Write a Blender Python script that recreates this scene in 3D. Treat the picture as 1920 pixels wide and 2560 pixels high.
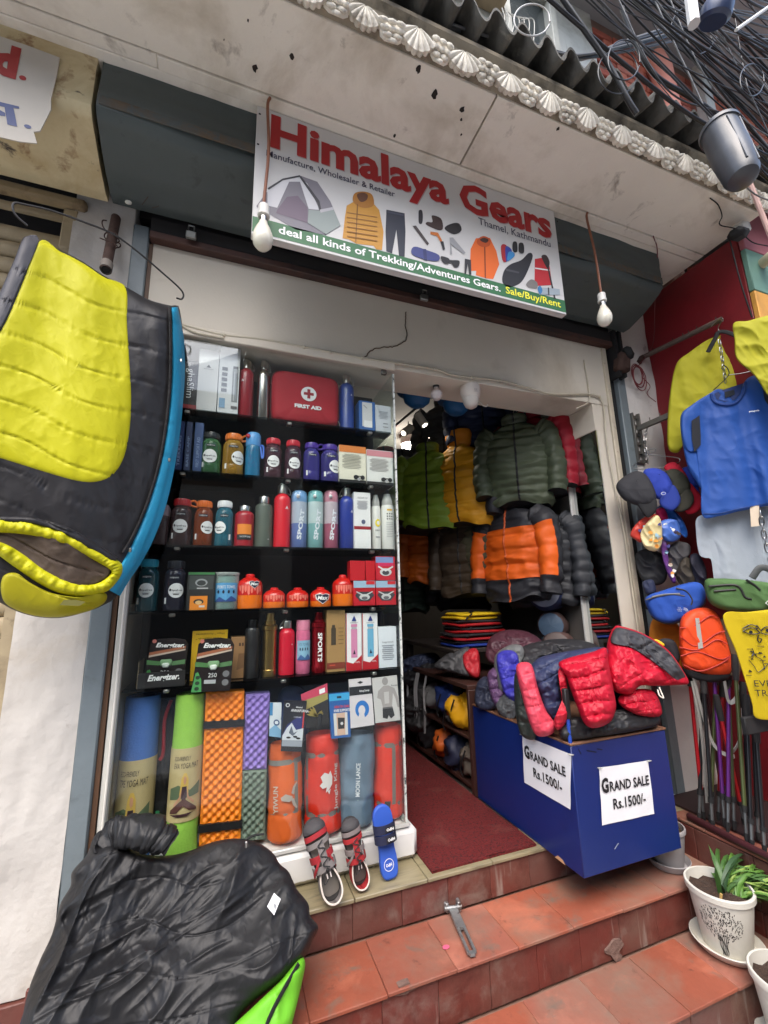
import bpy, bmesh, math, random
import numpy as np
from mathutils import Vector, Matrix
for o in list(bpy.data.objects): bpy.data.objects.remove(o)
SC = bpy.context.scene; COL = SC.collection
random.seed(7)
# ---------------------------------------------------------------- camera
F = 1065.76                                     # focal length in pixels of the 1920 x 2560 photograph
_yaw, _pit, _rol = [math.radians(a) for a in (20.2956, 11.5328, -1.3286)]
CAM = np.array([0.0, -1.923, 1.1])              # platform floor is z = 0, shop front is y = 0
_f = np.array([math.sin(_yaw)*math.cos(_pit), math.cos(_yaw)*math.cos(_pit), math.sin(_pit)])
_r0 = np.array([math.cos(_yaw), -math.sin(_yaw), 0]); _u0 = np.cross(_r0, _f)
_R = math.cos(_rol)*_r0 + math.sin(_rol)*_u0; _U = -math.sin(_rol)*_r0 + math.cos(_rol)*_u0
cd = bpy.data.cameras.new('camera'); cam = bpy.data.objects.new('camera', cd); COL.objects.link(cam)
cam.matrix_world = Matrix(((_R[0], _U[0], -_f[0], CAM[0]), (_R[1], _U[1], -_f[1], CAM[1]), (_R[2], _U[2], -_f[2], CAM[2]), (0, 0, 0, 1)))
cd.sensor_fit = 'VERTICAL'; cd.sensor_height = 24; cd.lens = F/2560*24; cd.clip_start = .02; cd.clip_end = 500
SC.camera = cam
# ---------------------------------------------------------------- light
W = bpy.data.worlds.new('World'); SC.world = W; W.use_nodes = True
sky = W.node_tree.nodes.new('ShaderNodeTexSky'); sky.sky_type = 'NISHITA'; sky.sun_disc = False
SUN_EL, SUN_AZ = math.radians(55), math.radians(205)   # azimuth clockwise from +Y (street side, slightly left)
sky.sun_elevation = SUN_EL; sky.sun_rotation = SUN_AZ; sky.air_density = 1.0; sky.dust_density = 2.6; sky.ozone_density = .3
bg = W.node_tree.nodes['Background']; bg.inputs[1].default_value = .15
W.node_tree.links.new(sky.outputs[0], bg.inputs[0])
sd = bpy.data.lights.new('sun', 'SUN'); sd.energy = 1.2; sd.angle = math.radians(60); sd.color = (1, .985, .96)
sun = bpy.data.objects.new('sun', sd); COL.objects.link(sun)
_s = Vector((math.sin(SUN_AZ)*math.cos(SUN_EL), math.cos(SUN_AZ)*math.cos(SUN_EL), math.sin(SUN_EL)))
sun.rotation_euler = _s.to_track_quat('Z', 'Y').to_euler(); sun.location = (0, -3, 9)
SC.view_settings.view_transform = 'Standard'; SC.view_settings.look = 'None'; SC.view_settings.gamma = 1
SC.view_settings.use_curve_mapping = False; SC.view_settings.exposure = 1.72
SC.render.engine = 'CYCLES'; SC.cycles.max_bounces = 8; SC.cycles.transparent_max_bounces = 16; SC.cycles.diffuse_bounces = 5
SC.cycles.sample_clamp_indirect = 4; SC.cycles.caustics_reflective = False; SC.cycles.caustics_refractive = False
SC.cycles.use_denoising = True
# ---------------------------------------------------------------- pixel to place
def A(*a): return np.array(a, float)
def ray(x, y): return _f*F + _R*(x-960) - _U*(y-1280)
def onp(x, y, ax, v):
    d = ray(x, y); return CAM + d*((v-CAM[ax])/d[ax])
def PX(x, y, v): return onp(x, y, 0, v)
def PY(x, y, v): return onp(x, y, 1, v)
def PZ(x, y, v): return onp(x, y, 2, v)
def PP(xy, pt, n):
    """pixels (N,2) onto the plane through pt with normal n"""
    xy = np.asarray(xy, float); d = _f*F + np.outer(xy[:, 0]-960, _R) - np.outer(xy[:, 1]-1280, _U)
    t = ((np.asarray(pt)-CAM) @ n)/(d @ n); return CAM + d*t[:, None]
# ---------------------------------------------------------------- numpy noise
def _h(i, j, k, s):
    n = (i.astype(np.int64)*73856093) ^ (j.astype(np.int64)*19349663) ^ (k.astype(np.int64)*83492791) ^ (s*2654435)
    n = (n ^ (n >> 13))*1274126177; n = n ^ (n >> 16)
    return (n & 0xffff)/32767.5 - 1
def vn(p, s=0):
    p = np.asarray(p, float); i = np.floor(p).astype(np.int64); f = p-i; f = f*f*f*(f*(f*6-15)+10); r = 0
    for a in (0, 1):
        for b in (0, 1):
            for c in (0, 1):
                w = (f[..., 0] if a else 1-f[..., 0])*(f[..., 1] if b else 1-f[..., 1])*(f[..., 2] if c else 1-f[..., 2])
                r = r + w*_h(i[..., 0]+a, i[..., 1]+b, i[..., 2]+c, s)
    return r
def fbm(p, s=0, o=3): return sum(vn(np.asarray(p)*2**k, s+k)/2**k for k in range(o))
def ridge(p, s=0, o=3): return sum((1-2*np.abs(vn(np.asarray(p)*2**k, s+k)))/2**k for k in range(o))
# ---------------------------------------------------------------- materials
def S(r, g, b):
    return tuple((c/255/12.92 if c/255 <= .04045 else ((c/255+.055)/1.055)**2.4) for c in (r, g, b)) + (1,)
MATS = {}
def mat(col, rough=.6, metal=0, var=.08, vs=6, bump=0, bs=60, spec=.5, dirt=None, coat=0, emit=0, trans=0, alpha=1, stretch=None, key=None, sheen=0, bd=.01, world=0):
    k = (world, col, rough, metal, var, vs, bump, bs, spec, str(dirt), coat, emit, trans, alpha, stretch, sheen, bd)
    if k in MATS: return MATS[k]
    m = bpy.data.materials.new(key or 'mat'); m.use_nodes = True; N = m.node_tree.nodes; L = m.node_tree.links
    b = N['Principled BSDF']; c = col if len(col) == 4 else tuple(col)+(1,)
    b.inputs['Base Color'].default_value = c; b.inputs['Roughness'].default_value = rough; b.inputs['Metallic'].default_value = metal
    b.inputs['Specular IOR Level'].default_value = spec; b.inputs['Coat Weight'].default_value = coat
    b.inputs['Transmission Weight'].default_value = trans; b.inputs['Alpha'].default_value = alpha; b.inputs['Sheen Weight'].default_value = sheen
    if emit: b.inputs['Emission Color'].default_value = c; b.inputs['Emission Strength'].default_value = emit
    tc = N.new('ShaderNodeNewGeometry' if world else 'ShaderNodeTexCoord'); src = out = tc.outputs['Position' if world else 'Object']
    if stretch:
        mp = N.new('ShaderNodeMapping'); mp.inputs['Scale'].default_value = stretch; L.new(out, mp.inputs[0]); out = mp.outputs[0]
    cur = None
    if var:
        n = N.new('ShaderNodeTexNoise'); n.inputs['Scale'].default_value = vs; n.inputs['Detail'].default_value = 6; n.inputs['Roughness'].default_value = .65
        L.new(out, n.inputs['Vector'])
        mx = N.new('ShaderNodeMix'); mx.data_type = 'RGBA'
        lo = tuple(max(0, x*(1-2.2*var)) for x in c[:3])+(1,); hi = tuple(min(1, x*(1+2.2*var)) for x in c[:3])+(1,)
        mx.inputs[6].default_value = lo; mx.inputs[7].default_value = hi
        L.new(n.outputs['Fac'], mx.inputs[0]); cur = mx.outputs[2]
    for d in (dirt if isinstance(dirt, list) else [dirt] if dirt else []):
        dc, ds, lo, hi = d[:4]
        n = N.new('ShaderNodeTexNoise'); n.inputs['Scale'].default_value = ds; n.inputs['Detail'].default_value = 8; n.inputs['Roughness'].default_value = .62; n.inputs['Distortion'].default_value = .35
        if len(d) > 4:
            mp2 = N.new('ShaderNodeMapping'); mp2.inputs['Scale'].default_value = d[4]; L.new(src, mp2.inputs[0]); L.new(mp2.outputs[0], n.inputs['Vector'])
        else: L.new(out, n.inputs['Vector'])
        mr = N.new('ShaderNodeMapRange'); mr.inputs[1].default_value = lo; mr.inputs[2].default_value = hi; L.new(n.outputs['Fac'], mr.inputs[0])
        mx = N.new('ShaderNodeMix'); mx.data_type = 'RGBA'
        if cur is not None: L.new(cur, mx.inputs[6])
        else: mx.inputs[6].default_value = c
        mx.inputs[7].default_value = dc if len(dc) == 4 else tuple(dc)+(1,)
        L.new(mr.outputs[0], mx.inputs[0]); cur = mx.outputs[2]
    if cur is not None: L.new(cur, b.inputs['Base Color'])
    if bump:
        n = N.new('ShaderNodeTexNoise'); n.inputs['Scale'].default_value = bs; n.inputs['Detail'].default_value = 5; L.new(out, n.inputs['Vector'])
        bp = N.new('ShaderNodeBump'); bp.inputs['Strength'].default_value = bump; bp.inputs['Distance'].default_value = bd
        L.new(n.outputs['Fac'], bp.inputs['Height']); L.new(bp.outputs[0], b.inputs['Normal'])
    MATS[k] = m; return m
def fab(r, g, b, rough=.55, bump=.35, bs=55, **k):      # crinkled nylon: fine crossing creases in the bump, colour plain
    key = ('fab', r, g, b, rough, bump, bs)
    if key in MATS: return MATS[key]
    m = mat(S(r, g, b), rough=rough, var=.05, vs=9, spec=.35, key='nylon', bd=.0101+len(MATS)*1e-9); N = m.node_tree.nodes; L = m.node_tree.links; p = N['Principled BSDF']; tc = [n for n in N if n.type == 'TEX_COORD'][0]; last = None
    if bs > 100:
        w = N.new('ShaderNodeTexNoise'); w.inputs['Scale'].default_value = bs*2; L.new(tc.outputs['Object'], w.inputs['Vector']); hs = [(w.outputs['Fac'], .3, .002)]
    else: hs = []
    for i, (sc, st, di) in enumerate(((20, (1, 1, .4), .006), (52, (1, .7, .8), .0022))):
        mp = N.new('ShaderNodeMapping'); mp.inputs['Scale'].default_value = st; mp.inputs['Rotation'].default_value = (.5*i, .6-.9*i, .4+i); L.new(tc.outputs['Object'], mp.inputs[0])
        n = N.new('ShaderNodeTexNoise'); n.noise_type = 'RIDGED_MULTIFRACTAL'; n.inputs['Scale'].default_value = sc; n.inputs['Detail'].default_value = 3; n.inputs['Roughness'].default_value = .5; n.inputs['Distortion'].default_value = .6; L.new(mp.outputs[0], n.inputs['Vector']); hs.append((n.outputs['Fac'], bump*.9, di))
    for h, st, di in hs:
        bp = N.new('ShaderNodeBump'); bp.inputs['Strength'].default_value = st; bp.inputs['Distance'].default_value = di; L.new(h, bp.inputs['Height'])
        if last: L.new(last, bp.inputs['Normal'])
        last = bp.outputs[0]
    L.new(last, p.inputs['Normal']); MATS[key] = m; return m
def paint(r, g, b, rough=.45, **k): return mat(S(r, g, b), rough=rough, key='paint', **k)
def ink(r, g, b): return mat(S(r, g, b), rough=.5, var=.03, key='ink')
def steel(r=170, g=168, b=162, rough=.28): return mat(S(r, g, b), rough=rough, metal=1, var=.08, vs=30, key='steel')
def glass(tint=(1, 1, 1), refl=1.0, rough=.02):
    k = ('glass', tint, refl, rough)
    if k in MATS: return MATS[k]
    m = bpy.data.materials.new('glass'); m.use_nodes = True; N = m.node_tree.nodes; L = m.node_tree.links; N.remove(N['Principled BSDF'])
    t = N.new('ShaderNodeBsdfTransparent'); t.inputs[0].default_value = tuple(tint)+(1,)
    g = N.new('ShaderNodeBsdfGlossy'); g.inputs['Roughness'].default_value = rough
    lw = N.new('ShaderNodeLayerWeight'); lw.inputs[0].default_value = .5                        # Schlick, the same from both sides of the pane
    pw = N.new('ShaderNodeMath'); pw.operation = 'POWER'; pw.inputs[1].default_value = 5; L.new(lw.outputs['Facing'], pw.inputs[0])
    ml = N.new('ShaderNodeMath'); ml.operation = 'MULTIPLY_ADD'; ml.inputs[1].default_value = .96*refl; ml.inputs[2].default_value = .04*refl; ml.use_clamp = True; L.new(pw.outputs[0], ml.inputs[0])
    mx = N.new('ShaderNodeMixShader'); L.new(ml.outputs[0], mx.inputs[0]); L.new(t.outputs[0], mx.inputs[1]); L.new(g.outputs[0], mx.inputs[2])
    L.new(mx.outputs[0], N['Material Output'].inputs[0]); MATS[k] = m; return m
def plast(r, g, b, a=.55, rough=.12):                  # tinted clear plastic: part see-through, part coloured body
    k = ('plast', r, g, b, a)
    if k in MATS: return MATS[k]
    m = bpy.data.materials.new('clear_plastic'); m.use_nodes = True; N = m.node_tree.nodes; L = m.node_tree.links; p = N['Principled BSDF']
    p.inputs['Base Color'].default_value = S(r, g, b); p.inputs['Roughness'].default_value = rough; p.inputs['Coat Weight'].default_value = .4
    t = N.new('ShaderNodeBsdfTransparent'); c = S(r, g, b); t.inputs[0].default_value = tuple(min(1, x**.5) for x in c[:3])+(1,)
    lw = N.new('ShaderNodeLayerWeight'); lw.inputs[0].default_value = .35
    mr = N.new('ShaderNodeMapRange'); mr.inputs[3].default_value = a; mr.inputs[4].default_value = 1; L.new(lw.outputs['Facing'], mr.inputs[0])
    mx = N.new('ShaderNodeMixShader'); L.new(mr.outputs[0], mx.inputs[0]); L.new(t.outputs[0], mx.inputs[1]); L.new(p.outputs[0], mx.inputs[2])
    L.new(mx.outputs[0], N['Material Output'].inputs[0]); MATS[k] = m; return m
# ---------------------------------------------------------------- objects
def tag(o, label=None, cat=None, group=None, kind=None):
    for k, v in (('label', label), ('category', cat), ('group', group), ('kind', kind)):
        if v: o[k] = v
    return o
def thing(name, label, cat, loc, group=None, rz=0):
    o = bpy.data.objects.new(name, None); COL.objects.link(o); o.location = tuple(float(v) for v in loc); o.rotation_euler[2] = rz
    o.empty_display_size = .05
    return tag(o, label, cat, group)
def rootloc(o):
    while o.parent: o = o.parent
    return np.array(o.location)
class MB:
    def __init__(s): s.v = []; s.f = []; s.m = []; s.mats = []
    def mi(s, m):
        if m not in s.mats: s.mats.append(m)
        return s.mats.index(m)
    def add(s, V, Fc, m):
        n = len(s.v); s.v += [tuple(map(float, p)) for p in V]; i = s.mi(m)
        s.f += [tuple(int(n+q) for q in f) for f in Fc]; s.m += [i]*len(Fc); return s
    def box(s, c, d, m, rot=None, bev=0, seg=1):
        c = A(*c); h = A(*d)/2
        if bev:
            b = bmesh.new(); bmesh.ops.create_cube(b, size=1)
            for v in b.verts: v.co = Vector((v.co.x*d[0], v.co.y*d[1], v.co.z*d[2]))
            bmesh.ops.bevel(b, geom=b.edges[:], offset=min(bev, min(d)*.45), segments=seg, affect='EDGES', profile=.5)
            b.verts.index_update(); V = np.array([v.co for v in b.verts]); Fc = [[v.index for v in f.verts] for f in b.faces]; b.free()
        else:
            V = np.array([(x, y, z) for x in (-1, 1) for y in (-1, 1) for z in (-1, 1)])*h
            Fc = [(0, 1, 3, 2), (4, 6, 7, 5), (0, 4, 5, 1), (2, 3, 7, 6), (0, 2, 6, 4), (1, 5, 7, 3)]
        if rot is not None: V = V @ np.array(rot).T
        return s.add(V+c, Fc, m)
    def bb(s, x0, x1, y0, y1, z0, z1, m, bev=0): return s.box(((x0+x1)/2, (y0+y1)/2, (z0+z1)/2), (x1-x0, y1-y0, z1-z0), m, bev=bev)
    def tube(s, P, r, m, n=8, closed=False, cap=True, flat=None):
        P = np.array(P, float); k = len(P); rr = np.broadcast_to(np.array(r, float), (k,)) if np.ndim(r) <= 1 else r
        T = np.zeros_like(P)
        for i in range(k):
            a = P[(i-1) % k] if (closed or i > 0) else P[i]; b = P[(i+1) % k] if (closed or i < k-1) else P[i]
            T[i] = (b-a)/(np.linalg.norm(b-a)+1e-12)
        up = A(0, 0, 1) if abs(T[0][2]) < .9 else A(1, 0, 0); V = []
        nrm = np.cross(T[0], up); nrm /= np.linalg.norm(nrm)
        for i in range(k):
            nrm = nrm - T[i]*(nrm @ T[i]); nrm /= (np.linalg.norm(nrm)+1e-12); bn = np.cross(T[i], nrm)
            for j in range(n):
                a = 2*math.pi*j/n; fx = 1 if flat is None else flat
                V.append(P[i]+rr[i]*(math.cos(a)*nrm*fx+math.sin(a)*bn))
        Fc = []
        for i in range(k if closed else k-1):
            for j in range(n):
                a = i*n+j; b = i*n+(j+1) % n; c = ((i+1) % k)*n+(j+1) % n; d = ((i+1) % k)*n+j; Fc.append((a, b, c, d))
        if cap and not closed: Fc += [tuple(range(n))[::-1], tuple((k-1)*n+j for j in range(n))]
        return s.add(V, Fc, m)
    def lathe(s, prof, c, m, n=24, rot=None, sx=1, sy=1):
        V = []
        for r, z in prof:
            for j in range(n):
                a = 2*math.pi*j/n; V.append((r*sx*math.cos(a), r*sy*math.sin(a), z))
        V = np.array(V)
        if rot is not None: V = V @ np.array(rot).T
        k = len(prof); Fc = [(i*n+j, i*n+(j+1) % n, (i+1)*n+(j+1) % n, (i+1)*n+j) for i in range(k-1) for j in range(n)]
        if prof[0][0] > 1e-6: Fc.append(tuple(range(n))[::-1])
        if prof[-1][0] > 1e-6: Fc.append(tuple((k-1)*n+j for j in range(n)))
        return s.add(V+A(*c), Fc, m)
    def prism(s, poly, vec, m):
        P = np.array(poly, float); n = len(P); V = np.vstack([P, P+A(*vec)])
        Fc = [tuple(range(n))[::-1], tuple(range(n, 2*n))]+[(i, (i+1) % n, n+(i+1) % n, n+i) for i in range(n)]
        return s.add(V, Fc, m)
    def grid(s, P, m, wu=False, wv=False):
        P = np.asarray(P); nu, nv = P.shape[:2]; Fc = []
        for i in range(nu if wu else nu-1):
            for j in range(nv if wv else nv-1):
                Fc.append((i*nv+j, i*nv+(j+1) % nv, ((i+1) % nu)*nv+(j+1) % nv, ((i+1) % nu)*nv+j))
        return s.add(P.reshape(-1, 3), Fc, m)
    def build(s, name, parent=None, smooth=True, ang=38, local=False, kind=None):
        V = np.array(s.v, float); me = bpy.data.meshes.new(name)
        if parent is not None and not local: off = rootloc(parent)
        elif parent is None and not local: off = A((V[:, 0].min()+V[:, 0].max())/2, (V[:, 1].min()+V[:, 1].max())/2, V[:, 2].min())
        else: off = A(0, 0, 0)
        me.from_pydata((V-off).tolist(), [], s.f)
        for m in s.mats: me.materials.append(m)
        if len(s.mats) > 1: me.polygons.foreach_set('material_index', s.m)
        me.validate()
        bm = bmesh.new(); bm.from_mesh(me); bmesh.ops.recalc_face_normals(bm, faces=bm.faces[:]); bm.to_mesh(me); bm.free()
        if smooth: me.shade_smooth(); me.set_sharp_from_angle(angle=math.radians(ang))
        o = bpy.data.objects.new(name, me); COL.objects.link(o)
        if parent is not None: o.parent = parent
        elif not local: o.location = tuple(off)
        if kind: o['kind'] = kind
        return o
def rotz(a): return np.array([[math.cos(a), -math.sin(a), 0], [math.sin(a), math.cos(a), 0], [0, 0, 1]])
def rotx(a): return np.array([[1, 0, 0], [0, math.cos(a), -math.sin(a)], [0, math.sin(a), math.cos(a)]])
def roty(a): return np.array([[math.cos(a), 0, math.sin(a)], [0, 1, 0], [-math.sin(a), 0, math.cos(a)]])
def curve(P, n=10, closed=False):
    """Catmull-Rom through P, n samples for each span"""
    P = np.array(P, float); k = len(P); out = []
    for i in range(k if closed else k-1):
        a, b = P[i], P[(i+1) % k]
        p0 = P[(i-1) % k] if (closed or i > 0) else 2*a-b; p3 = P[(i+2) % k] if (closed or i < k-2) else 2*b-a
        for t in np.arange(n)/n:
            out.append(.5*((2*a)+(-p0+b)*t+(2*p0-5*a+4*b-p3)*t*t+(-p0+3*a-3*b+p3)*t**3))
    if not closed: out.append(P[-1])
    return np.array(out)
def resample(P, n, closed=True):
    Q = np.vstack([P, P[:1]]) if closed else np.array(P); d = np.r_[0, np.cumsum(np.linalg.norm(np.diff(Q, axis=0), axis=1))]
    t = np.linspace(0, d[-1], n+1)[:-1] if closed else np.linspace(0, d[-1], n)
    return np.stack([np.interp(t, d, Q[:, i]) for i in range(Q.shape[1])], 1)
# ---------------------------------------------------------------- print and lettering on a flat (or round) face
TXT = {}
class Face:
    """a frame on a surface: o origin, r right, u up; bend > 0 wraps onto a cylinder of that radius standing behind o"""
    def __init__(s, o, r=(1, 0, 0), u=(0, 0, 1), bend=0):
        s.o = A(*o); s.r = A(*r)/np.linalg.norm(r); s.u = A(*u); s.u = s.u-s.r*(s.r @ s.u); s.u /= np.linalg.norm(s.u); s.n = np.cross(s.r, s.u); s.b = bend
    def pts(s, uv, d):
        uv = np.asarray(uv, float)
        if s.b:
            a = uv[:, 0]/s.b; return s.o+np.outer((s.b+d)*np.sin(a), s.r)+np.outer((s.b+d)*np.cos(a)-s.b, s.n)+np.outer(uv[:, 1], s.u)
        return s.o+np.outer(uv[:, 0], s.r)+np.outer(uv[:, 1], s.u)+d*s.n
    def poly(s, mb, uv, m, d=.001):
        uv = np.asarray(uv, float)
        if s.b:                                    # cut into upright strips so that it follows the round
            x0, x1 = uv[:, 0].min(), uv[:, 0].max(); k = max(2, int((x1-x0)/s.b/.25)+1); bm = bmesh.new()
            f = bm.faces.new([bm.verts.new((x, y, 0)) for x, y in uv])
            for i in range(1, k):
                bmesh.ops.bisect_plane(bm, geom=bm.verts[:]+bm.edges[:]+bm.faces[:], plane_co=(x0+(x1-x0)*i/k, 0, 0), plane_no=(1, 0, 0))
            bm.verts.index_update(); V = np.array([v.co[:2] for v in bm.verts]); Fc = [[v.index for v in q.verts] for q in bm.faces]; bm.free()
            return mb.add(s.pts(V, d), Fc, m)
        return mb.add(s.pts(uv, d), [tuple(range(len(uv)))], m)
    def rect(s, mb, x, y, w, h, m, d=.001): return s.poly(mb, [(x-w/2, y-h/2), (x+w/2, y-h/2), (x+w/2, y+h/2), (x-w/2, y+h/2)], m, d)
    def disc(s, mb, x, y, rx, ry, m, d=.001, n=28): return s.poly(mb, [(x+rx*math.cos(2*math.pi*i/n), y+ry*math.sin(2*math.pi*i/n)) for i in range(n)], m, d)
    def line(s, mb, P, w, m, d=.001):
        P = np.array(P, float)
        for a, b in zip(P[:-1], P[1:]):
            t = (b-a)/(np.linalg.norm(b-a)+1e-9); q = A(-t[1], t[0])*w/2; s.poly(mb, [a-q-t*w*.2, b-q+t*w*.2, b+q+t*w*.2, a+q-t*w*.2], m, d)
    def text(s, mb, t, x, y, m, w=None, h=None, d=.0015, bold=0, shear=0, rot=0, align='c', cap=None):
        k = (t, bold, shear)
        if k not in TXT:
            c = bpy.data.curves.new('t', 'FONT'); c.body = t; c.resolution_u = 2; c.offset = bold; c.shear = shear; c.fill_mode = 'FRONT'
            o = bpy.data.objects.new('t', c); me = bpy.data.meshes.new_from_object(o)
            V = np.array([v.co[:2] for v in me.vertices]); Fc = [tuple(p.vertices) for p in me.polygons]
            bpy.data.objects.remove(o); bpy.data.curves.remove(c); bpy.data.meshes.remove(me)
            TXT[k] = (V-A((V[:, 0].min()+V[:, 0].max())/2, 0), Fc)
        V, Fc = TXT[k]
        if not cap: V = V-A(0, (V[:, 1].min()+V[:, 1].max())/2)
        ww, hh = np.ptp(V[:, 0]), np.ptp(V[:, 1])
        sy = cap/.70 if cap else (h/hh if h else w/ww); sx = w/ww if w else sy
        Q = V*A(sx, sy)
        if rot: c_, s_ = math.cos(rot), math.sin(rot); Q = Q @ np.array([[c_, s_], [-s_, c_]])
        if align == 'l': x = x+sx*ww/2
        return mb.add(s.pts(Q+A(x, y), d), Fc, m)
# ---------------------------------------------------------------- soft things
def toward(P, n):
    """unit rise above the plane along the line of sight, so that a traced outline keeps its place"""
    d = CAM-P; d = d/np.linalg.norm(d, axis=-1)[..., None]; return d/np.maximum(.45, d @ n)[..., None]
def cloth(mb, out, pt, n, h, m, rings=30, seg=140, back=.02, center=None, smooth=True, pw=.5, edge=6, backmat=None, matfn=None):
    """closed soft body from an outline in photo pixels laid on the plane (pt, n); h(P3, px, r) is the height of the front"""
    n = np.array(n, float); n /= np.linalg.norm(n)
    if n @ (CAM-np.array(pt)) < 0: n = -n
    o = np.array(out, float); o = curve(o, 8, True) if smooth else o
    o = resample(o, seg); c = o.mean(0) if center is None else A(*center)
    rr = np.sin(np.linspace(.02, 1, rings+1)*math.pi/2)
    px = c+(o-c)[None]*rr[:, None, None]; P = PP(px.reshape(-1, 2), pt, n).reshape(rings+1, seg, 3)
    E = np.maximum(0, 1-rr**edge)**pw
    H = h(P, px, rr[:, None]*np.ones(seg))*E[:, None]
    V_ = toward(P, n); Fv = P+V_*H[..., None]; Bv = P-V_*(back*np.maximum(0, 1-rr**edge)**.5)[:, None, None]
    k = len(mb.v); V = np.vstack([Fv.reshape(-1, 3), Bv[:-1].reshape(-1, 3)])
    Fc = [(i*seg+j, i*seg+(j+1) % seg, (i+1)*seg+(j+1) % seg, (i+1)*seg+j) for i in range(rings) for j in range(seg)]
    Fc.append(tuple(range(seg))[::-1]); B = (rings+1)*seg; Fb = []
    for i in range(rings):
        for j in range(seg):
            a, b = B+i*seg+j, B+i*seg+(j+1) % seg
            c2, d2 = (B+(i+1)*seg+(j+1) % seg, B+(i+1)*seg+j) if i < rings-1 else (rings*seg+(j+1) % seg, rings*seg+j)
            Fb.append((a, d2, c2, b))
    Fb.append(tuple(B+j for j in range(seg)))
    mb.add(V, Fc+Fb, m)
    if matfn:
        nf = len(Fc)+len(Fb); base = len(mb.m)-nf; q = (px[:-1]+px[1:])/2
        for i in range(rings):
            for j in range(seg):
                w = matfn((px[i, j]+px[i+1, (j+1) % seg])/2)
                if w is not None: mb.m[base+i*seg+j] = mb.mi(w)
    if backmat: 
        for i in range(len(Fb)): mb.m[-1-i] = mb.mi(backmat)
    return mb
def crumple(mb, amp, sc, seed=1):
    V = np.array(mb.v); mb.v = (V+amp*np.stack([ridge(V*sc, seed+i, 2)*.6+fbm(V*sc*.7, seed+7+i, 2) for i in range(3)], -1)).tolist(); return mb
def puffs(t, k=.55):                                    # cross-section of quilted baffles, t in baffles
    return np.abs(np.sin(math.pi*t))**k
# ================================================================ setting
M_CONC = mat(S(120, 108, 98), rough=.9, var=.2, vs=7, bump=.4, bs=50)
M_WHITE = mat(S(198, 193, 186), rough=.85, var=.05, vs=4, bump=.45, bs=22, bd=.012, dirt=[(S(168, 150, 122), 2.2, .55, .85), (S(120, 105, 90), 9, .66, .8)])
M_SOFF = mat(S(228, 221, 208), rough=.85, var=.06, vs=2.2, bump=.12, bs=60, world=1, dirt=[(S(168, 154, 132), 2.1, .5, .8), (S(120, 108, 94), 7, .62, .78), (S(86, 76, 68), 26, .72, .78)])
M_LINT = mat(S(204, 196, 181), rough=.75, var=.04, vs=3, bump=.08, bs=90, dirt=(S(140, 126, 104), 1.5, .55, .9))
M_HOUS = mat(S(72, 80, 79), rough=.55, var=.08, vs=5, bump=.12, bs=9, bd=.02, dirt=[(S(96, 76, 56), 3.0, .62, .85), (S(48, 52, 54), 10, .6, .75)])
M_JAMB = mat(S(112, 122, 126), rough=.5, var=.06, vs=8, bump=.25, bs=30, dirt=(S(80, 86, 88), 6, .6, .8))
M_BLK = mat(S(22, 22, 23), rough=.8, var=.1)
M_DARK = mat(S(38, 36, 36), rough=.9, var=.15, vs=5)
M_TILE = mat(S(142, 77, 57), rough=.62, var=.16, vs=3.5, bump=.25, bs=35, spec=.35, world=1, dirt=[(S(132, 104, 88), 3.1, .46, .72), (S(176, 104, 80), 5, .56, .78), (S(112, 96, 84), 9, .58, .74), (S(84, 52, 42), 15, .62, .76)])
M_RISE = mat(S(104, 46, 38), rough=.52, var=.2, vs=5, bump=.3, bs=28, spec=.45, world=1, dirt=[(S(104, 76, 66), 2.4, .42, .7), (S(78, 38, 32), 5, .52, .72), (S(128, 110, 100), 6, .58, .8), (S(150, 138, 128), 16, .62, .76, (1, 1, .10))])
M_GROUT = mat(S(138, 104, 88), rough=.95, var=.15, vs=20)
M_RUST = mat(S(62, 42, 34), rough=.8, var=.3, vs=14, bump=.4, bs=60)
M_GRND = mat(S(172, 170, 166), rough=.9, var=.12, vs=2, bump=.4, bs=30)
M_WOODBR = mat(S(84, 58, 38), rough=.6, var=.2, vs=6, stretch=(8, 8, 1))
mb = MB(); mb.bb(-40, 40, -40, 30, -.66, -.46, M_GRND); tag(mb.build('ground', smooth=False), kind='structure')
# steps and platform: concrete core, tiles laid on it
ST = [(0.0, -.13), (-.137, -.367), (-.299, -.608)]       # (top z, front y)
XL, XR = -.40, 2.17
mb = MB()
mb.bb(XL, XR, -.110, .05, -.46, -.012, M_GROUT); mb.bb(XL, XR, -.347, -.110, -.46, -.149, M_GROUT); mb.bb(XL, XR, -.588, -.347, -.46, -.311, M_GROUT)
steps = tag(mb.build('steps', smooth=False), kind='structure')
def tile_mesh(dx, dy, dz, m, nm, bev=.0022):
    b = MB(); b.box((0, 0, 0), (dx, dy, dz), m, bev=bev); o = b.build(nm, None, smooth=False, local=True); me = o.data; bpy.data.objects.remove(o); return me
def put(me, nm, loc, parent, rot=(0, 0, 0)):
    o = bpy.data.objects.new(nm, me); COL.objects.link(o); o.parent = parent; o.location = tuple(np.array(loc)-rootloc(parent)); o.rotation_euler = rot; return o
rnd = random.Random(3)
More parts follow.
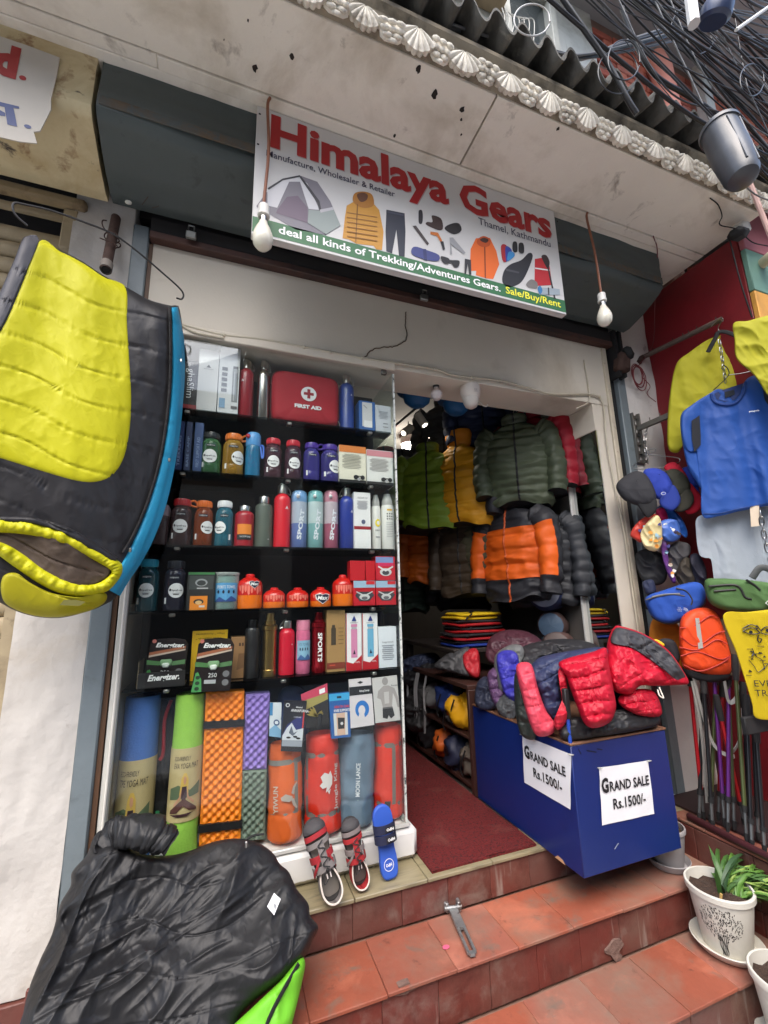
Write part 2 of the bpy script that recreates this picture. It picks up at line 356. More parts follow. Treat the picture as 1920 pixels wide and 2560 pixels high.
def tint(m, k):
    """copies of a tile material with the colour a little shifted, as fired tiles differ"""
    key = ('tint', m.name, k)
    if key in MATS: return MATS[key]
    c = m.copy(); N = c.node_tree.nodes; L = c.node_tree.links; b = N['Principled BSDF']; s = b.inputs['Base Color'].links[0].from_socket
    hs = N.new('ShaderNodeHueSaturation'); hs.inputs['Value'].default_value = (.93, .98, 1.0, 1.05)[k]; hs.inputs['Saturation'].default_value = (.95, 1.0, .92, 1)[k]
    L.new(s, hs.inputs['Color']); L.new(hs.outputs[0], b.inputs['Base Color'])
    mp = N.new('ShaderNodeMapping'); mp.inputs['Location'].default_value = (k*.05, k*.03, 0)
    tcn = [n for n in N if n.type in ('TEX_COORD', 'NEW_GEOMETRY')][0]
    so = [l.from_socket for l in L if l.from_node == tcn][0]
    for l in list(L):
        if l.from_node == tcn: t = l.to_socket; L.remove(l); L.new(mp.outputs[0], t)
    L.new(so, mp.inputs[0]); MATS[key] = c; return c
for (zt, yf), (zb, yb) in zip(ST[1:], [(0, -.132), (-.137, -.369)]):
    d = yb-yf+.010; k = 0; x = XL
    x = XL+.07
    ms = [tile_mesh(.2498, d-.003, .012, tint(M_TILE, q), 'tread_tile') for q in range(4)]
    while x+.125 < XR:
        put(ms[rnd.randrange(4)], 'tread_tile', (x, (yb+yf-.010)/2, zt-.006+rnd.uniform(-.0012, .0012)), steps, (rnd.uniform(-.004, .004), rnd.uniform(-.004, .004), rnd.uniform(-.004, .004))); x += .251
for i, (zt, yf) in enumerate(ST):
    zb = [-.137, -.299, -.46][i]; h = zt-zb-.014; x = XL
    x = XL+.03*i
    ms = [tile_mesh(.1996, .014, h, tint(M_RISE, q), 'riser_tile') for q in range(4)]
    while x+.1 < XR:
        put(ms[rnd.randrange(4)], 'riser_tile', (x, yf+.012+rnd.uniform(-.001, .001), zb+h/2+.001), steps, (0, 0, rnd.uniform(-.004, .004))); x += .2005
# cement patches left where a riser tile has broken
mb = MB()
for (px_, py_) in ((1545, 2385), (1020, 2480)):
    p = PY(px_-4, py_-8, -.3695); q = np.array([(math.cos(a)*(.035+.016*math.sin(3*a+px_)+.006*math.sin(7*a)), 0, math.sin(a)*(.036 if px_ > 1200 else .014)) for a in np.linspace(0, 6.28, 30)[:-1]])
    mb.prism(p+q*A(1, 1, 1), (0, .02, 0), mat(S(114, 90, 80), rough=.95, var=.2, vs=12, bump=.5, bs=60, world=1)); mb.build('cement_patch', steps); mb = MB()
# door sill of veined stone slabs, then the red carpet
M_STONE = mat(S(142, 132, 104), rough=.35, var=.16, vs=4, stretch=(1.2, 9, 2), dirt=(S(106, 98, 76), 5, .52, .7))
platform = MB(); platform.bb(XL, XR, .05, 3.4, -.46, -.012, M_CONC); platform = tag(platform.build('platform', smooth=False), kind='structure')
ms = tile_mesh(.30, .178, .014, M_STONE, 'sill_slab'); 
for i in range(9): put(ms, 'sill_slab', (-.248+.303*i, -.046, -.005), platform)
M_CARP = mat(S(124, 28, 28), rough=1, var=.3, vs=130, bump=1, bs=160, bd=.03, dirt=[(S(84, 20, 22), 90, .5, .62), (S(146, 84, 74), 4, .56, .85)])
G = np.zeros((90, 60, 3)); u, v = np.meshgrid(np.linspace(.842, 1.36, 60), np.linspace(-.118, 3.2, 90)); G[..., 0] = u; G[..., 1] = v+.012*vn(np.stack([u*3, u*0, u*0], -1), 4)*(v < 0); G[..., 2] = .011+.003*vn(np.stack([u*14, v*14, u*0], -1), 2)
mb = MB(); mb.grid(G, M_CARP); mb.bb(.842, 1.36, -.112, 3.2, .002, .009, M_CARP); tag(mb.build('carpet', smooth=True), 'worn red carpet running from the sill into the shop doorway', 'carpet')
# raised ledge at the right, tiled
mb = MB(); mb.bb(2.182, 4.4, -1.5, .0, -.46, -.012, M_GROUT); ledge = tag(mb.build('side_ledge', smooth=False), kind='structure')
mt = [tile_mesh(.3, .3, .012, tint(M_TILE, q), 'ledge_tile') for q in range(4)]; mr_ = [tile_mesh(.014, .247, .20, tint(M_RISE, q), 'ledge_riser_tile') for q in range(4)]
for i in range(6):
    for j in range(5): put(mt[rnd.randrange(4)], 'ledge_tile', (2.319+.303*i, -.152-.303*j, -.005), ledge)
for j in range(6):
    for i in range(2): put(mr_[rnd.randrange(4)], 'ledge_riser_tile', (2.176, -.125-.25*j, -.116-.204*i), ledge)
# ---------------------------------------------------------------- left pillar, painted jamb, skirting
mb = MB(); G = np.zeros((120, 60, 3)); u, v = np.meshgrid(np.linspace(-.70, -.472, 60), np.linspace(-.10, 3.19, 120)); G[..., 0] = u; G[..., 2] = v; G[..., 1] = -.004+.006*fbm(np.stack([u*9, u*0, v*6], -1), 5, 3)
mb.grid(G, M_WHITE); mb.bb(-.70, -.470, .012, .30, -.10, 3.19, M_WHITE)
t = thing('pillar', 'white plastered pillar left of the glass cabinet, stained near its foot', 'pillar', (-.58, .15, -.1))
mb.build('plaster', t)
mb = MB(); mb.bb(-.472, -.405, -.012, .25, -.10, 2.80, M_JAMB, bev=.006); mb.build('jamb_strip', t)
mb = MB(); mb.bb(-.404, -.388, .0, .2, .0, 2.72, M_WOODBR); mb.bb(-.405, -.378, .012, .2, .0, 2.72, M_BLK); mb.build('edge_board', t)
mb = MB(); mb.bb(-.72, -.40, -.02, .25, -.46, -.105, M_RISE, bev=.003); mb.build('skirting', t)
# neighbour's closed roller shutter beyond the pillar
M_SHUT = mat(S(168, 152, 122), rough=.6, var=.14, vs=6, bump=.2, bs=20, dirt=[(S(96, 82, 62), 3, .5, .75), (S(72, 60, 46), 12, .62, .78)])
t = thing('roller_shutter', 'closed cream ribbed roller shutter of the neighbour left of the pillar', 'shutter', (-1.5, .1, -.1))
def slat():
    b = MB(); G = np.zeros((10, 2, 3)); a = np.linspace(0, math.pi, 10)
    for j, x in enumerate((-.85, .85)): G[:, j, 0] = x; G[:, j, 1] = -.022*np.sin(a); G[:, j, 2] = .036*-np.cos(a)
    b.grid(G, M_SHUT); b.bb(-.85, .85, .0, .004, -.0395, -.036, M_SHUT); o = b.build('slat', local=True); me = o.data; bpy.data.objects.remove(o); return me
ms = slat()
for i in range(36): put(ms, 'slat', (-1.57, .07, -.06+.078*i), t)
mb = MB(); mb.bb(-2.4, -.66, .03, .06, 2.765, 2.80, M_SHUT, bev=.008); mb.bb(-2.4, -.655, -.03, .02, 2.80, 2.845, mat(S(150, 132, 100), rough=.7, var=.2, dirt=(S(84, 66, 48), 6, .5, .7)), bev=.01); mb.build('top_rail', t)
mb = MB(); mb.bb(-.74, -.685, -.005, .06, 2.60, 2.80, M_SHUT, bev=.006); mb.bb(-.735, -.70, .0, .05, -.1, 2.60, M_SHUT); mb.build('guide', t)
# ---------------------------------------------------------------- shutter housings under the canopy (same folded section, two shops)
PROF = [(-.36, 3.195), (-.362, 2.955), (-.335, 2.925), (-.20, 2.862), (-.10, 2.832), (-.055, 2.835), (-.05, 2.86), (-.05, 3.195)]
def housing(mb, x0, x1, m, seed, nx=60, prof=PROF, amp=.006):
    pr = resample(np.array(prof[:6]), 50, closed=False); X = np.linspace(x0, x1, nx); G = np.zeros((nx, 50, 3))
    for i, x in enumerate(X):
        G[i, :, 0] = x; G[i, :, 1] = pr[:, 0]; G[i, :, 2] = pr[:, 1]
    d = fbm(np.stack([G[..., 0]*3, G[..., 2]*9, G[..., 1]*0+seed], -1), seed, 3)
    G[..., 1] += amp*d; G[..., 2] += amp*.5*d*(G[..., 2] < 3.1)
    mb.grid(G, m)
    for x in (x0, x1): mb.add([(x, y, z) for y, z in prof], [tuple(range(len(prof)))], m)
t = thing('shutter_housing', 'long dark grey folded metal shutter box behind the shop sign', 'shutter box', (.95, -.2, 2.83))
mb = MB(); housing(mb, -.548, 2.45, M_HOUS, 11, amp=.011); mb.build('casing', t, ang=25)
mb = MB(); mb.bb(-.54, 2.44, -.3745, -.369, 2.962, 3.005, mat(S(92, 76, 58), rough=.8, var=.25, vs=9, dirt=[(S(74, 78, 76), 7, .38, .62), (S(74, 80, 79), 30, .5, .6)]), bev=.001); mb.build('rust_streak', t)
mb = MB(); p = PY(321, 506, -.16); mb.lathe([(0, -.004), (.011, -.004), (.013, 0), (.011, .004), (0, .004)], p, mat(S(190, 188, 178), rough=.4), n=16, rot=rotx(1.2)); 
mb.build('screw', t)
for a, b in (((355, 512), (370, 492)), ((380, 520), (397, 515))): mb = MB(); mb.tube([PY(*a, -.15), PY(*b, -.2)], .0015, M_RUST, n=5); mb.build('pin', t)
M_NBOX = mat(S(204, 190, 152), rough=.75, var=.08, vs=4, bump=.25, bs=15, world=1, dirt=[(S(168, 142, 96), 4, .45, .75), (S(116, 72, 38), 9, .56, .70), (S(66, 60, 56), 6.5, .61, .66)])
t = thing('neighbour_shutter_housing', 'cream rust-stained shutter box of the neighbour at upper left', 'shutter box', (-1.5, -.2, 2.83))
mb = MB(); housing(mb, -2.4, -.566, M_NBOX, 21); mb.build('casing', t, ang=25)
mb = MB(); mb.bb(-2.4, -.70, .10, .16, -.1, 3.18, M_DARK); mb.build('back_wall', t)
# rolled shutter edge, and a dark strip painting the shade of the gap above
t = thing('rolled_shutter', 'rusty bottom rail of the shop shutter rolled up under its box', 'shutter', (1, .03, 2.66))
mb = MB(); mb.bb(-.40, 2.36, -.04, .06, 2.725, 2.76, mat(S(72, 46, 38), rough=.7, var=.3, vs=8, dirt=(S(40, 32, 30), 4, .45, .7)), bev=.004); mb.build('bottom_rail', t)
mb = MB(); mb.bb(-.40, 2.36, -.03, .05, 2.762, 2.835, M_DARK); mb.build('gap_shade', t)
for px_, py_ in ((478, 598), (1058, 752)):
    mb = MB(); p = PY(px_, py_, -.05); mb.box(p+A(0, -.012, .01), (.045, .02, .035), mat(S(140, 140, 136), rough=.35, metal=.8, var=.2), bev=.004); mb.tube([p+A(-.012, -.022, .03), p+A(-.012, -.022, .05), p+A(.012, -.022, .05), p+A(.012, -.022, .03)], .004, steel(), n=6); mb.build('padlock', t)
mb = MB()
for x in (2.36, 2.405): mb.bb(x, x+.02, -.06, .10, 2.5, 2.84, M_BLK)
mb.box((2.405, -.05, 2.60), (.10, .08, .14), M_RUST, rot=roty(.2), bev=.02); mb.box((2.43, -.08, 2.66), (.06, .07, .09), M_BLK, rot=roty(-.5), bev=.02); mb.build('end_bracket', t)
# ---------------------------------------------------------------- lintel over the shop front
t = thing('lintel', 'beige boxed lintel above the shop opening, cracked in the middle', 'lintel', (.9, .12, 2.3))
mb = MB(); mb.bb(-.388, 2.30, 0, .245, 2.302, 2.725, M_LINT, bev=.002); mb.build('board', t)
mb = MB(); mb.bb(-.388, .79, -.014, -.001, 2.285, 2.335, M_LINT, bev=.004); mb.build('trim_board', t)
def onlint(pts, y=-.003): return [PY(x, y_, y) for x, y_ in pts]
mb = MB(); cr = curve(onlint([(1015, 780), (1014, 800), (1016, 845), (1008, 855), (985, 866), (955, 868), (928, 876), (912, 892), (905, 898)]), 6)
cr = cr+np.random.default_rng(1).normal(0, .0018, cr.shape)*A(1, 0, 1); mb.tube(cr, .0028, mat(S(88, 74, 58), rough=1), n=5); mb.build('crack', t)
M_CABW = mat(S(188, 180, 160), rough=.6, var=.1, vs=20)
mb = MB()
main = curve(onlint([(455, 812), (500, 824), (560, 838), (650, 848), (760, 868), (900, 895), (1010, 911), (1090, 924), (1130, 938), (1180, 944), (1250, 952), (1330, 972), (1380, 985), (1470, 985), (1500, 992)], -.012), 6)
mb.tube(main, .006, M_CABW, n=6)
mb.tube(curve(onlint([(455, 815), (490, 832), (540, 842), (560, 846)], -.018), 6), .005, M_CABW, n=6)
mb.tube(curve(onlint([(1460, 900), (1470, 960), (1472, 1003), (1440, 1022)], -.01), 5), .0035, M_CABW, n=5)
mb.tube(curve([PY(1500, 992, -.012), PY(1510, 1020, -.012), PY(1515, 1090, -.014), PY(1530, 1180, -.014), PY(1560, 1330, -.014), PY(1580, 1470, -.014), PY(1602, 1620, -.014)], 6), .005, M_CABW, n=6)
mb.build('cable', t)
mb = MB()
for px_, py_ in ((560, 838), (760, 868), (826, 881), (905, 896), (1085, 923), (1180, 944), (1250, 952), (1500, 992)): mb.box(PY(px_, py_, -.014), (.012, .014, .018), M_CABW, bev=.003)
mb.build('cable_clip', t)
# right hand return of the opening with its tall mirror
t = thing('door_return', 'beige door return panel at the right of the opening', 'panel', (2.2, .12, 0))
mb = MB(); mb.bb(2.152, 2.285, .0, .245, 2.12, 2.30, M_LINT, bev=.002); mb.bb(2.165, 2.285, .0, .245, .0, 2.12, M_LINT); mb.build('panel', t)
M_WFRM = mat(S(186, 176, 156), rough=.6, var=.12, vs=12, dirt=(S(120, 100, 76), 14, .62, .75))
mb = MB(); mb.bb(2.288, 2.325, -.012, .03, .0, 2.72, M_WFRM, bev=.004); mb.build('door_frame', t)
mb = MB(); mb.bb(2.13, 2.166, .246, .262, .0, 2.30, mat(S(200, 198, 192), rough=.4, var=.05), bev=.003); mb.build('edge_trim', t)
MIR = bpy.data.materials.new('mirror'); MIR.use_nodes = True; MIR.node_tree.nodes['Principled BSDF'].inputs['Metallic'].default_value = 1
MIR.node_tree.nodes['Principled BSDF'].inputs['Roughness'].default_value = .02; MIR.node_tree.nodes['Principled BSDF'].inputs['Base Color'].default_value = (.62, .66, .66, 1)
mb = MB(); mb.bb(2.158, 2.1645, .004, .243, .30, 2.118, MIR); o = mb.build('mirror', smooth=False); tag(o, 'tall mirror fixed inside the right edge of the doorway', 'mirror')
t = thing('shutter_guide', 'dark painted shutter guide channel right of the doorway', 'guide', (2.42, .05, 0))
mb = MB(); mb.bb(2.327, 2.40, .02, .2, 0, 2.72, M_BLK); mb.bb(2.392, 2.462, -.012, .2, 0, 2.76, M_JAMB, bev=.005); mb.build('channel', t)
# right pillar and red side wall
t = thing('side_pillar', 'white plastered strip of wall between shutter guide and red wall', 'pillar', (2.6, .15, 0))
mb = MB(); G = np.zeros((110, 30, 3)); u, v = np.meshgrid(np.linspace(2.462, 2.755, 30), np.linspace(-.0, 3.19, 110)); G[..., 0] = u; G[..., 2] = v; G[..., 1] = -.002+.005*fbm(np.stack([u*9, u*0, v*6], -1), 8, 3)
M_WHITE2 = mat(S(214, 210, 204), rough=.85, var=.05, vs=4, bump=.45, bs=22, bd=.012, dirt=[(S(168, 160, 150), 2.2, .6, .9), (S(110, 100, 90), 5, .62, .74)])
mb.grid(G, M_WHITE2); mb.bb(2.464, 2.755, .012, .3, 0, 3.19, M_WHITE2); mb.build('plaster', t)
M_RED = mat(S(122, 22, 30), rough=.5, var=.12, vs=2.5, bump=.15, bs=20, dirt=[(S(84, 18, 24), 1.8, .5, .8), (S(150, 60, 60), 24, .72, .8)])
t = thing('red_wall', 'red painted side wall projecting at the right behind the hanging clothes', 'wall', (2.9, -.35, 0))
mb = MB(); mb.bb(2.752, 3.05, -.63, .05, .0, 3.17, M_RED, bev=.004); mb.build('wall_face', t)
for nm, z0, z1, cc in (('orange_panel', 0, 2.78, (206, 148, 62)), ('green_panel', 2.784, 3.06, (98, 134, 120)), ('pink_panel', 3.064, 3.42, (168, 100, 108))):
    mb = MB(); mb.bb(2.752, 4.6, -.66, -.632, z0, z1, mat(S(*cc), rough=.7, var=.1, vs=3, bump=.1, bs=20, dirt=(S(*[int(c*.7) for c in cc]), 2.5, .55, .8)), bev=.004); mb.build(nm, t)
mb = MB(); mb.bb(2.70, 4.6, -.72, -.66, 3.40, 3.44, mat(S(205, 200, 190), rough=.7), bev=.004); mb.build('cornice', t)
mb = MB(); mb.tube(curve([PY(1822, 590, -.67)+A(0, 0, 0), PY(1850, 700, -.67), PY(1880, 793, -.67)], 6), .004, M_BLK, n=5); mb.build('corner_line', t)
t = thing('wall_pipe_end', 'cream pipe stub sticking out of the green band at the right edge', 'pipe', PY(1905, 650, -.68))
mb = MB(); p = PY(1905, 660, -.662); mb.tube([p, p+A(-.02, -.05, -.0), p+A(-.02, -.10, -.03)], [.03, .03, .032], mat(S(188, 178, 150), rough=.6, var=.1), n=14); mb.build('pipe_stub', t)
t = thing('junction_box', 'black and white lamp box at the canopy corner above the red wall', 'lamp', PY(1850, 570, -.66))
p = PY(1846, 585, -.70); mb = MB(); mb.box(p, (.13, .08, .055), M_BLK, rot=rotz(.2) @ roty(-.35), bev=.02); mb.build('housing', t)
mb = MB(); mb.box(p+A(.045, .005, .05), (.08, .075, .07), mat(S(205, 203, 198), rough=.5), rot=rotz(.2) @ roty(-.35), bev=.015); mb.build('cover', t)
mb = MB(); mb.tube(curve([PZ(1775, 495, 3.185), PZ(1795, 512, 3.18), PY(1805, 540, -.7), PY(1800, 562, -.7), p+A(0, 0, .03), PY(1880, 605, -.7), PY(1920, 615, -.7)], 6), .003, M_BLK, n=5); mb.build('lead', t)
# ---------------------------------------------------------------- canopy
t = thing('canopy', 'concrete canopy with stained white soffit over the shop front', 'canopy', (0, -.4, 3.19))
mb = MB(); mb.bb(-3.2, .983, -.765, -.452, 3.19, 3.28, M_SOFF, bev=.003); mb.build('soffit_panel', t)
mb = MB(); mb.bb(.991, 2.752, -.765, -.452, 3.19, 3.28, M_SOFF, bev=.003); mb.build('soffit_panel', t)
mb = MB(); mb.bb(-.35, 2.35, -.449, -.40, 3.182, 3.275, M_SOFF, bev=.003); mb.bb(-3.2, 2.752, -.397, .0, 3.187, 3.275, M_SOFF, bev=.003); mb.bb(-3.2, -.352, -.449, -.399, 3.188, 3.275, M_SOFF, bev=.003); mb.bb(2.352, 2.752, -.449, -.399, 3.188, 3.275, M_SOFF, bev=.003); mb.build('soffit_trim', t)
M_HOLE = mat(S(42, 36, 32), rough=1)
for i, (a, b, r) in enumerate([(638, 170, .012), (730, 142, .011), (1046, 174, .013), (1086, 238, .016), (1155, 275, .011), (1153, 300, .006), (1153, 337, .005), (877, 322, .008), (986, 340, .008), (1041, 382, .009), (1395, 323, .007), (620, 52, .004), (560, 100, .003)]):
    mb = MB(); p = PZ(a, b, 3.188); rg = np.random.default_rng(i)
    mb.prism([p+A(math.cos(q)*r*rg.uniform(.5, 1.1), math.sin(q)*r*rg.uniform(.6, 1.5), 0) for q in np.linspace(0, 6.28, 11)[:-1]], (0, 0, .01), M_HOLE); mb.build('anchor_hole', t)
M_ORN = mat(S(226, 220, 206), rough=.75, var=.08, vs=20, bump=.3, bs=80, world=1, dirt=[(S(132, 122, 106), 9, .56, .72)])
M_FASC = mat(S(150, 140, 122), rough=.85, var=.15, vs=6, bump=.3, bs=40, dirt=(S(74, 68, 58), 5, .48, .68))
mb = MB(); mb.prism([(-3.2, -.765, 3.20), (-3.2, -.80, 3.215), (-3.2, -.81, 3.27), (-3.2, -.83, 3.29), (-3.2, -.83, 3.31), (-3.2, -.76, 3.31)], (5.96, 0, 0), M_FASC); mb.build('fascia', t, smooth=False)
def fan():
    b = MB(); na, nr = 43, 10; G = np.zeros((nr, na, 3)); an = np.linspace(-1.15, 1.15, na); R = np.linspace(.008, .082, nr)
    for i, r in enumerate(R):
        rib = np.abs(np.sin((an+1.15)/2.3*math.pi*7))
        rad = r*(1+.10*rib*(i == nr-1)); G[i, :, 0] = rad*np.sin(an)*.85; G[i, :, 2] = .055-rad*np.cos(an)*1.05; G[i, :, 1] = -.012-.016*(r/.082)**.7*rib-.018*np.sin(r/.082*2.2)
    b.grid(G, M_ORN); G2 = G.copy(); G2[..., 1] = .01; b.grid(G2, M_ORN); b.grid(np.stack([G[-1], G2[-1]], 0), M_ORN)
    o = b.build('fan_ornament', local=True, ang=60); me = o.data; bpy.data.objects.remove(o); return me
def flower():
    b = MB(); rg = random.Random(5)
    for row, (nz, cnt, w) in enumerate(((.028, 3, .06), (.0, 3, .05), (-.026, 2, .034), (-.046, 1, 0))):
        for k in range(cnt):
            x = (k-(cnt-1)/2)*w/max(1, cnt-1)*1.0; pr = [(.0001, -.016), (.013, -.011), (.018, 0), (.013, .008), (.0001, .012)]
            b.lathe(pr, (x, -.026-.006*(3-row)*.5, nz), M_ORN, n=10, rot=rotx(.7+.2*row) @ roty(x*6), sy=.55)
            b.lathe([(.0001, -.008), (.008, -.004), (.009, .004), (.0001, .008)], (x, -.036-.004*(3-row), nz-.007), M_ORN, n=8)
    b.box((0, 0, 0), (.075, .035, .09), M_ORN, bev=.015)
    o = b.build('flower_ornament', local=True, ang=60); me = o.data; bpy.data.objects.remove(o); return me
fm, gm = fan(), flower(); x = -.25
while x < 2.72:
    put(fm, 'fan_ornament', (x, -.802, 3.205+rnd.uniform(-.006, .006)), t, (.42, rnd.uniform(-.15, .15), 0)).scale = (1.15*rnd.uniform(.9, 1.12), .55, .86*rnd.uniform(.88, 1.1)); put(gm, 'flower_ornament', (x+.105, -.806, 3.203+rnd.uniform(-.008, .008)), t, (.38, rnd.uniform(-.2, .2), 0)).scale = (1.12*rnd.uniform(.88, 1.15), .5, .82*rnd.uniform(.85, 1.15)); x += .210
M_CORR = mat(S(92, 90, 84), rough=.85, var=.2, vs=8, bump=.4, bs=40, dirt=[(S(46, 44, 40), 4, .45, .7), (S(150, 146, 134), 9, .64, .8)])
X = np.linspace(-1.2, 4.0, 700); G = np.zeros((700, 6, 3)); mb = MB()
for sgn in (0, 1):
    for j, (y, dz) in enumerate(((-.905, 0), (-.9, 0), (-.6, .09), (-.3, .18), (-.05, .255), (0.02, .27))):
        G[:, j, 0] = X; G[:, j, 1] = y+.008*vn(np.stack([np.floor(X/.126/6)*3.1, X*0, X*0], -1), 3); w = np.sin(2*math.pi*X/.126); G[:, j, 2] = 3.372+dz+.046*np.sign(w)*np.abs(w)**.8-.015*sgn
    mb.grid(G.copy(), M_CORR)
    if sgn == 0: top = G[:, 0].copy()
    else: mb.grid(np.stack([top, G[:, 0]], 1), M_CORR)
mb.build('corrugated_sheet', t, ang=60)
# ---------------------------------------------------------------- building above the canopy
M_UPW = mat(S(186, 188, 184), rough=.85, var=.1, vs=3, bump=.2, bs=25, dirt=[(S(120, 118, 110), 3, .5, .75), (S(90, 88, 84), 7, .6, .75, (1, 1, .2))])
t = thing('upper_facade', 'weathered white upper storey wall behind the overhead cables', 'building', (1.5, .3, 3.5))
mb = MB(); mb.bb(-3.5, 1.78, .03, .4, 3.3, 8.5, M_UPW); mb.bb(1.78, 2.30, .03, .4, 5.95, 8.5, M_UPW); mb.bb(1.78, 2.30, .03, .4, 3.3, 4.55, M_UPW); mb.bb(2.30, 2.74, .03, .4, 3.3, 8.5, M_UPW); mb.build('wall', t, smooth=False)
mb = MB()
for a in ((1.78, 1.84, 4.55, 5.95), (2.24, 2.30, 4.55, 5.95), (1.84, 2.24, 4.55, 4.62), (1.84, 2.24, 5.88, 5.95), (1.84, 2.24, 5.22, 5.27)): mb.bb(a[0], a[1], -.01, .09, a[2], a[3], mat(S(176, 176, 168), rough=.7, var=.15), bev=.005)
w_ = mb.build('window', t)
for z0, z1 in ((4.62, 5.22), (5.27, 5.88)):
    mb = MB(); mb.bb(1.84, 2.24, .06, .068, z0, z1, mat(S(70, 76, 78), rough=.12, var=.15, spec=.8)); mb.build('pane', w_)
mb = MB(); mb.bb(.2, 1.75, -.16, .03, 5.42, 5.50, mat(S(150, 132, 104), rough=.8, var=.2), bev=.006); mb.bb(.2, 1.76, -.12, .03, 5.50, 5.56, M_DARK); mb.build('timber_ledge', t)
M_BRK = [mat(S(*c), rough=.85, var=.14, vs=12, bump=.5, bs=60, bd=.006) for c in ((176, 98, 80), (188, 112, 92), (160, 84, 70), (172, 106, 92))]
t = thing('brick_wall', 'red brick wall above the canopy behind the tangle of cables', 'wall', (3.6, .3, 4.0))
mb = MB(); mb.bb(2.745, 5.8, .05, .4, 3.3, 7.6, mat(S(120, 96, 86), rough=.95, var=.15, vs=20)); mb.build('mortar', t)
bms = [tile_mesh(.218, .03, .066, m_, 'brick', bev=.005) for m_ in M_BRK]; nb = 0
for row in range(25):
    for k in range(11):
        z = 4.05+.0765*row; x = 2.86+.229*k+(.11 if row % 2 else 0)
        if nb < 290: put(bms[rnd.randrange(4)], 'brick', (x, .042+rnd.uniform(-.004, .004), z), t); nb += 1
mb = MB(); mb.tube([(3.40, -.06, 3.4), (3.40, -.06, 5.6), (3.40, -.02, 5.8)], .085, mat(S(196, 128, 112), rough=.6, var=.08, vs=3, dirt=(S(150, 92, 80), 3, .55, .8)), n=20)
o = mb.build('drain_pipe'); tag(o, 'thick salmon pink drain pipe running up the brick wall', 'pipe')
t = thing('wall_post', 'weathered grey upright board beside the black barrel', 'post', (3.95, -.1, 4.2)); mb = MB(); mb.bb(3.86, 3.97, -.12, -.02, 3.4, 5.9, mat(S(158, 160, 158), rough=.7, var=.15, stretch=(6, 6, 1)), bev=.01); mb.bb(3.99, 4.06, -.10, -.02, 3.4, 5.4, mat(S(138, 140, 142), rough=.7, var=.2, stretch=(6, 6, 1)), bev=.01); mb.build('board', t)
t = thing('upper_balcony_slab', 'grey concrete slab of the storey above at the top right', 'slab', (4.5, -.4, 6.1)); mb = MB(); mb.bb(2.0, 9.0, -1.1, .4, 6.05, 6.25, mat(S(150, 148, 146), rough=.9, var=.1, vs=2), bev=.01); mb.bb(2.0, 9.0, -1.12, -1.02, 6.251, 6.75, mat(S(142, 140, 138), rough=.9, var=.12, vs=2), bev=.01); mb.build('slab', t)
# unseen building across the street, added to shade the light and shape glass reflections
t = thing('opposite_building', 'plain pale building on the far side of the street', 'building', (0, -7.2, -.46))
M_OPP = mat(S(150, 142, 132), rough=.9, var=.12, vs=1.2)
mb = MB(); mb.bb(-14, .0, -9, -6.6, -.46, 5.0, M_OPP); mb.bb(.0, 14, -9, -6.6, -.46, 6.8, M_OPP); mb.build('wall', t, smooth=False)
mb = MB(); mb.bb(-14, -.01, -6.9, -6.4, 5.002, 5.15, M_OPP, bev=.02); mb.build('cornice', t)
for i in range(9):
    mb = MB(); mb.bb(-10.6+2.4*i, -9.2+2.4*i, -6.62, -6.57, 3.3, 4.8, mat(S(88, 70, 54), rough=.6), bev=.02); w_ = mb.build('window', t)
    mb = MB(); mb.bb(-10.5+2.4*i, -9.3+2.4*i, -6.565, -6.56, 3.4, 4.7, mat(S(40, 46, 50), rough=.15)); mb.build('pane', w_)
    mb = MB(); mb.bb(-10.8+2.4*i, -9.0+2.4*i, -6.62, -6.56, -.45, 2.1, mat(S(70, 62, 58), rough=.7), bev=.02); mb.build('shop_opening', t)
# ---------------------------------------------------------------- room behind the shop front
M_ROOM = mat(S(92, 86, 80), rough=.9, var=.12, vs=3); M_CEIL = mat(S(150, 145, 138), rough=.9, var=.06, vs=3)
mb = MB(); mb.bb(-.42, 2.30, 3.4, 3.5, -.02, 2.80, M_ROOM); tag(mb.build('wall_back', smooth=False), kind='structure')
mb = MB(); mb.bb(2.17, 2.30, .263, 3.4, -.02, 2.80, M_ROOM); tag(mb.build('wall_right', smooth=False), kind='structure')
mb = MB(); mb.bb(-.50, -.37, .26, 3.4, -.02, 2.80, M_ROOM); tag(mb.build('wall_left', smooth=False), kind='structure')
mb = MB(); mb.bb(-.5, 2.30, .246, 3.5, 2.802, 2.9, M_CEIL); tag(mb.build('ceiling', smooth=False), kind='structure')
mb = MB(); mb.bb(-.4, 2.3, .0, .245, 2.728, 2.9, M_DARK); mb.bb(-.47, 2.46, .06, 3.5, 2.905, 3.18, M_DARK); tag(mb.build('wall_above_lintel', smooth=False), kind='structure')
# ================================================================ shop sign
SX0, SX1, SZ0, SZ1, SY = .028, 1.604, 2.533, 3.179, -.404
sign = thing('shop_sign', 'white shop sign reading Himalaya Gears with printed trekking gear', 'sign', ((SX0+SX1)/2, -.385, SZ0))
M_SIGN = mat(S(204, 202, 199), rough=.42, var=.03, vs=3, spec=.4)
mb = MB(); mb.bb(SX0, SX1, SY, -.37, SZ0, SZ1, M_SIGN, bev=.002); mb.build('board', sign)
FS = Face((0, SY, 0))
def Z2(zx, zy):
    p = PY(560+.5425*zx, 200+.5425*zy, SY); return (p[0], p[2])
def zpoly(mb, pts, m, d=.001): FS.poly(mb, [Z2(*p) for p in pts], m, d)
def smooth2(pts, n=5): return curve(np.array(pts, float), n, True)
M_SRED, M_SNAVY, M_SGREEN, M_SYEL, M_INKW = ink(166, 16, 24), ink(40, 36, 66), ink(46, 104, 62), ink(242, 236, 60), ink(240, 240, 238)
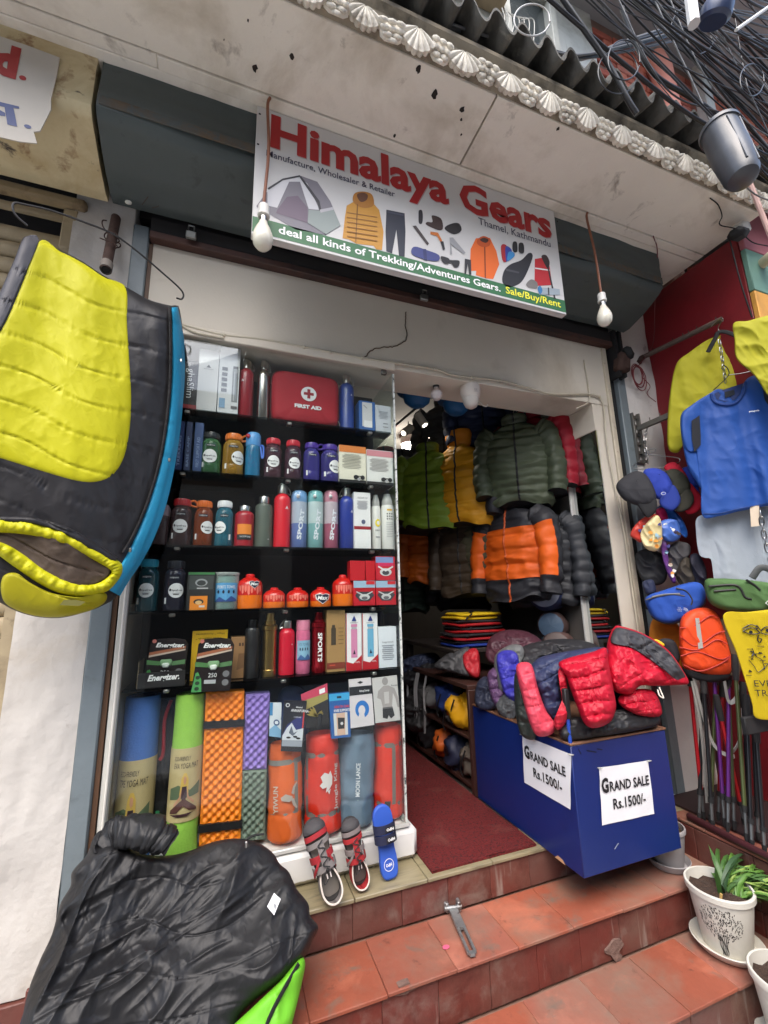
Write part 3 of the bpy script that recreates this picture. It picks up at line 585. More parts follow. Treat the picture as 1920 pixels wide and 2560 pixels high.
u0, zb = Z2(213, 292); u1 = Z2(1508, 700)[0]; zt = Z2(213, 150)[1]; zb = SZ0+.458; cap = zt-zb
mb = MB(); w_ = u1-u0
FS.text(mb, 'Himalaya Gears', (u0+u1)/2+.004, zb-.004, ink(176, 150, 150), w=w_, cap=cap*.94, bold=.035, d=.001); mb.build('lettering_shadow', sign)
mb = MB(); FS.text(mb, 'Himalaya Gears', (u0+u1)/2, zb, M_SRED, w=w_, cap=cap*.94, bold=.036, d=.0014); mb.build('lettering', sign)
mb = MB(); a, b = Z2(195, 345), Z2(787, 525); FS.text(mb, 'Manufacture, Wholesaler & Retailer', a[0], (a[1]+b[1])/2-.012, M_SNAVY, w=b[0]-a[0], cap=.032, align='l', bold=.008); mb.build('lettering', sign)
mb = MB(); a, b = Z2(1172, 655), Z2(1503, 755); FS.text(mb, 'Thamel, Kathmandu', a[0], (a[1]+b[1])/2-.018, M_SNAVY, w=b[0]-a[0], cap=.042, align='l', bold=.005); mb.build('lettering', sign)
mb = MB(); gz = SZ0+.083; FS.poly(mb, [(SX0+.002, SZ0+.012), (SX1-.002, SZ0+.012), (SX1-.002, gz), (SX0+.002, gz)], M_SGREEN); mb.build('green_band', sign)
mb = MB(); a = Z2(250, 730)[0]; b = Z2(1275, 985)[0]; FS.text(mb, 'deal all kinds of Trekking/Adventures Gears.', a, SZ0+.034, M_INKW, w=b-a, cap=.036, align='l', bold=.02, d=.002); mb.build('lettering', sign)
mb = MB(); a = Z2(1300, 1000)[0]; b = Z2(1553, 1060)[0]; FS.text(mb, 'Sale/Buy/Rent', a, SZ0+.034, M_SYEL, w=b-a, cap=.038, align='l', bold=.015, d=.002); mb.build('lettering', sign)
def pic(name, layers):
    mb = MB()
    for i, (c, pts, *sm) in enumerate(layers):
        q = np.array(pts, float); zpoly(mb, q if sm else smooth2(q, 4), ink(*c), .001+.0003*i)
    mb.build(name, sign)
pic('printed_tent', [((120, 116, 124), [(150, 580), (195, 520), (270, 460), (350, 441), (430, 470), (490, 560), (537, 672), (470, 715), (330, 690), (150, 585)], 1), ((205, 204, 206), [(200, 500), (270, 462), (350, 446), (385, 480), (440, 600), (390, 595), (350, 470), (300, 470), (245, 590), (200, 580)], 1), ((104, 88, 104), [(245, 600), (290, 540), (340, 535), (385, 590), (385, 660), (240, 615)], 1), ((52, 50, 56), [(200, 500), (270, 456), (350, 440), (352, 448), (272, 464), (206, 508)], 1), ((52, 50, 56), [(355, 445), (440, 560), (470, 715), (462, 712), (430, 570), (348, 450)], 1), ((140, 150, 146), [(390, 600), (445, 605), (500, 590), (537, 672), (470, 713), (385, 660)], 1), ((180, 178, 182), [(440, 600), (500, 588), (505, 600), (445, 614)], 1)])
pic('printed_jacket', [((196, 140, 46), [(600, 560), (680, 560), (715, 600), (735, 700), (728, 785), (700, 780), (690, 765), (610, 755), (575, 735), (546, 730), (556, 640), (565, 580)], 1), ((170, 112, 36), [(600, 525), (640, 515), (682, 530), (688, 580), (640, 590), (596, 565)]), ((92, 52, 28), [(612, 530), (640, 520), (662, 532), (655, 556), (628, 562)])]+[((146, 98, 34), [(566, 610+22*i), (706, 632+22*i), (706, 636+22*i), (566, 614+22*i)], 1) for i in range(6)]+[((120, 78, 26), [(612, 575), (616, 575), (608, 750), (604, 750)], 1)])
pic('printed_trousers', [((38, 42, 56), [(748, 598), (832, 615), (836, 700), (832, 816), (806, 812), (794, 690), (774, 800), (748, 790), (744, 700)], 1), ((60, 64, 80), [(752, 604), (828, 620), (828, 628), (752, 612)], 1)])
pic('printed_gear', [((40, 38, 44), [(898, 602), (912, 602), (916, 630), (912, 662), (898, 660), (896, 630)]), ((62, 44, 40), [(958, 625), (1000, 640), (1008, 685), (985, 692), (932, 668), (936, 655), (960, 655)]), ((34, 32, 34), [(1022, 675), (1060, 660), (1085, 665), (1093, 695), (1060, 712), (1020, 692)]), ((70, 60, 58), [(868, 674), (884, 672), (944, 755), (936, 764)], 1), ((196, 110, 40), [(950, 700), (985, 705), (1004, 740), (1002, 756), (980, 720), (950, 712)], 1), ((30, 30, 32), [(996, 745), (1010, 745), (1018, 782), (1008, 786)], 1), ((150, 150, 152), [(1038, 728), (1054, 728), (1112, 798), (1104, 804), (1046, 760), (1050, 804), (1042, 804)], 1), ((58, 66, 124), [(862, 785), (880, 770), (930, 785), (988, 808), (985, 835), (930, 830), (870, 808)]), ((40, 46, 96), [(915, 780), (930, 782), (935, 835), (920, 830)], 1), ((28, 26, 28), [(998, 815), (1030, 822), (1042, 832), (1082, 835), (1080, 860), (1060, 864), (1044, 845), (1022, 850), (1004, 838)]), ((46, 44, 48), [(1108, 826), (1136, 832), (1138, 900), (1128, 900), (1121, 850), (1114, 896), (1106, 894)], 1)])
pic('printed_orange_coat', [((226, 104, 30), [(1160, 730), (1225, 728), (1255, 790), (1268, 850), (1240, 918), (1210, 915), (1160, 900), (1162, 880), (1132, 880), (1136, 780)], 1), ((190, 78, 20), [(1168, 735), (1195, 720), (1226, 735), (1222, 765), (1190, 770), (1166, 755)]), ((64, 34, 26), [(1178, 738), (1198, 728), (1218, 738), (1205, 752)]), ((120, 50, 18), [(1198, 770), (1203, 770), (1206, 914), (1201, 914)], 1)])
pic('printed_sleeping_bag', [((36, 36, 40), [(1418, 800), (1420, 825), (1390, 900), (1360, 940), (1310, 955), (1282, 930), (1290, 880), (1320, 850), (1370, 830), (1400, 800)]), ((72, 72, 76), [(1300, 870), (1360, 885), (1358, 892), (1298, 880)], 1), ((168, 34, 44), [(1276, 765), (1300, 762), (1312, 800), (1300, 838), (1282, 830)]), ((40, 60, 150), [(1296, 770), (1318, 775), (1326, 800), (1304, 836), (1298, 830)]), ((52, 132, 190), [(1310, 795), (1332, 795), (1338, 812), (1312, 834), (1304, 830)]), ((34, 34, 36), [(1330, 750), (1348, 750), (1350, 792), (1330, 790)]), ((34, 34, 36), [(1358, 755), (1378, 756), (1380, 798), (1358, 794)])])
pic('printed_backpack', [((186, 36, 42), [(1432, 825), (1482, 818), (1500, 860), (1512, 945), (1430, 950)], 1), ((52, 38, 36), [(1462, 815), (1484, 808), (1500, 840), (1490, 870)]), ((225, 222, 220), [(1432, 865), (1500, 875), (1500, 881), (1432, 871)], 1), ((40, 38, 40), [(1486, 850), (1492, 850), (1528, 1010), (1520, 1010)], 1), ((120, 116, 112), [(1392, 940), (1415, 920), (1442, 935), (1440, 962), (1400, 955)]), ((156, 168, 176), [(1445, 955), (1545, 965), (1548, 992), (1450, 990)], 1), ((60, 120, 170), [(1444, 962), (1456, 950), (1466, 972), (1454, 990)]), ((50, 52, 54), [(1490, 958), (1496, 958), (1498, 992), (1492, 992)], 1)])
mb = MB()
for a, b in ((165, 158), (157, 297), (1535, 652), (1543, 752)):
    q = Z2(a, b); FS.disc(mb, q[0], q[1], .005, .005, M_BLK, .0015, 10)
mb.build('rivets', sign, kind='stuff')
# ---------------------------------------------------------------- bulbs on brown flex
M_FLEX = mat(S(128, 78, 54), rough=.5, var=.15, vs=20); M_BULB = mat(S(226, 222, 206), rough=.25, var=.02, spec=.6, coat=.4)
def bulb(label, p, dz, lean, s=1.0):
    t = thing('light_bulb', label, 'bulb', tuple(p+A(lean[0], lean[1], -dz-.17*s)), 'unlit bulbs hanging from the canopy'); q = p+A(lean[0], lean[1], -dz)
    mb = MB(); mb.tube(curve([p, p+A(-.008, 0, -.05), p+A(lean[0]*.5+.006, 0, -dz*.5), q+A(0, 0, .04), q], 8), .0062, M_FLEX, n=8); mb.build('flex', t)
    mb = MB(); mb.lathe([(.007, .005), (.016*s, .0), (.018*s, -.006), (.018*s, -.03*s), (.020*s, -.034*s), (.020*s, -.042*s), (.015*s, -.045*s)], q, mat(S(214, 212, 206), rough=.35), n=20); mb.build('socket', t)
    mb = MB(); mb.lathe([(.0125*s, -.044*s), (.0135*s, -.050*s), (.0125*s, -.054*s), (.0135*s, -.06*s), (.013*s, -.066*s)], q, steel(), n=18); mb.build('cap', t)
    mb = MB(); mb.lathe([(.013*s, -.064*s), (.016*s, -.075*s), (.024*s, -.092*s), (.031*s, -.112*s), (.0335*s, -.130*s), (.030*s, -.150*s), (.020*s, -.163*s), (.008*s, -.168*s), (.0001, -.1685*s)], q, M_BULB, n=26); mb.build('globe', t)
p = PZ(675, 245, 3.182); top = PY(660, 515, p[1]); bulb('unlit white bulb hanging at the left end of the shop sign', p, p[2]-top[2], (top[0]-p[0], 0), 1.18)
p = PZ(1468, 532, 3.182); top = PY(1503, 735, p[1]); bulb('unlit white bulb hanging right of the shop sign', p, p[2]-top[2], (top[0]-p[0], 0), 1.12)
# torn paper sign of the neighbour
t = thing('paper_sign', 'torn white banner with a red d and a blue Devanagari letter', 'banner', PY(60, 340, -.37))
SYN = -.372; M_PAP = mat(S(190, 184, 174), rough=.8, var=.05, vs=4, dirt=[(S(170, 140, 104), 3, .56, .8)])
def N2(zx, zy): p = PY(zx*.28931, 60+zy*.28931, SYN); return (p[0], p[2])
FN = Face((0, SYN, 0)); mb = MB(); outl = [N2(*q) for q in ((-900, -150), (-200, 60), (0, 105), (250, 190), (515, 290), (490, 440), (440, 650), (440, 740), (345, 925), (290, 930), (318, 1030), (170, 1015), (0, 975), (-900, 760))]
mb.prism([(x, SYN, z) for x, z in outl], (0, .004, 0), M_PAP); mb.build('sheet', t)
mb = MB(); a = N2(-95, 450); b = N2(140, 465); e = N2(130, 190); FN.text(mb, 'd', (a[0]+b[0])/2, b[1], ink(150, 28, 28), w=b[0]-a[0], cap=(e[1]-b[1])*.92, bold=.06); mb.build('lettering', t); mb = MB(); c = N2(197, 468); FN.disc(mb, c[0], c[1], .0105, .0105, ink(150, 28, 28)); mb.build('lettering', t)
mb = MB(); q = [N2(*v) for v in ((-80, 655), (165, 715), (168, 735), (118, 728), (150, 890), (65, 870), (40, 720), (-80, 690))]; FN.poly(mb, q, ink(34, 56, 110)); mb.build('lettering', t); mb = MB(); q = [N2(*v) for v in ((-80, 760), (-10, 740), (45, 770), (48, 800), (-20, 790), (-80, 815))]; FN.poly(mb, q, ink(34, 56, 110)); mb.build('lettering', t); mb = MB(); c = N2(240, 888); FN.disc(mb, c[0], c[1], .0105, .008, ink(34, 56, 110)); mb.build('lettering', t)
# ================================================================ glass display cabinet
CX0, CX1, CYF, CYB = -.352, .790, .012, .36
SHELF = [1.955, 1.668, 1.342, 1.071, .782]; CFL = .137
cab = thing('display_cabinet', 'glass display cabinet on a white plinth, shelves full of bottles and boxes', 'cabinet', (.22, .18, 0))
M_PL = mat(S(222, 221, 218), rough=.35, var=.04, vs=5, dirt=(S(170, 160, 145), 5, .62, .85)); M_CBACK = mat(S(36, 36, 38), rough=.7, var=.1)
mb = MB(); mb.bb(CX0-.03, .836, .0, .40, .004, .128, M_PL, bev=.022); mb.build('plinth', cab)
mb = MB(); mb.bb(CX0-.02, .80, .006, .022, .129, .146, mat(S(205, 205, 200), rough=.3, metal=.3), bev=.003); mb.bb(.784, .80, .024, .38, .129, .146, mat(S(205, 205, 200), rough=.3, metal=.3), bev=.003); mb.build('glass_channel', cab)
mb = MB(); mb.bb(CX0, .775, .026, CYB, .1285, CFL, M_PL); mb.build('floor_board', cab)
mb = MB(); mb.bb(CX0, .785, CYB, CYB+.012, .13, 2.30, M_CBACK); mb.build('back_panel', cab)
mb = MB(); mb.bb(CX0-.014, CX0-.002, .02, CYB, .13, 2.30, mat(S(120, 112, 100), rough=.5)); mb.build('side_panel', cab)
M_SH = glass((.42, .46, .46), .8)
for z in SHELF:
    mb = MB(); mb.bb(CX0, .772, .035, CYB-.004, z-.008, z-.0006, M_SH); sh = mb.build('shelf', cab, smooth=False)
    for x in (-.2, .25, .66):
        mb = MB(); mb.box((x, .05, z-.016), (.022, .035, .014), steel(), bev=.003); mb.build('shelf_clip', sh)
mb = MB(); mb.bb(CX0+.004, CX1-.012, CYF-.003, CYF+.003, .146, 2.283, glass((.96, .98, .97), 1.0)); mb.build('front_glass', cab, smooth=False)
mb = MB(); mb.bb(CX1-.008, CX1-.002, CYF+.006, CYB, .146, 2.283, glass((.90, .95, .93), .62)); mb.build('side_glass', cab, smooth=False)
mb = MB(); mb.bb(CX1-.0095, CX1-.001, CYF-.006, CYF+.004, .146, 2.275, mat(S(196, 200, 194), rough=.3, var=.3, vs=60, dirt=(S(70, 74, 72), 40, .56, .62))); mb.build('glass_edge', cab)
p = PY(958, 930, CYF); mb = MB(); mb.box(p+A(0, -.008, -.006), (.03, .02, .03), steel(120, 118, 112), bev=.004); mb.build('glass_clip', cab)
mb = MB(); mb.bb(CX0-.03, CX0-.002, -.006, .018, .0, 2.29, mat(S(196, 194, 186), rough=.5, var=.08, vs=10), bev=.003); mb.tube([(CX0-.012, -.012, .0), (CX0-.010, -.012, 1.2), (CX0-.012, -.012, 2.28)], .0045, mat(S(214, 210, 200), rough=.5), n=8); mb.build('edge_strip', cab)
# ---------------------------------------------------------------- goods: every one a thing of its own
def IT(x0, x1, yb, yt, Y=.10):
    """pixel box -> centre x, base z, width, height on the plane y = Y"""
    m = (x0+x1)/2; b = PY(m, yb, Y); t_ = PY(m, yt, Y); ym = (yb+yt)/2
    return (PY(x0, ym, Y)[0]+PY(x1, ym, Y)[0])/2, b[2], PY(x1, ym, Y)[0]-PY(x0, ym, Y)[0], t_[2]-b[2]
W_INK, K_INK = ink(236, 236, 234), ink(28, 28, 30)
def item(nm, lab, cat, x0, x1, yb, yt, sh, Y=.10, grp=None):
    x, z, w, h = IT(x0, x1, yb, yt, Y); z0 = SHELF[sh]+.0005 if sh is not None else CFL+.001
    h = max(.02, z+h-z0); return thing(nm, lab, cat, (x, Y, z0), grp), x, z0, w, h
def lath(t, nm, prof, x, y, z, R, h, m, n=28, parent=None):
    mb = MB(); mb.lathe([(max(r*R, .0001), q*h) for r, q in prof], (x, y, z), m, n=n); return mb.build(nm, parent or t, ang=35)
def ring(t, nm, c, r, th, m, ax='y', parent=None):
    mb = MB(); a = np.linspace(0, 2*math.pi, 25)[:-1]
    P_ = [c+(A(math.cos(q)*r, 0, math.sin(q)*r) if ax == 'y' else A(math.cos(q)*r, math.sin(q)*r, 0)) for q in a]; mb.tube(P_, th, m, n=6, closed=True); return mb.build(nm, parent or t)
def wide_bottle(lab, x0, x1, yb, yt, sh, body, lid, loop=0, stick=0.0, alpha=.5, Y=.10):
    t, x, z, w, h = item('water_bottle', lab, 'bottle', x0, x1, yb, yt, sh, Y, 'wide-mouth bottles in the cabinet'); R = w/2
    b = lath(t, 'body', [(.9, 0), (.97, .012), (1, .03), (1, .24), (.985, .25), (1, .26), (1, .66), (.98, .72), (.90, .77), (.76, .815), (.70, .83), (.70, .86)], x, Y, z, R, h, plast(*body, a=alpha))
    lath(t, 'lid', [(.72, .85), (.78, .855), (.79, .87), (.79, .975), (.76, .995), (.70, 1.0), (.01, 1.0)], x, Y, z, R, h, mat(S(*lid), rough=.35, var=.03, coat=.2))
    mb = MB()
    for k in range(22): a = k*2*math.pi/22; mb.box((x+.795*R*math.cos(a), Y+.795*R*math.sin(a), z+.922*h), (.0025, .0025, .10*h), mat(S(*lid), rough=.35, var=.03, coat=.2))
    mb.build('lid_ribs', t, smooth=False, kind='stuff')
    FB = Face((x, Y-R, z), bend=R); mb = MB()
    if stick is not None:
        FB.disc(mb, stick*R, .40*h, .70*R, .70*R, W_INK, .0012); st = mb.build('sticker', t); mb = MB()
        FB.text(mb, 'bpafree', stick*R+.08*R, .40*h, ink(60, 62, 66), w=.92*R, h=.24*R, d=.002, bold=.01); FB.disc(mb, stick*R-.52*R, .41*h, .09*R, .13*R, ink(40, 40, 44), .002, 12); FB.rect(mb, stick*R, .40*h-.36*R, .5*R, .09*R, K_INK, .002)
        for q in (.25, .33): FB.rect(mb, stick*R, .40*h-q*R+.0*R+.03*R, .7*R, .02*R, ink(170, 170, 172), .002)
        mb.build('sticker_print', st)
    mb = MB(); FB.rect(mb, .0, .655*h, .9*R, .055*h, ink(24, 26, 40), .001); FB.text(mb, 'nalgene', 0, .655*h, W_INK, w=.74*R, h=.036*h, d=.002, shear=.2); mb.build('brand_print', t)
    mb = MB(); FB.rect(mb, -.72*R if stick is None or stick > -.2 else .7*R, .20*h, .22*R, .12*h, W_INK, .0011); mb.build('barcode', t)
    if loop: 
        mb = MB(); q = x+loop*R*.7; mb.tube(curve([(q, Y, z+.93*h), (q+loop*.35*R, Y-.1*R, z+1.0*h), (q+loop*.75*R, Y-.1*R, z+.97*h), (q+loop*.7*R, Y-.05*R, z+.90*h), (q+loop*.2*R, Y, z+.87*h), (q-loop*.1*R, Y, z+.86*h)], 6), .0045, mat(S(*lid), rough=.4), n=8); mb.build('strap', t)
    return t
def flask(lab, x0, x1, yb, yt, sh, col, cap=(176, 174, 168), prof=None, capz=.86, handle=0, Y=.10, metal=0, rough=.35, logo=None, text=None, grp='metal flasks in the cabinet'):
    t, x, z, w, h = item('flask', lab, 'flask', x0, x1, yb, yt, sh, Y, grp); R = w/2
    m = mat(S(*col), rough=rough, metal=metal, var=.05, vs=20, coat=0 if metal else .25)
    lath(t, 'body', prof or [(.93, 0), (1, .012), (1, .74), (.97, .78), (.86, .815), (.66, .845), (.56, .86)], x, Y, z, R, h, m)
    lath(t, 'cap', [(.56, capz), (.6, capz+.004), (.6, .985), (.56, 1), (.01, 1)], x, Y, z, R, h, steel(*cap))
    if handle: mb = MB(); mb.tube(curve([(x-.55*R, Y, z+.94*h), (x-.9*R*handle*0-.2*R, Y-.2*R, z+1.03*h), (x+.75*R*handle, Y-.1*R, z+.95*h), (x+.95*R*handle, Y, z+.86*h), (x+.58*R*handle, Y, z+.88*h)], 6), .003, steel(), n=6); mb.build('handle', t)
    FB = Face((x, Y-R, z), bend=R)
    if logo:
        mb = MB(); lx, lz, s = logo; FB.poly(mb, [(lx*R-.15*R*s, lz*h), (lx*R+.15*R*s, lz*h), (lx*R, lz*h+.3*R*s)], W_INK); FB.rect(mb, lx*R, lz*h-.10*R*s, .5*R*s, .07*R*s, W_INK); mb.build('logo', t)
    if text: mb = MB(); FB.text(mb, text, 0, .42*h, W_INK, w=.48*h, h=.6*R, rot=-math.pi/2, bold=.03); mb.build('lettering', t)
    return t
def carton(nm, lab, cat, x0, x1, yb, yt, sh, col, dep=.08, Y=.06, prints=(), grp=None, z0=None, rz=0, top=None):
    t, x, z, w, h = item(nm, lab, cat, x0, x1, yb, yt, sh, Y, grp)
    if z0 is not None: h = h+(z-z0) if False else h; dz = z0-z; z = z0; h = h-dz; t.location.z = z0
    mb = MB(); mb.bb(x-w/2, x+w/2, Y, Y+dep, z, z+h, mat(S(*col), rough=.5, var=.04, vs=15, bump=.06, bs=40), bev=.0015); mb.build('carton', t)
    FB = Face((x-w/2, Y, z)); k = 0
    for name, layers in prints:
        mb = MB()
        for L_ in layers:
            k += 1; d = .0008+.0002*k; o = L_[0]; c = ink(*L_[1]); a = L_[2:]
            if o == 'r': FB.rect(mb, a[0]*w, a[1]*h, a[2]*w, a[3]*h, c, d)
            if o == 'e': FB.disc(mb, a[0]*w, a[1]*h, a[2]*w, a[3]*h, c, d)
            if o == 'p': FB.poly(mb, [(q[0]*w, q[1]*h) for q in a[0]], c, d)
            if o == 't':
                rt = len(a) > 6 and abs(abs(a[6])-math.pi/2) < .1
                FB.text(mb, a[0], a[1]*w, a[2]*h, c, w=a[3]*(h if rt else w), h=a[4]*(w if rt else h), d=d, bold=a[5] if len(a) > 5 else 0, rot=a[6] if len(a) > 6 else 0, shear=a[7] if len(a) > 7 else 0)
        mb.build(name, t)
    return t
def lines(c, x, y0, y1, n, w, th=.02): return [('r', c, x, y0+(y1-y0)*i/max(1, n-1), w*(1 if i % 3 else .8), th) for i in range(n)]
# row 1
carton('box', 'black box lettered ghaSlim at the left end of the top shelf', 'box', 452, 494, 1027, 905, 0, (26, 26, 28), prints=[('red_strip', [('r', (150, 30, 34), .5, .05, 1, .10)]), ('lettering', [('t', (225, 225, 222), 'ghaSlim', .5, .55, .62, .55, 0, -math.pi/2)])], Y=.05)
carton('box', 'plain white flask box with a small mountain logo on the top shelf', 'box', 494, 545, 1033, 873, 0, (206, 206, 204), prints=[('logo', [('p', (50, 50, 52), [(.38, .70), (.62, .70), (.5, .75)]), ('t', (60, 60, 62), 'AQUALLEY', .5, .675, .5, .022)])], Y=.05)
carton('box', 'white box printed with a steel vacuum flask on the top shelf', 'box', 546, 598, 1042, 868, 0, (212, 214, 214), prints=[('flask_print', [('r', (120, 124, 126), .80, .42, .28, .48), ('e', (150, 154, 156), .80, .66, .14, .05), ('r', (70, 72, 74), .80, .70, .24, .04), ('r', (176, 180, 182), .76, .42, .06, .44), ('t', (60, 60, 62), 'AQUALLEY', .78, .90, .4, .02)]), ('thumbnails', [('r', (92, 96, 100), .28, q, .26, .05) for q in (.66, .58, .50, .42, .34)]), ('blue_patch', [('r', (120, 156, 186), .22, .15, .28, .14), ('r', (70, 72, 76), .8, .10, .3, .04)])], Y=.05)
flask('tall red steel-capped flask on the top shelf', 595, 634, 1048, 905, 0, (150, 24, 38), handle=1, logo=(-.5, .62, .8))
flask('plain brushed steel flask on the top shelf', 642, 675, 1052, 907, 0, (176, 172, 164), metal=1, rough=.25, handle=1)
# first aid pouch
t, x, z, w, h = item('first_aid_bag', 'red fabric first aid bag with white cross on the top shelf', 'bag', 679, 846, 1066, 935, 0, .07)
mb = MB(); M_FA = mat(S(168, 14, 32), rough=.7, var=.06, vs=30, bump=.35, bs=240, bd=.004)
G = []; n_ = 64; sp = np.linspace(0, 2*math.pi, n_+1)[:-1]
for i, (sc, yy) in enumerate(((.0, -.004), (.5, -.004), (.85, .0), (.97, .01), (1, .03), (1, .05), (.97, .07), (.85, .08), (0, .08))):
    cx_ = np.sign(np.cos(sp))*np.abs(np.cos(sp))**.28; sz_ = np.sign(np.sin(sp))*np.abs(np.sin(sp))**.28
    G.append(np.stack([x+sc*w/2*cx_, .055+yy+.003*np.sin(cx_*9+sz_*4)*sc, z+h/2+sc*h/2*sz_], -1))
mb.grid(np.array(G), M_FA, wv=True); mb.build('pouch', t, ang=60)
mb = MB(); mb.tube(np.stack([x+w/2*np.sign(np.cos(sp))*np.abs(np.cos(sp))**.28*1.004, sp*0+.078, z+h/2+h/2*np.sign(np.sin(sp))*np.abs(np.sin(sp))**.28*1.004], -1), .0035, fab(110, 10, 24), n=6, closed=True); mb.build('piping', t)
FB = Face((x, .049, z+h*.5)); mb = MB(); FB.disc(mb, .01, .07*h, .115*w, .115*w, W_INK, .001); FB.rect(mb, .01, .07*h, .15*w, .045*w, ink(150, 16, 30), .002); FB.rect(mb, .01, .07*h, .045*w, .15*w, ink(150, 16, 30), .0025); mb.build('cross_emblem', t)
mb = MB(); FB.text(mb, 'FIRST AID', .008, -.185*h, W_INK, w=.40*w, h=.075*h, bold=.05); mb.build('lettering', t)
mb = MB(); mb.tube(curve([(x+w/2-.002, .07, z+.04), (x+w/2+.004, .06, z+.02), (x+w/2, .055, z+.005)], 4), .002, steel(), n=6); mb.build('zip_pull', t)
flask('tall blue flask beside the first aid bag on the top shelf', 848, 884, 1083, 943, 0, (26, 60, 140), handle=1, logo=(.45, .62, .6))
carton('box', 'blue open-fronted box with white card on the top shelf', 'box', 898, 938, 1085, 1003, 0, (40, 96, 164), prints=[('card', [('r', (214, 214, 210), .5, .55, .62, .80), ('r', (236, 236, 232), .55, .24, .5, .22), ('p', (120, 118, 112), [(.28, .86), (.5, .76), (.49, .74), (.27, .84)])])])
carton('box', 'small plain white box at the right end of the top shelf', 'box', 939, 978, 1087, 1014, 0, (206, 210, 214), prints=[('fine_print', lines((150, 154, 160), .5, .52, .76, 6, .6, .018)+[('r', (110, 112, 116), .62, .34, .3, .03), ('r', (130, 132, 136), .62, .22, .34, .025)])])
# row 2
for i, (a, b) in enumerate(((438, 458), (462, 478), (484, 506))):
    carton('book', ('dark blue book standing at the far left of the second shelf', 'slim navy book, middle of the three books on the second shelf', 'blue book with lettered spine beside the green bottle')[i], 'book', a, b, 1188, 1052+i*2, 1, ((24, 44, 92), (30, 46, 84), (46, 74, 122))[i], dep=.15, prints=[('spine_print', [('t', (150, 170, 205), ('TREKKING', 'BASE CAMP', 'FIRST SUPPORT AID')[i], .5, .4, .6, .36, 0, math.pi/2)])], grp='books in the cabinet')
wide_bottle('clear green wide-mouth bottle with black lid on the second shelf', 500, 553, 1197, 1085, 1, (96, 150, 104), (34, 36, 36), stick=-.05, alpha=.3)
wide_bottle('clear amber bottle with orange lid and loop on the second shelf', 556, 609, 1200, 1088, 1, (196, 152, 66), (222, 118, 34), loop=1, stick=.55, alpha=.35)
# blue sports bottle
t, x, z, w, h = item('sports_bottle', 'translucent blue sports bottle with flip lid and strap', 'bottle', 613, 651, 1201, 1083, 1); R = w/2
lath(t, 'body', [(.9, 0), (1, .02), (1, .62), (.95, .68), (.9, .70)], x, .10, z, R, h, plast(54, 140, 186, .55)); lath(t, 'lid', [(.96, .69), (1.02, .71), (1.02, .84), (.98, .93), (.8, .985), (.4, 1), (.01, 1)], x, .10, z, R, h, paint(92, 158, 216, .35))
mb = MB(); mb.lathe([(.001, 0), (.009, 0), (.010, .006), (.006, .012), (.001, .012)], (x-.75*R, .10-.75*R, z+.88*h), paint(196, 44, 60), n=14, rot=rotx(1.57)); mb.build('lid_button', t)
mb = MB(); mb.tube(curve([(x+.9*R, .08, z+.70*h), (x+1.25*R, .06, z+.66*h), (x+1.3*R, .055, z+.45*h), (x+1.15*R, .055, z+.40*h), (x+1.05*R, .06, z+.5*h), (x+.95*R, .07, z+.66*h)], 6), .004, paint(74, 120, 214), n=6); mb.build('strap', t)
FB = Face((x, .10-R, z), bend=R); mb = MB(); [FB.rect(mb, random.Random(i).uniform(-.7, .7)*R, (.2+.4*random.Random(i+50).random())*h, .16*R, .03*h, ink(30, 84, 132), .001) for i in range(14)]; mb.build('pattern_print', t, kind='stuff')
wide_bottle('smoky bottle with red lid, left of two on the second shelf', 660, 704, 1204, 1099, 1, (96, 62, 72), (196, 26, 44), stick=-.02, alpha=.45)
wide_bottle('smoky bottle with red lid, right of two on the second shelf', 711, 753, 1207, 1104, 1, (88, 56, 70), (196, 26, 44), stick=.1, alpha=.45)
wide_bottle('clear purple bottle with loop lid and no round sticker', 758, 799, 1211, 1110, 1, (84, 78, 158), (78, 52, 150), loop=1, stick=None, alpha=.5)
wide_bottle('clear purple bottle with round white sticker on the second shelf', 801, 847, 1211, 1115, 1, (84, 78, 150), (78, 52, 150), stick=.45, alpha=.5)
goggles = lambda: [('e', (30, 30, 32), .62, .17, .10, .06), ('e', (30, 30, 32), .86, .17, .08, .06), ('r', (40, 40, 42), .74, .20, .2, .02), ('e', (180, 180, 180), .72, .12, .06, .04)]
carton('box', 'cream box with orange top band beside the purple bottles', 'box', 848, 915, 1217, 1115, 1, (224, 220, 200), prints=[('band', [('r', (214, 124, 52), .5, .91, 1, .18), ('r', (30, 30, 30), .5, .05, 1, .10)]), ('fine_print', lines((150, 146, 132), .46, .40, .76, 10, .7, .014)), ('picture', goggles())])
carton('box', 'white box with pink top band at the right of the second shelf', 'box', 917, 983, 1219, 1126, 1, (222, 222, 216), prints=[('band', [('r', (206, 134, 142), .5, .90, 1, .17), ('r', (30, 30, 30), .5, .05, 1, .10)]), ('fine_print', lines((150, 146, 142), .46, .40, .74, 10, .7, .014)), ('picture', goggles())])
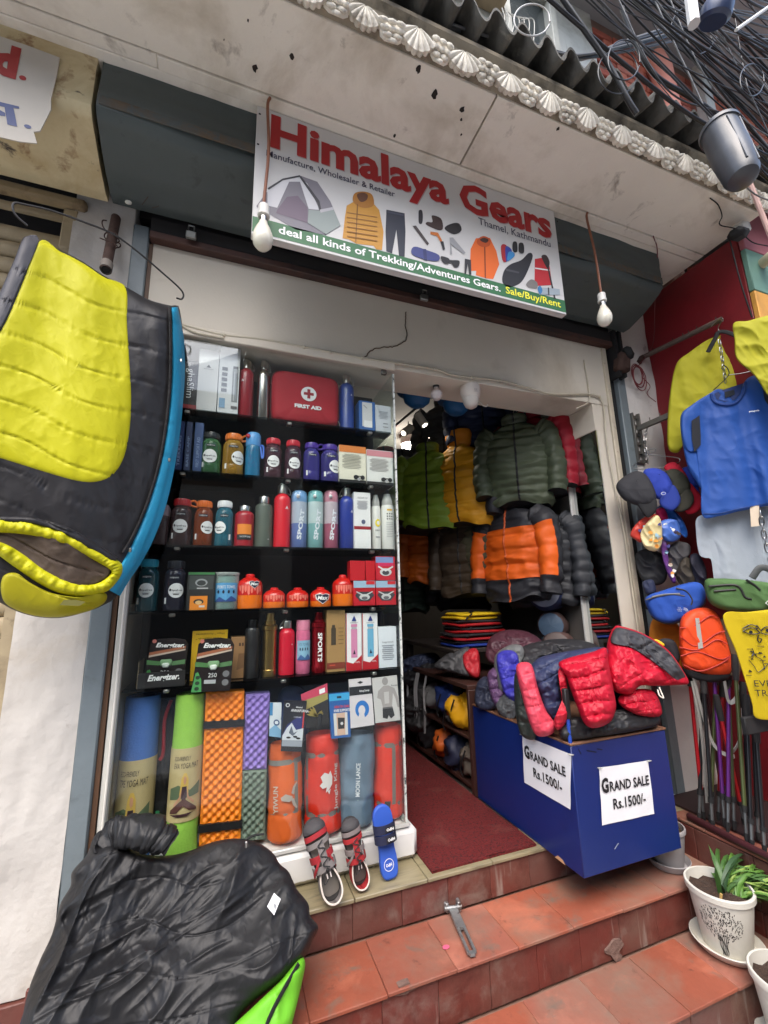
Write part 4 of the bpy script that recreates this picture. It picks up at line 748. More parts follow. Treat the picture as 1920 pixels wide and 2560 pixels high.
# row 3
t, x, z, w, h = item('shaker_bottle', 'clear pinkish shaker bottle at the left of the third shelf', 'bottle', 378, 424, 1362, 1247, 2); R = w/2
lath(t, 'body', [(.85, 0), (.95, .02), (1, .6), (1, .64)], x, .1, z, R, h, plast(120, 96, 96, .4)); lath(t, 'lid', [(1.03, .62), (1.03, .78), (.8, .86), (.3, .9), (.3, 1), (.01, 1)], x, .1, z, R, h, paint(150, 128, 132))
wide_bottle('smoky bottle with red lid on the third shelf', 426, 480, 1363, 1249, 2, (84, 58, 58), (176, 26, 34), stick=0, alpha=.5)
wide_bottle('clear rust-orange bottle with orange lid on the third shelf', 484, 533, 1366, 1254, 2, (150, 70, 32), (222, 108, 24), loop=-1, stick=.5, alpha=.5)
wide_bottle('clear teal bottle with white lid on the third shelf', 537, 583, 1368, 1254, 2, (54, 124, 144), (226, 228, 228), stick=-.5, alpha=.45)
t = flask('short red food jar with orange label on the third shelf', 586, 635, 1368, 1266, 2, (158, 22, 36), prof=[(.9, 0), (1, .03), (1, .74), (.96, .80), (.8, .84), (.7, .86)])
x, z, w, h = IT(586, 635, 1368, 1266); FB = Face((x, .1-w/2, SHELF[2]), bend=w/2); mb = MB(); FB.rect(mb, 0, .36*h, 1.5*w/2*1.0, .36*h, ink(226, 132, 40), .0012); FB.rect(mb, 0, .23*h, 1.5*w/2, .13*h, K_INK, .002); FB.text(mb, 'VACUUM FLASK', .004, .24*h, W_INK, w=.55*w, h=.04*h, d=.003); mb.build('label', t)
flask('matt olive green flask on the third shelf', 637, 681, 1370, 1243, 2, (72, 82, 72), prof=[(.93, 0), (1, .012), (1, .78), (.92, .83), (.72, .85), (.62, .86)], rough=.6, logo=(.5, .15, .3))
flask('tall bright red flask on the third shelf', 684, 726, 1370, 1215, 2, (206, 22, 40), handle=1, logo=(.45, .62, .9))
for i, (a, b, c1, c2, c3) in enumerate(((727, 767, (96, 118, 176), (176, 186, 200), (120, 168, 216)), (768, 808, (126, 178, 176), (190, 208, 206), (120, 190, 188)), (809, 845, (168, 84, 108), (196, 180, 186), (214, 140, 156)))):
    t, x, z, w, h = item('sport_bottle', ('frosted blue SPORT bottle in plastic wrap', 'frosted teal SPORT bottle in plastic wrap', 'frosted pink SPORT bottle in plastic wrap')[i], 'bottle', a, b, 1372, 1222, 2, grp='wrapped sport bottles'); R = w/2
    lath(t, 'body', [(.9, 0), (1, .02), (1, .40)], x, .1, z, R, h, mat(S(*c1), rough=.5, var=.06)); lath(t, 'shoulder', [(1, .401), (1, .72), (.97, .76)], x, .1, z, R, h, mat(S(*c2), rough=.5, var=.06)); lath(t, 'lid', [(.96, .755), (1, .77), (1, .86), (.9, .93), (.6, .96), (.01, .97)], x, .1, z, R, h, paint(*c3, .35))
    mb = MB(); mb.lathe([(.001, 0), (.008, 0), (.009, .005), (.004, .012), (.001, .012)], (x-.3*R, .1-1.0*R, z+.84*h), paint(236, 236, 236), n=12, rot=rotx(1.57)); mb.build('lid_button', t)
    FB = Face((x, .1-R, z), bend=R); mb = MB(); FB.text(mb, 'SPORT', .1*R, .38*h, ink(232, 236, 240), w=.5*h, h=.55*R, rot=math.pi/2-.12, bold=.04, d=.001); mb.build('lettering', t)
    mb = MB(); sp2 = np.linspace(0, 2*math.pi, 41)[:-1]; G = []
    for q, rr_ in ((.005, 1.04), (.3, 1.07), (.6, 1.06), (.85, 1.08), (.95, .9), (1.02, .45), (1.08, .16), (1.12, .3)):
        G.append(np.stack([x+R*rr_*np.cos(sp2), .1+R*rr_*np.sin(sp2), z+q*h+sp2*0], -1))
    G = np.array(G); G += (.05*R*np.sign(np.sin(sp2*7+i))*np.abs(np.sin(sp2*7+i))**.7)[None, :, None]*np.stack([np.cos(sp2), np.sin(sp2), 0*sp2], -1)[None]; mb.grid(G, glass((.96, .97, .98), 1.3, .12), wv=True); mb.build('plastic_wrap', t)
flask('tall royal blue flask on the third shelf', 848, 884, 1372, 1222, 2, (34, 54, 142), handle=-1, logo=(.55, .60, .8))
carton('box', 'slim white box with dark red stripe on the third shelf', 'box', 885, 927, 1373, 1231, 2, (226, 226, 224), prints=[('stripe', [('r', (150, 30, 40), .5, .365, 1, .055)]), ('fine_print', [('t', (110, 110, 114), 'VACUUM CUP', .52, .90, .6, .03)]+lines((180, 180, 184), .5, .70, .84, 8, .62, .012)+[('e', (84, 92, 120), .55, .47, .12, .04)])])
for i, (a, b) in enumerate(((929, 951), (953, 984))):
    t, x, z, w, h = item('spray_can', ('white spray can with a yellow ring', 'white spray can printed with rows of symbols, rightmost on its shelf')[i], 'can', a, b, 1373, 1237-2*i, 2, grp='spray cans'); R = w/2
    lath(t, 'can', [(.95, 0), (1, .015), (1, .72), (.9, .78)], x, .1, z, R, h, paint(222, 222, 216, .3)); lath(t, 'cap', [(.86, .78), (.84, .86), (.6, .94), (.5, .99), (.01, 1)], x, .1, z, R, h, plast(206, 206, 200, .6))
    FB = Face((x, .1-R, z), bend=R); mb = MB()
    if i == 0: FB.disc(mb, .1*R, .47*h, .6*R, .07*h, ink(226, 206, 40), .001); FB.disc(mb, .1*R, .47*h, .3*R, .035*h, ink(226, 226, 222), .002); FB.text(mb, 'HIMALAYA', .1*R, .34*h, ink(50, 50, 52), w=1.2*R, h=.025*h, d=.001); FB.rect(mb, .1*R, .22*h, 1.0*R, .02*h, ink(150, 150, 150))
    else:
        for q in range(3):
            for e in range(3): FB.disc(mb, (-.35+.35*e)*R, (.53+.045*q)*h, .1*R, .014*h, ink(50, 50, 52), .001, 10)
        for q in range(9): FB.rect(mb, .0, (.22+.03*q)*h, 1.0*R, .008*h, ink(160, 160, 160))
        FB.rect(mb, 0, .69*h, .8*R, .03*h, ink(222, 176, 40))
    mb.build('can_print', t)
# row 4
wide_bottle('clear teal bottle with teal lid, leftmost on the fourth shelf', 342, 398, 1522, 1399, 3, (36, 84, 92), (44, 140, 166), stick=0, alpha=.6)
wide_bottle('dark smoky bottle with black lid on the fourth shelf', 409, 465, 1522, 1403, 3, (52, 52, 66), (34, 36, 44), stick=.25, alpha=.6)
carton('headlamp_pack', 'black headlamp pack standing on an orange card, fourth shelf', 'pack', 467, 537, 1524, 1430, 3, (34, 36, 36), dep=.03, prints=[('green_strip', [('r', (60, 120, 70), .5, .96, .96, .06)]), ('window', [('r', (62, 66, 66), .5, .72, .86, .36), ('e', (150, 154, 154), .5, .72, .22, .10), ('e', (50, 54, 54), .5, .71, .16, .07), ('r', (190, 190, 190), .55, .57, .4, .03)]), ('orange_card', [('r', (222, 132, 36), .44, .19, .62, .36), ('e', (40, 40, 44), .44, .22, .18, .07), ('e', (216, 176, 120), .44, .20, .12, .05), ('r', (200, 200, 200), .56, .10, .2, .05)])], Y=.05)
t, x, z, w, h = item('towel_jar', 'clear jar holding a rolled pale green sports towel', 'jar', 533, 597, 1521, 1432, 3); R = w/2
lath(t, 'towel', [(.85, .02), (.92, .06), (.92, .86), (.8, .9), (.01, .9)], x, .1, z, R, h, mat(S(140, 176, 170), rough=.95, var=.1, vs=60, bump=.5, bs=200)); lath(t, 'jar', [(.96, 0), (1, .03), (1, .90), (.97, .93)], x, .1, z, R, h, plast(206, 220, 216, .12)); lath(t, 'lid', [(1, .92), (1.03, .93), (1.03, .98), (.98, 1), (.01, 1)], x, .1, z, R, h, plast(190, 200, 196, .5))
FB = Face((x, .1-R, z), bend=R); mb = MB(); FB.rect(mb, 0, .46*h, 1.9*R, .5*h, ink(84, 150, 196), .0012); FB.poly(mb, [(-.9*R, .22*h), (-.5*R, .34*h), (0, .24*h), (.4*R, .36*h), (.9*R, .26*h), (.9*R, .21*h), (-.9*R, .21*h)], ink(46, 72, 130), .002); FB.text(mb, 'SPORTS TOWEL', .0, .60*h, W_INK, w=1.5*R, h=.08*h, d=.002); [FB.disc(mb, (-.6+.4*q)*R, .47*h, .09*R, .05*h, ink(30, 40, 60), .002, 8) for q in range(4)]; mb.build('label', t)
M_CAN = mat(S(198, 32, 24), rough=.3, var=.05, coat=.4); M_CANO = mat(S(228, 112, 22), rough=.3, var=.06, coat=.4)
def canister(lab, x0, x1, yb, yt, big, shield):
    t, x, z, w, h = item('gas_canister', lab, 'gas canister', x0, x1, yb, yt, 3, .10, 'camping gas canisters'); R = w/2
    sp_ = .38 if big else .30
    lath(t, 'base', [(.9, 0), (.96, .01), (1, .06), (1, sp_)], x, .1, z, R, h, M_CANO)
    lath(t, 'shell', [(1, sp_+.001), (1, .66), (.97, .71), (.85, .79), (.55, .87), (.40, .895), (.38, .90)] if big else [(1, sp_+.001), (1, .58), (.95, .68), (.75, .80), (.5, .87), (.4, .89)], x, .1, z, R, h, M_CAN)
    lath(t, 'valve_cap', [(.36, .89), (.36, .96), (.30, .99), (.2, 1), (.01, 1)], x, .1, z, R, h, paint(206, 26, 26))
    FB = Face((x, .1-R, z), bend=R); mb = MB(); hh = .66 if big else .62
    for q in range(8):
        xx = (-.85+.24*q)*R; l = (.12, .2, .15, .24, .18, .12, .22, .16)[q]*(h if big else h*1.1); FB.poly(mb, [(xx-.10*R, hh*h), (xx+.10*R, hh*h), (xx+.09*R, hh*h-l), (xx, hh*h-l-.05*h), (xx-.09*R, hh*h-l+.02*h)], ink(232, 120, 104), .001)
    mb.build('drip_print', t)
    if shield is not None:
        sx, sz, s = shield; mb = MB(); sh = [(-.5, .22), (-.2, .28), (0, .22), (.2, .28), (.5, .22), (.42, -.1), (0, -.42), (-.42, -.1)]
        FB.poly(mb, [(sx*R+a*s*R*1.15, sz*h+b*s*R*1.15) for a, b in sh], W_INK, .002); FB.poly(mb, [(sx*R+a*s*R, sz*h+b*s*R) for a, b in sh], ink(34, 36, 62), .003); FB.text(mb, 'Max', sx*R, sz*h, W_INK, w=.8*s*R, h=.32*s*R, d=.004, bold=.03, shear=.25); mb.build('shield_emblem', t)
    return t
canister('large red gas canister with Max shield, leftmost of its row', 592, 656, 1519, 1435, 1, (.3, .70, .75))
canister('small squat red gas canister next to the large left one', 657, 713, 1519, 1469, 0, None)
canister('small squat red gas canister, middle of the five', 716, 771, 1519, 1469, 0, None)
canister('small squat gas canister with a big Max shield', 775, 827, 1519, 1468, 0, (0, .45, 1.2))
canister('large red gas canister, rightmost of its row', 831, 882, 1518, 1437, 1, None)
stove = lambda c2: [('lettering', [('t', (170, 24, 34), 'GAS STOVE', .5, .66, .84, .14, .05)]), ('stove_print', [('r', (150, 178, 200), .5, .86, 1, .28), ('p', (60, 60, 66), [(.2, .56), (.8, .56), (.95, .42), (.72, .18), (.28, .18), (.06, .42)]), ('e', (196, 196, 194), .5, .34, .24, .12), ('e', (100, 100, 104), .5, .30, .14, .07), ('p', (200, 200, 198), [(.1, .55), (.5, .36), (.9, .55), (.86, .58), (.5, .42), (.14, .58)]), ('r', (200, 40, 50), .78, .92, .4, .14)])]
carton('stove_box', 'red gas stove box, lower left of the stove boxes', 'box', 884, 938, 1516, 1452, 3, (192, 26, 40), prints=stove(0), grp='gas stove boxes', Y=.05, dep=.07)
carton('stove_box', 'red gas stove box, lower right of the stove boxes', 'box', 940, 990, 1515, 1452, 3, (192, 26, 40), prints=stove(0), grp='gas stove boxes', Y=.05, dep=.07)
zt = PY(940, 1452, .05)[2]+.002
def oncarton(*a, **k): return carton(*a, z0=zt, **k)
oncarton('stove_box', 'red stove box with a picture stacked on top at the right', 'box', 940, 989, 1515, 1391, 3, (192, 26, 44), prints=[('stove_print', [('r', (120, 140, 186), .45, .85, .9, .25), ('r', (206, 40, 90), .5, .66, .8, .14), ('e', (200, 200, 198), .5, .34, .3, .16), ('e', (60, 60, 64), .5, .32, .18, .10), ('p', (214, 214, 212), [(.1, .55), (.5, .36), (.9, .55), (.86, .60), (.5, .44), (.14, .60)])])], Y=.05, dep=.07)
oncarton('red_box', 'plain red box stacked left of the picture stove box', 'box', 915, 938, 1515, 1402, 3, (190, 20, 32), Y=.055, dep=.06, grp='plain red boxes')
oncarton('red_box', 'wider plain red box, leftmost on top of the stove boxes', 'box', 876, 913, 1515, 1402, 3, (186, 20, 32), Y=.055, dep=.06, grp='plain red boxes')
# row 5
def headpack(lab, x0, x1, yb, yt, Y, tilt, z0=None):
    x, z, w, h = IT(x0, x1, yb, yt, Y); z = SHELF[4]+.001 if z0 is None else z0; t = thing('headlamp_pack', lab, 'headlamp pack', (x, Y, z), 'hanging headlamp packs')
    FB = Face((x-w/2, Y, z), u=(tilt, 0, 1), r=(1, 0, -tilt)); mb = MB(); q = lambda a: FB.pts([(p_[0]*w, p_[1]*h) for p_ in a], 0)
    mb.prism(q([(.0, 0), (1, 0), (1, .86), (.9, .97), (.6, 1), (.2, .97), (.05, .88)]), (0, .006, 0), mat(S(34, 26, 26), rough=.35, var=.2, vs=10)); mb.build('card', t)
    mb = MB(); FB.poly(mb, [(.05*w, .70*h), (.95*w, .84*h), (.95*w, .79*h), (.05*w, .63*h)], ink(160, 96, 66), .001); FB.poly(mb, [(.05*w, .64*h), (.95*w, .78*h), (.95*w, .75*h), (.05*w, .60*h)], ink(196, 176, 160), .0012); mb.build('band_print', t)
    mb = MB(); FB.text(mb, 'Energizer.', .55*w, .84*h, W_INK, w=.72*w, h=.12*h, bold=.035, shear=.3, d=.002); FB.disc(mb, .14*w, .93*h, .055*w, .04*h, ink(190, 110, 100), .002, 14); mb.build('lettering', t)
    mb = MB(); FB.poly(mb, [(.02*w, .55*h), (.35*w, .52*h), (.35*w, .44*h), (.02*w, .46*h)], ink(78, 124, 72), .001); FB.poly(mb, [(.65*w, .52*h), (.98*w, .56*h), (.98*w, .47*h), (.65*w, .44*h)], ink(84, 124, 80), .001); mb.build('strap_print', t)
    mb = MB(); c_ = FB.pts([(.5*w, .50*h)], .004)[0]; mb.box(c_, (.30*w, .014, .13*h), paint(120, 158, 116, .3), bev=.005); mb.box(c_+A(0, -.006, -.05*h), (.18*w, .012, .10*h), paint(196, 206, 196, .2), bev=.005); mb.build('headlamp', t)
    mb = MB(); FB.poly(mb, [(.0, .0), (.26*w, .0), (.22*w, .22*h), (.12*w, .36*h), (.06*w, .34*h)], ink(78, 156, 86), .0011); [FB.disc(mb, .13*w, qz*h, .06*w, .035*h, ink(40, 60, 44), .002, 12) for qz in (.26, .16, .06)]; mb.build('green_print', t)
    mb = MB(); FB.text(mb, '250', .50*w, .30*h, W_INK, w=.22*w, h=.08*h, d=.002); FB.rect(mb, .45*w, .18*h, .30*w, .07*h, ink(176, 178, 180), .002); [FB.disc(mb, .85*w, qz*h, .09*w, .06*h, ink(120, 120, 122), .0015, 16) or FB.disc(mb, .85*w, qz*h, .075*w, .05*h, ink(46, 44, 46), .002, 16) for qz in (.32, .16)]; mb.build('detail_print', t)
    return t
headpack('black headlamp card standing in a black tray on the fifth shelf', 362, 462, 1700, 1578, .055, .06)
t = thing('card_tray', 'open black tray lettered on its front at the left of the fifth shelf', 'tray', PY(405, 1700, .05)); mb = MB(); a, b = PY(345, 1700, .04), PY(462, 1700, .04)
mb.bb(a[0], b[0], .036, .040, SHELF[4]+.001, SHELF[4]+.058, mat(S(30, 28, 28), rough=.5, var=.1)); mb.bb(a[0], b[0], .040, .15, SHELF[4]+.001, SHELF[4]+.004, mat(S(96, 84, 66), rough=.8)); mb.bb(a[0]-.003, a[0], .036, .15, SHELF[4]+.001, SHELF[4]+.10, mat(S(110, 96, 74), rough=.8)); mb.build('tray', t)
mb = MB(); FB = Face((a[0], .036, SHELF[4])); FB.text(mb, 'Energizer.', (b[0]-a[0])*.54, .034, W_INK, w=(b[0]-a[0])*.68, h=.030, bold=.035, shear=.3); mb.build('lettering', t)
headpack('black headlamp card hanging over the shelf edge beside the tray', 482, 578, 1728, 1594, .026, .05, z0=PY(530, 1726, .026)[2])
carton('card', 'yellow header card upside down behind the headlamp packs', 'card', 478, 567, 1690, 1576, 4, (222, 176, 30), dep=.008, Y=.12, prints=[('lettering', [('t', (60, 46, 20), 'Maps * Accessories', .5, .93, .8, .05, 0, math.pi), ('t', (60, 46, 20), 'Head Supports *', .45, .84, .7, .05, 0, math.pi)])])
carton('box', 'small brown cardboard box behind the headlamp packs', 'box', 576, 612, 1697, 1593, 4, (150, 112, 74), dep=.1, Y=.10, prints=[('stamps', [('r', (70, 50, 34), .62, .82, .12, .08), ('r', (70, 50, 34), .82, .82, .12, .08), ('p', (120, 88, 58), [(.45, .2), (.95, .26), (.95, .6), (.55, .6)])])])
flask('matt black flask with steel collar on the fifth shelf', 611, 648, 1698, 1550, 4, (26, 26, 28), cap=(60, 60, 62), rough=.5, prof=[(.95, 0), (1, .01), (1, .78), (.92, .84), (.84, .86)])
flask('brass gold thermos with grey collar on the fifth shelf', 655, 692, 1697, 1533, 4, (176, 142, 82), cap=(180, 148, 92), metal=1, rough=.28, prof=[(.97, 0), (1, .02), (1, .10), (.94, .11), (.94, .72), (1.04, .73), (1.04, .80), (.8, .82), (.78, .88)])
flask('bright red flask with steel cap on the fifth shelf', 697, 736, 1694, 1552, 4, (196, 14, 44), handle=-1, logo=(.6, .56, .4))
t, x, z, w, h = item('towel_bottle', 'pink rolled towel in a bottle-shaped jar on the fifth shelf', 'towel', 739, 775, 1692, 1550, 4); R = w/2
lath(t, 'towel', [(.9, 0), (.98, .02), (1, .3), (.96, .55), (.98, .75), (.9, .82)], x, .1, z, R, h, mat(S(206, 104, 140), rough=.95, var=.12, vs=50, bump=.6, bs=160)); lath(t, 'lid', [(.92, .81), (.96, .83), (.96, .97), (.9, 1), (.01, 1)], x, .1, z, R, h, paint(216, 132, 158))
FB = Face((x, .1-R, z), bend=R); mb = MB(); FB.rect(mb, 0, .44*h, 1.9*R, .36*h, ink(132, 176, 200), .002); FB.text(mb, 'RTS TOWEL', 0, .55*h, ink(84, 110, 140), w=1.4*R, h=.05*h, d=.003); FB.poly(mb, [(-.9*R, .27*h), (-.4*R, .36*h), (.1*R, .30*h), (.5*R, .37*h), (.9*R, .3*h), (.9*R, .26*h), (-.9*R, .26*h)], ink(64, 96, 146), .003); [FB.disc(mb, (-.5+.32*q)*R, .46*h, .08*R, .03*h, ink(40, 46, 60), .003, 8) for q in range(4)]; mb.build('label', t)
flask('shiny dark red flask lettered SPORTS down its side', 779, 814, 1688, 1531, 4, (140, 14, 28), cap=(150, 30, 36), metal=.7, rough=.25, prof=[(.95, 0), (1, .02), (1, .10), (.95, .11), (.95, .74), (1.05, .75), (1.05, .82), (.8, .84), (.75, .88)], text='SPORTS')
carton('box', 'tall kraft cardboard box printed with a bottle outline', 'box', 817, 863, 1686, 1525, 4, (160, 126, 80), dep=.09, prints=[('bottle_print', [('r', (66, 56, 44), .36, .56, .26, .26), ('e', (66, 56, 44), .36, .69, .13, .03), ('r', (66, 56, 44), .36, .73, .16, .05)]), ('red_panel', [('r', (120, 52, 38), .5, .10, 1, .10), ('r', (190, 80, 60), .3, .11, .3, .02)]), ('fine_print', lines((120, 92, 56), .76, .45, .7, 5, .3, .01))])
for i, (a, b, c1) in enumerate(((865, 904, (206, 132, 168)), (906, 945, (104, 168, 200)))):
    carton('box', ('white and red box printed with a pink flask', 'white and red box printed with a light blue flask')[i], 'box', a, b, 1684, 1533, 4, (226, 226, 226), dep=.09, grp='flask gift boxes', prints=[('red_corner', [('p', (176, 30, 40), [(0, 0), (1, 0), (1, .26), (.45, .12), (0, .16)]), ('r', (176, 30, 40), .02, .5, .05, 1)]), ('flask_print', [('r', c1, .52, .47, .40, .50), ('r', (170, 170, 172), .52, .74, .34, .05), ('r', c1, .52, .78, .40, .05), ('p', (40, 40, 60), [(.44, .28), (.60, .28), (.52, .36)])]), ('logo', [('p', (40, 60, 130), [(.36, .86), (.68, .86), (.52, .96)]), ('t', (90, 90, 100), 'SMARTCUP', .52, .83, .5, .02)]), ('lettering', [('t', (236, 220, 220), '450ML', .72, .14, .3, .03)])])
carton('box', 'white box with a printed contents list, rightmost on the fifth shelf', 'box', 947, 992, 1680, 1567, 4, (212, 218, 224), dep=.07, prints=[('lettering', [('t', (90, 96, 106), 'Package Contents', .5, .62, .62, .05)]+lines((130, 136, 146), .5, .2, .54, 8, .66, .018))])
# ================================================================ lower cabinet: mats, pads, bags, cards
def rollup(lab, bt, tp, Y0, Y1, wpx, col, wrap):
    b = PY(*bt, Y0); b = A(b[0], Y0, CFL+.001); tq = PY(*tp, Y1); R = (PY(bt[0]+wpx/2, bt[1]-150, Y0)[0]-PY(bt[0]-wpx/2, bt[1]-150, Y0)[0])/2; ax = tq-b; L_ = np.linalg.norm(ax); ax /= L_
    t = thing('yoga_mat', lab, 'yoga mat', b, 'rolled yoga mats'); m = mat(S(*col), rough=.85, var=.06, vs=30, bump=.5, bs=150, bd=.004); mb = MB()
    n = 40; nz = 26; G = []
    r_ = np.cross(A(0, 1, 0), ax); r_ = r_/np.linalg.norm(r_); f_ = np.cross(ax, r_); an = np.linspace(0, 2*math.pi, n+1)[:-1]
    for i, q in enumerate(np.linspace(0, 1, nz)):
        rr_ = R*(1-.02*math.sin(q*9)) if 0 < i < nz-1 else R*.96
        G.append(b+ax*q*L_+rr_*(np.outer(np.cos(an), r_)+np.outer(np.sin(an), f_)))
    mb.grid(np.array(G), m, wv=True); mb.add(G[-1], [tuple(range(n))], m); mb.add(G[0], [tuple(range(n))], m); mb.build('roll', t)
    mb = MB(); a2 = np.linspace(0, 10*math.pi, 160); mb.tube([tq+ax*.002+(R*.94*(1-q/(11*math.pi)))*(math.cos(q)*r_+math.sin(q)*f_) for q in a2], .0016, mat(tuple(c*.35 for c in S(*col)[:3])), n=4); mb.build('spiral_end', t)
    M_W = mat(S(186, 168, 120), rough=.7, var=.06, vs=10); z0, z1 = wrap[0]*L_, wrap[1]*L_; mb = MB(); G = [b+ax*q+(R+.0025)*(np.outer(np.cos(an), r_)+np.outer(np.sin(an), f_)) for q in np.linspace(z0, z1, 5)]; mb.grid(np.array(G), M_W, wv=True); sl = mb.build('paper_sleeve', t)
    FB = Face(b-R*f_, r=r_, u=ax, bend=R); H_ = z1-z0; ox = wrap[2]*R; mb = MB(); k = ink(60, 50, 44)
    FB.text(mb, 'ECO-FRIENDLY', ox-.25*R, z0+.86*H_, k, w=1.0*R, h=.06*H_, d=.004, shear=.2); FB.text(mb, wrap[3], ox, z0+.76*H_, k, w=1.5*R, h=.075*H_, d=.004, shear=.1); mb.build('lettering', sl)
    mb = MB(); P2 = lambda a, c, d: FB.poly(mb, [(ox+x*R, z0+y*H_) for x, y in a], ink(*c), d)
    P2([(-.95, .45), (-.4, .5), (.3, .42), (.95, .52), (.95, .34), (-.95, .30)], (88, 104, 78), .004); P2([(-.22, .58), (-.3, .36), (-.15, .40), (.1, .40), (.22, .36), (.18, .58), (.05, .66), (-.1, .66)], (206, 172, 84), .0048)
    P2([(-.16, .48), (.1, .48), (.13, .38), (.08, .30), (-.14, .30), (-.2, .38)], (66, 48, 54), .0056); P2([(-.04, .62), (.06, .60), (.06, .53), (-.02, .5), (-.1, .54), (-.1, .6)], (196, 146, 112), .0064)
    P2([(-.14, .30), (.08, .30), (.75, .17), (.8, .13), (.3, .15), (-.05, .22), (-.4, .13), (-.85, .12), (-.8, .17)], (84, 50, 44), .0056); P2([(-.16, .46), (-.3, .34), (-.62, .24), (-.55, .22), (-.2, .32)], (196, 146, 112), .0062); P2([(.1, .46), (.25, .34), (.6, .26), (.55, .23), (.16, .32)], (196, 146, 112), .0062)
    P2([(-.85, .11), (.6, .12), (.85, .15), (.2, .08), (-.4, .08)], (60, 30, 36), .0068); mb.build('sleeve_picture', sl)
rollup('blue rolled yoga mat in a cream paper sleeve at the cabinet corner', (330, 2080), (360, 1738), .13, .15, 94, (60, 104, 176), (.10, .63, .0, 'TPE YOGA MAT'))
rollup('lime green rolled yoga mat with a cream paper sleeve', (452, 2125), (478, 1733), .085, .11, 80, (142, 192, 70), (.26, .68, .05, 'EVA YOGA MAT'))
# dark rucksack pushed between the mats
t = thing('rucksack', 'black rucksack with red piping squeezed between the two mats', 'rucksack', (PY(400, 2060, .2)[0], .2, CFL+.001)); mb = MB()
cloth(mb, [(372, 1760), (420, 1750), (440, 1800), (432, 1950), (425, 2075), (370, 2085), (365, 1950), (368, 1850)], (0, .20, 0), (0, -1, 0), lambda P, p, r: .04+.012*ridge(P*A(20, 20, 9), 3), fab(30, 30, 32), back=.06, rings=16, seg=80); mb.build('body', t)
mb = MB(); mb.tube(curve([PY(428, 1750, .155), PY(412, 1800, .15), PY(408, 1880, .15), PY(400, 1900, .15)], 6), .007, fab(150, 30, 40), n=8); mb.build('piping', t); mb = MB(); mb.box(PY(395, 2040, .15), (.02, .01, .04), paint(40, 130, 80), bev=.003); mb.build('tag', t)
def eggpad(lab, q, Y, cols, rows, col, straps):
    """q: four photo pixels bottom left, bottom right, top right, top left on plane y = Y"""
    P4 = [PY(*p, Y) for p in q]; 
    if CFL-.02 < P4[0][2] < CFL+.06:
        d = CFL+.001-min(P4[0][2], P4[1][2])
    t = thing('foam_pad', lab, 'foam pad', tuple((P4[0]+P4[1])/2+A(0, .02, 0)), 'folded foam pads'); nu, nv = cols*5+1, rows*5+1
    U_, V_ = np.meshgrid(np.linspace(0, 1, nu), np.linspace(0, 1, nv)); B = ((1-U_)*(1-V_))[..., None]*P4[0]+(U_*(1-V_))[..., None]*P4[1]+(U_*V_)[..., None]*P4[2]+((1-U_)*V_)[..., None]*P4[3]
    a = U_*cols*math.pi; b = V_*rows*math.pi; hgt = .0065*np.cos(a)*np.cos(b); edge_ = np.minimum(1, np.minimum(np.minimum(U_, 1-U_)*cols*2.5, np.minimum(V_, 1-V_)*rows*2.5)); B = B+A(0, -1, 0)*((hgt)*edge_+.004*edge_)[..., None]
    m = mat(S(*col), rough=.6, var=.05, vs=10, spec=.4); mb = MB(); mb.grid(B, m); mb.build('foam_face', t, ang=70)
    mb = MB()
    for k in range(3): mb.prism([p+A(0, .003+.017*k, 0) for p in P4], (0, .0145, 0), m)
    mb.build('foam_layers', t, smooth=False, kind='stuff')
    for s in straps:
        a0, a1 = P4[0]+(P4[3]-P4[0])*s, P4[1]+(P4[2]-P4[1])*s; dz = A(0, 0, .013); mb = MB(); mb.prism([a0-dz-A(.004, .014, 0), a1-dz+A(.004, -.014, 0), a1+dz+A(.004, -.014, 0), a0+dz-A(.004, .014, 0)], (0, .075, 0), fab(26, 26, 28)); mb.build('strap', t)
eggpad('orange folded egg-crate foam pad with two black straps', [(497, 2116), (601, 2104), (611, 1727), (515, 1731)], .075, 9, 34, (232, 128, 20), (.115, .78))
eggpad('lilac folded egg-crate foam pad above the grey-green one', [(606, 1925), (666, 1922), (675, 1732), (614, 1736)], .085, 6, 18, (140, 116, 190), ())
eggpad('grey-green folded egg-crate foam pad below the lilac one', [(601, 2103), (662, 2098), (667, 1924), (606, 1928)], .08, 6, 17, (104, 118, 104), ())
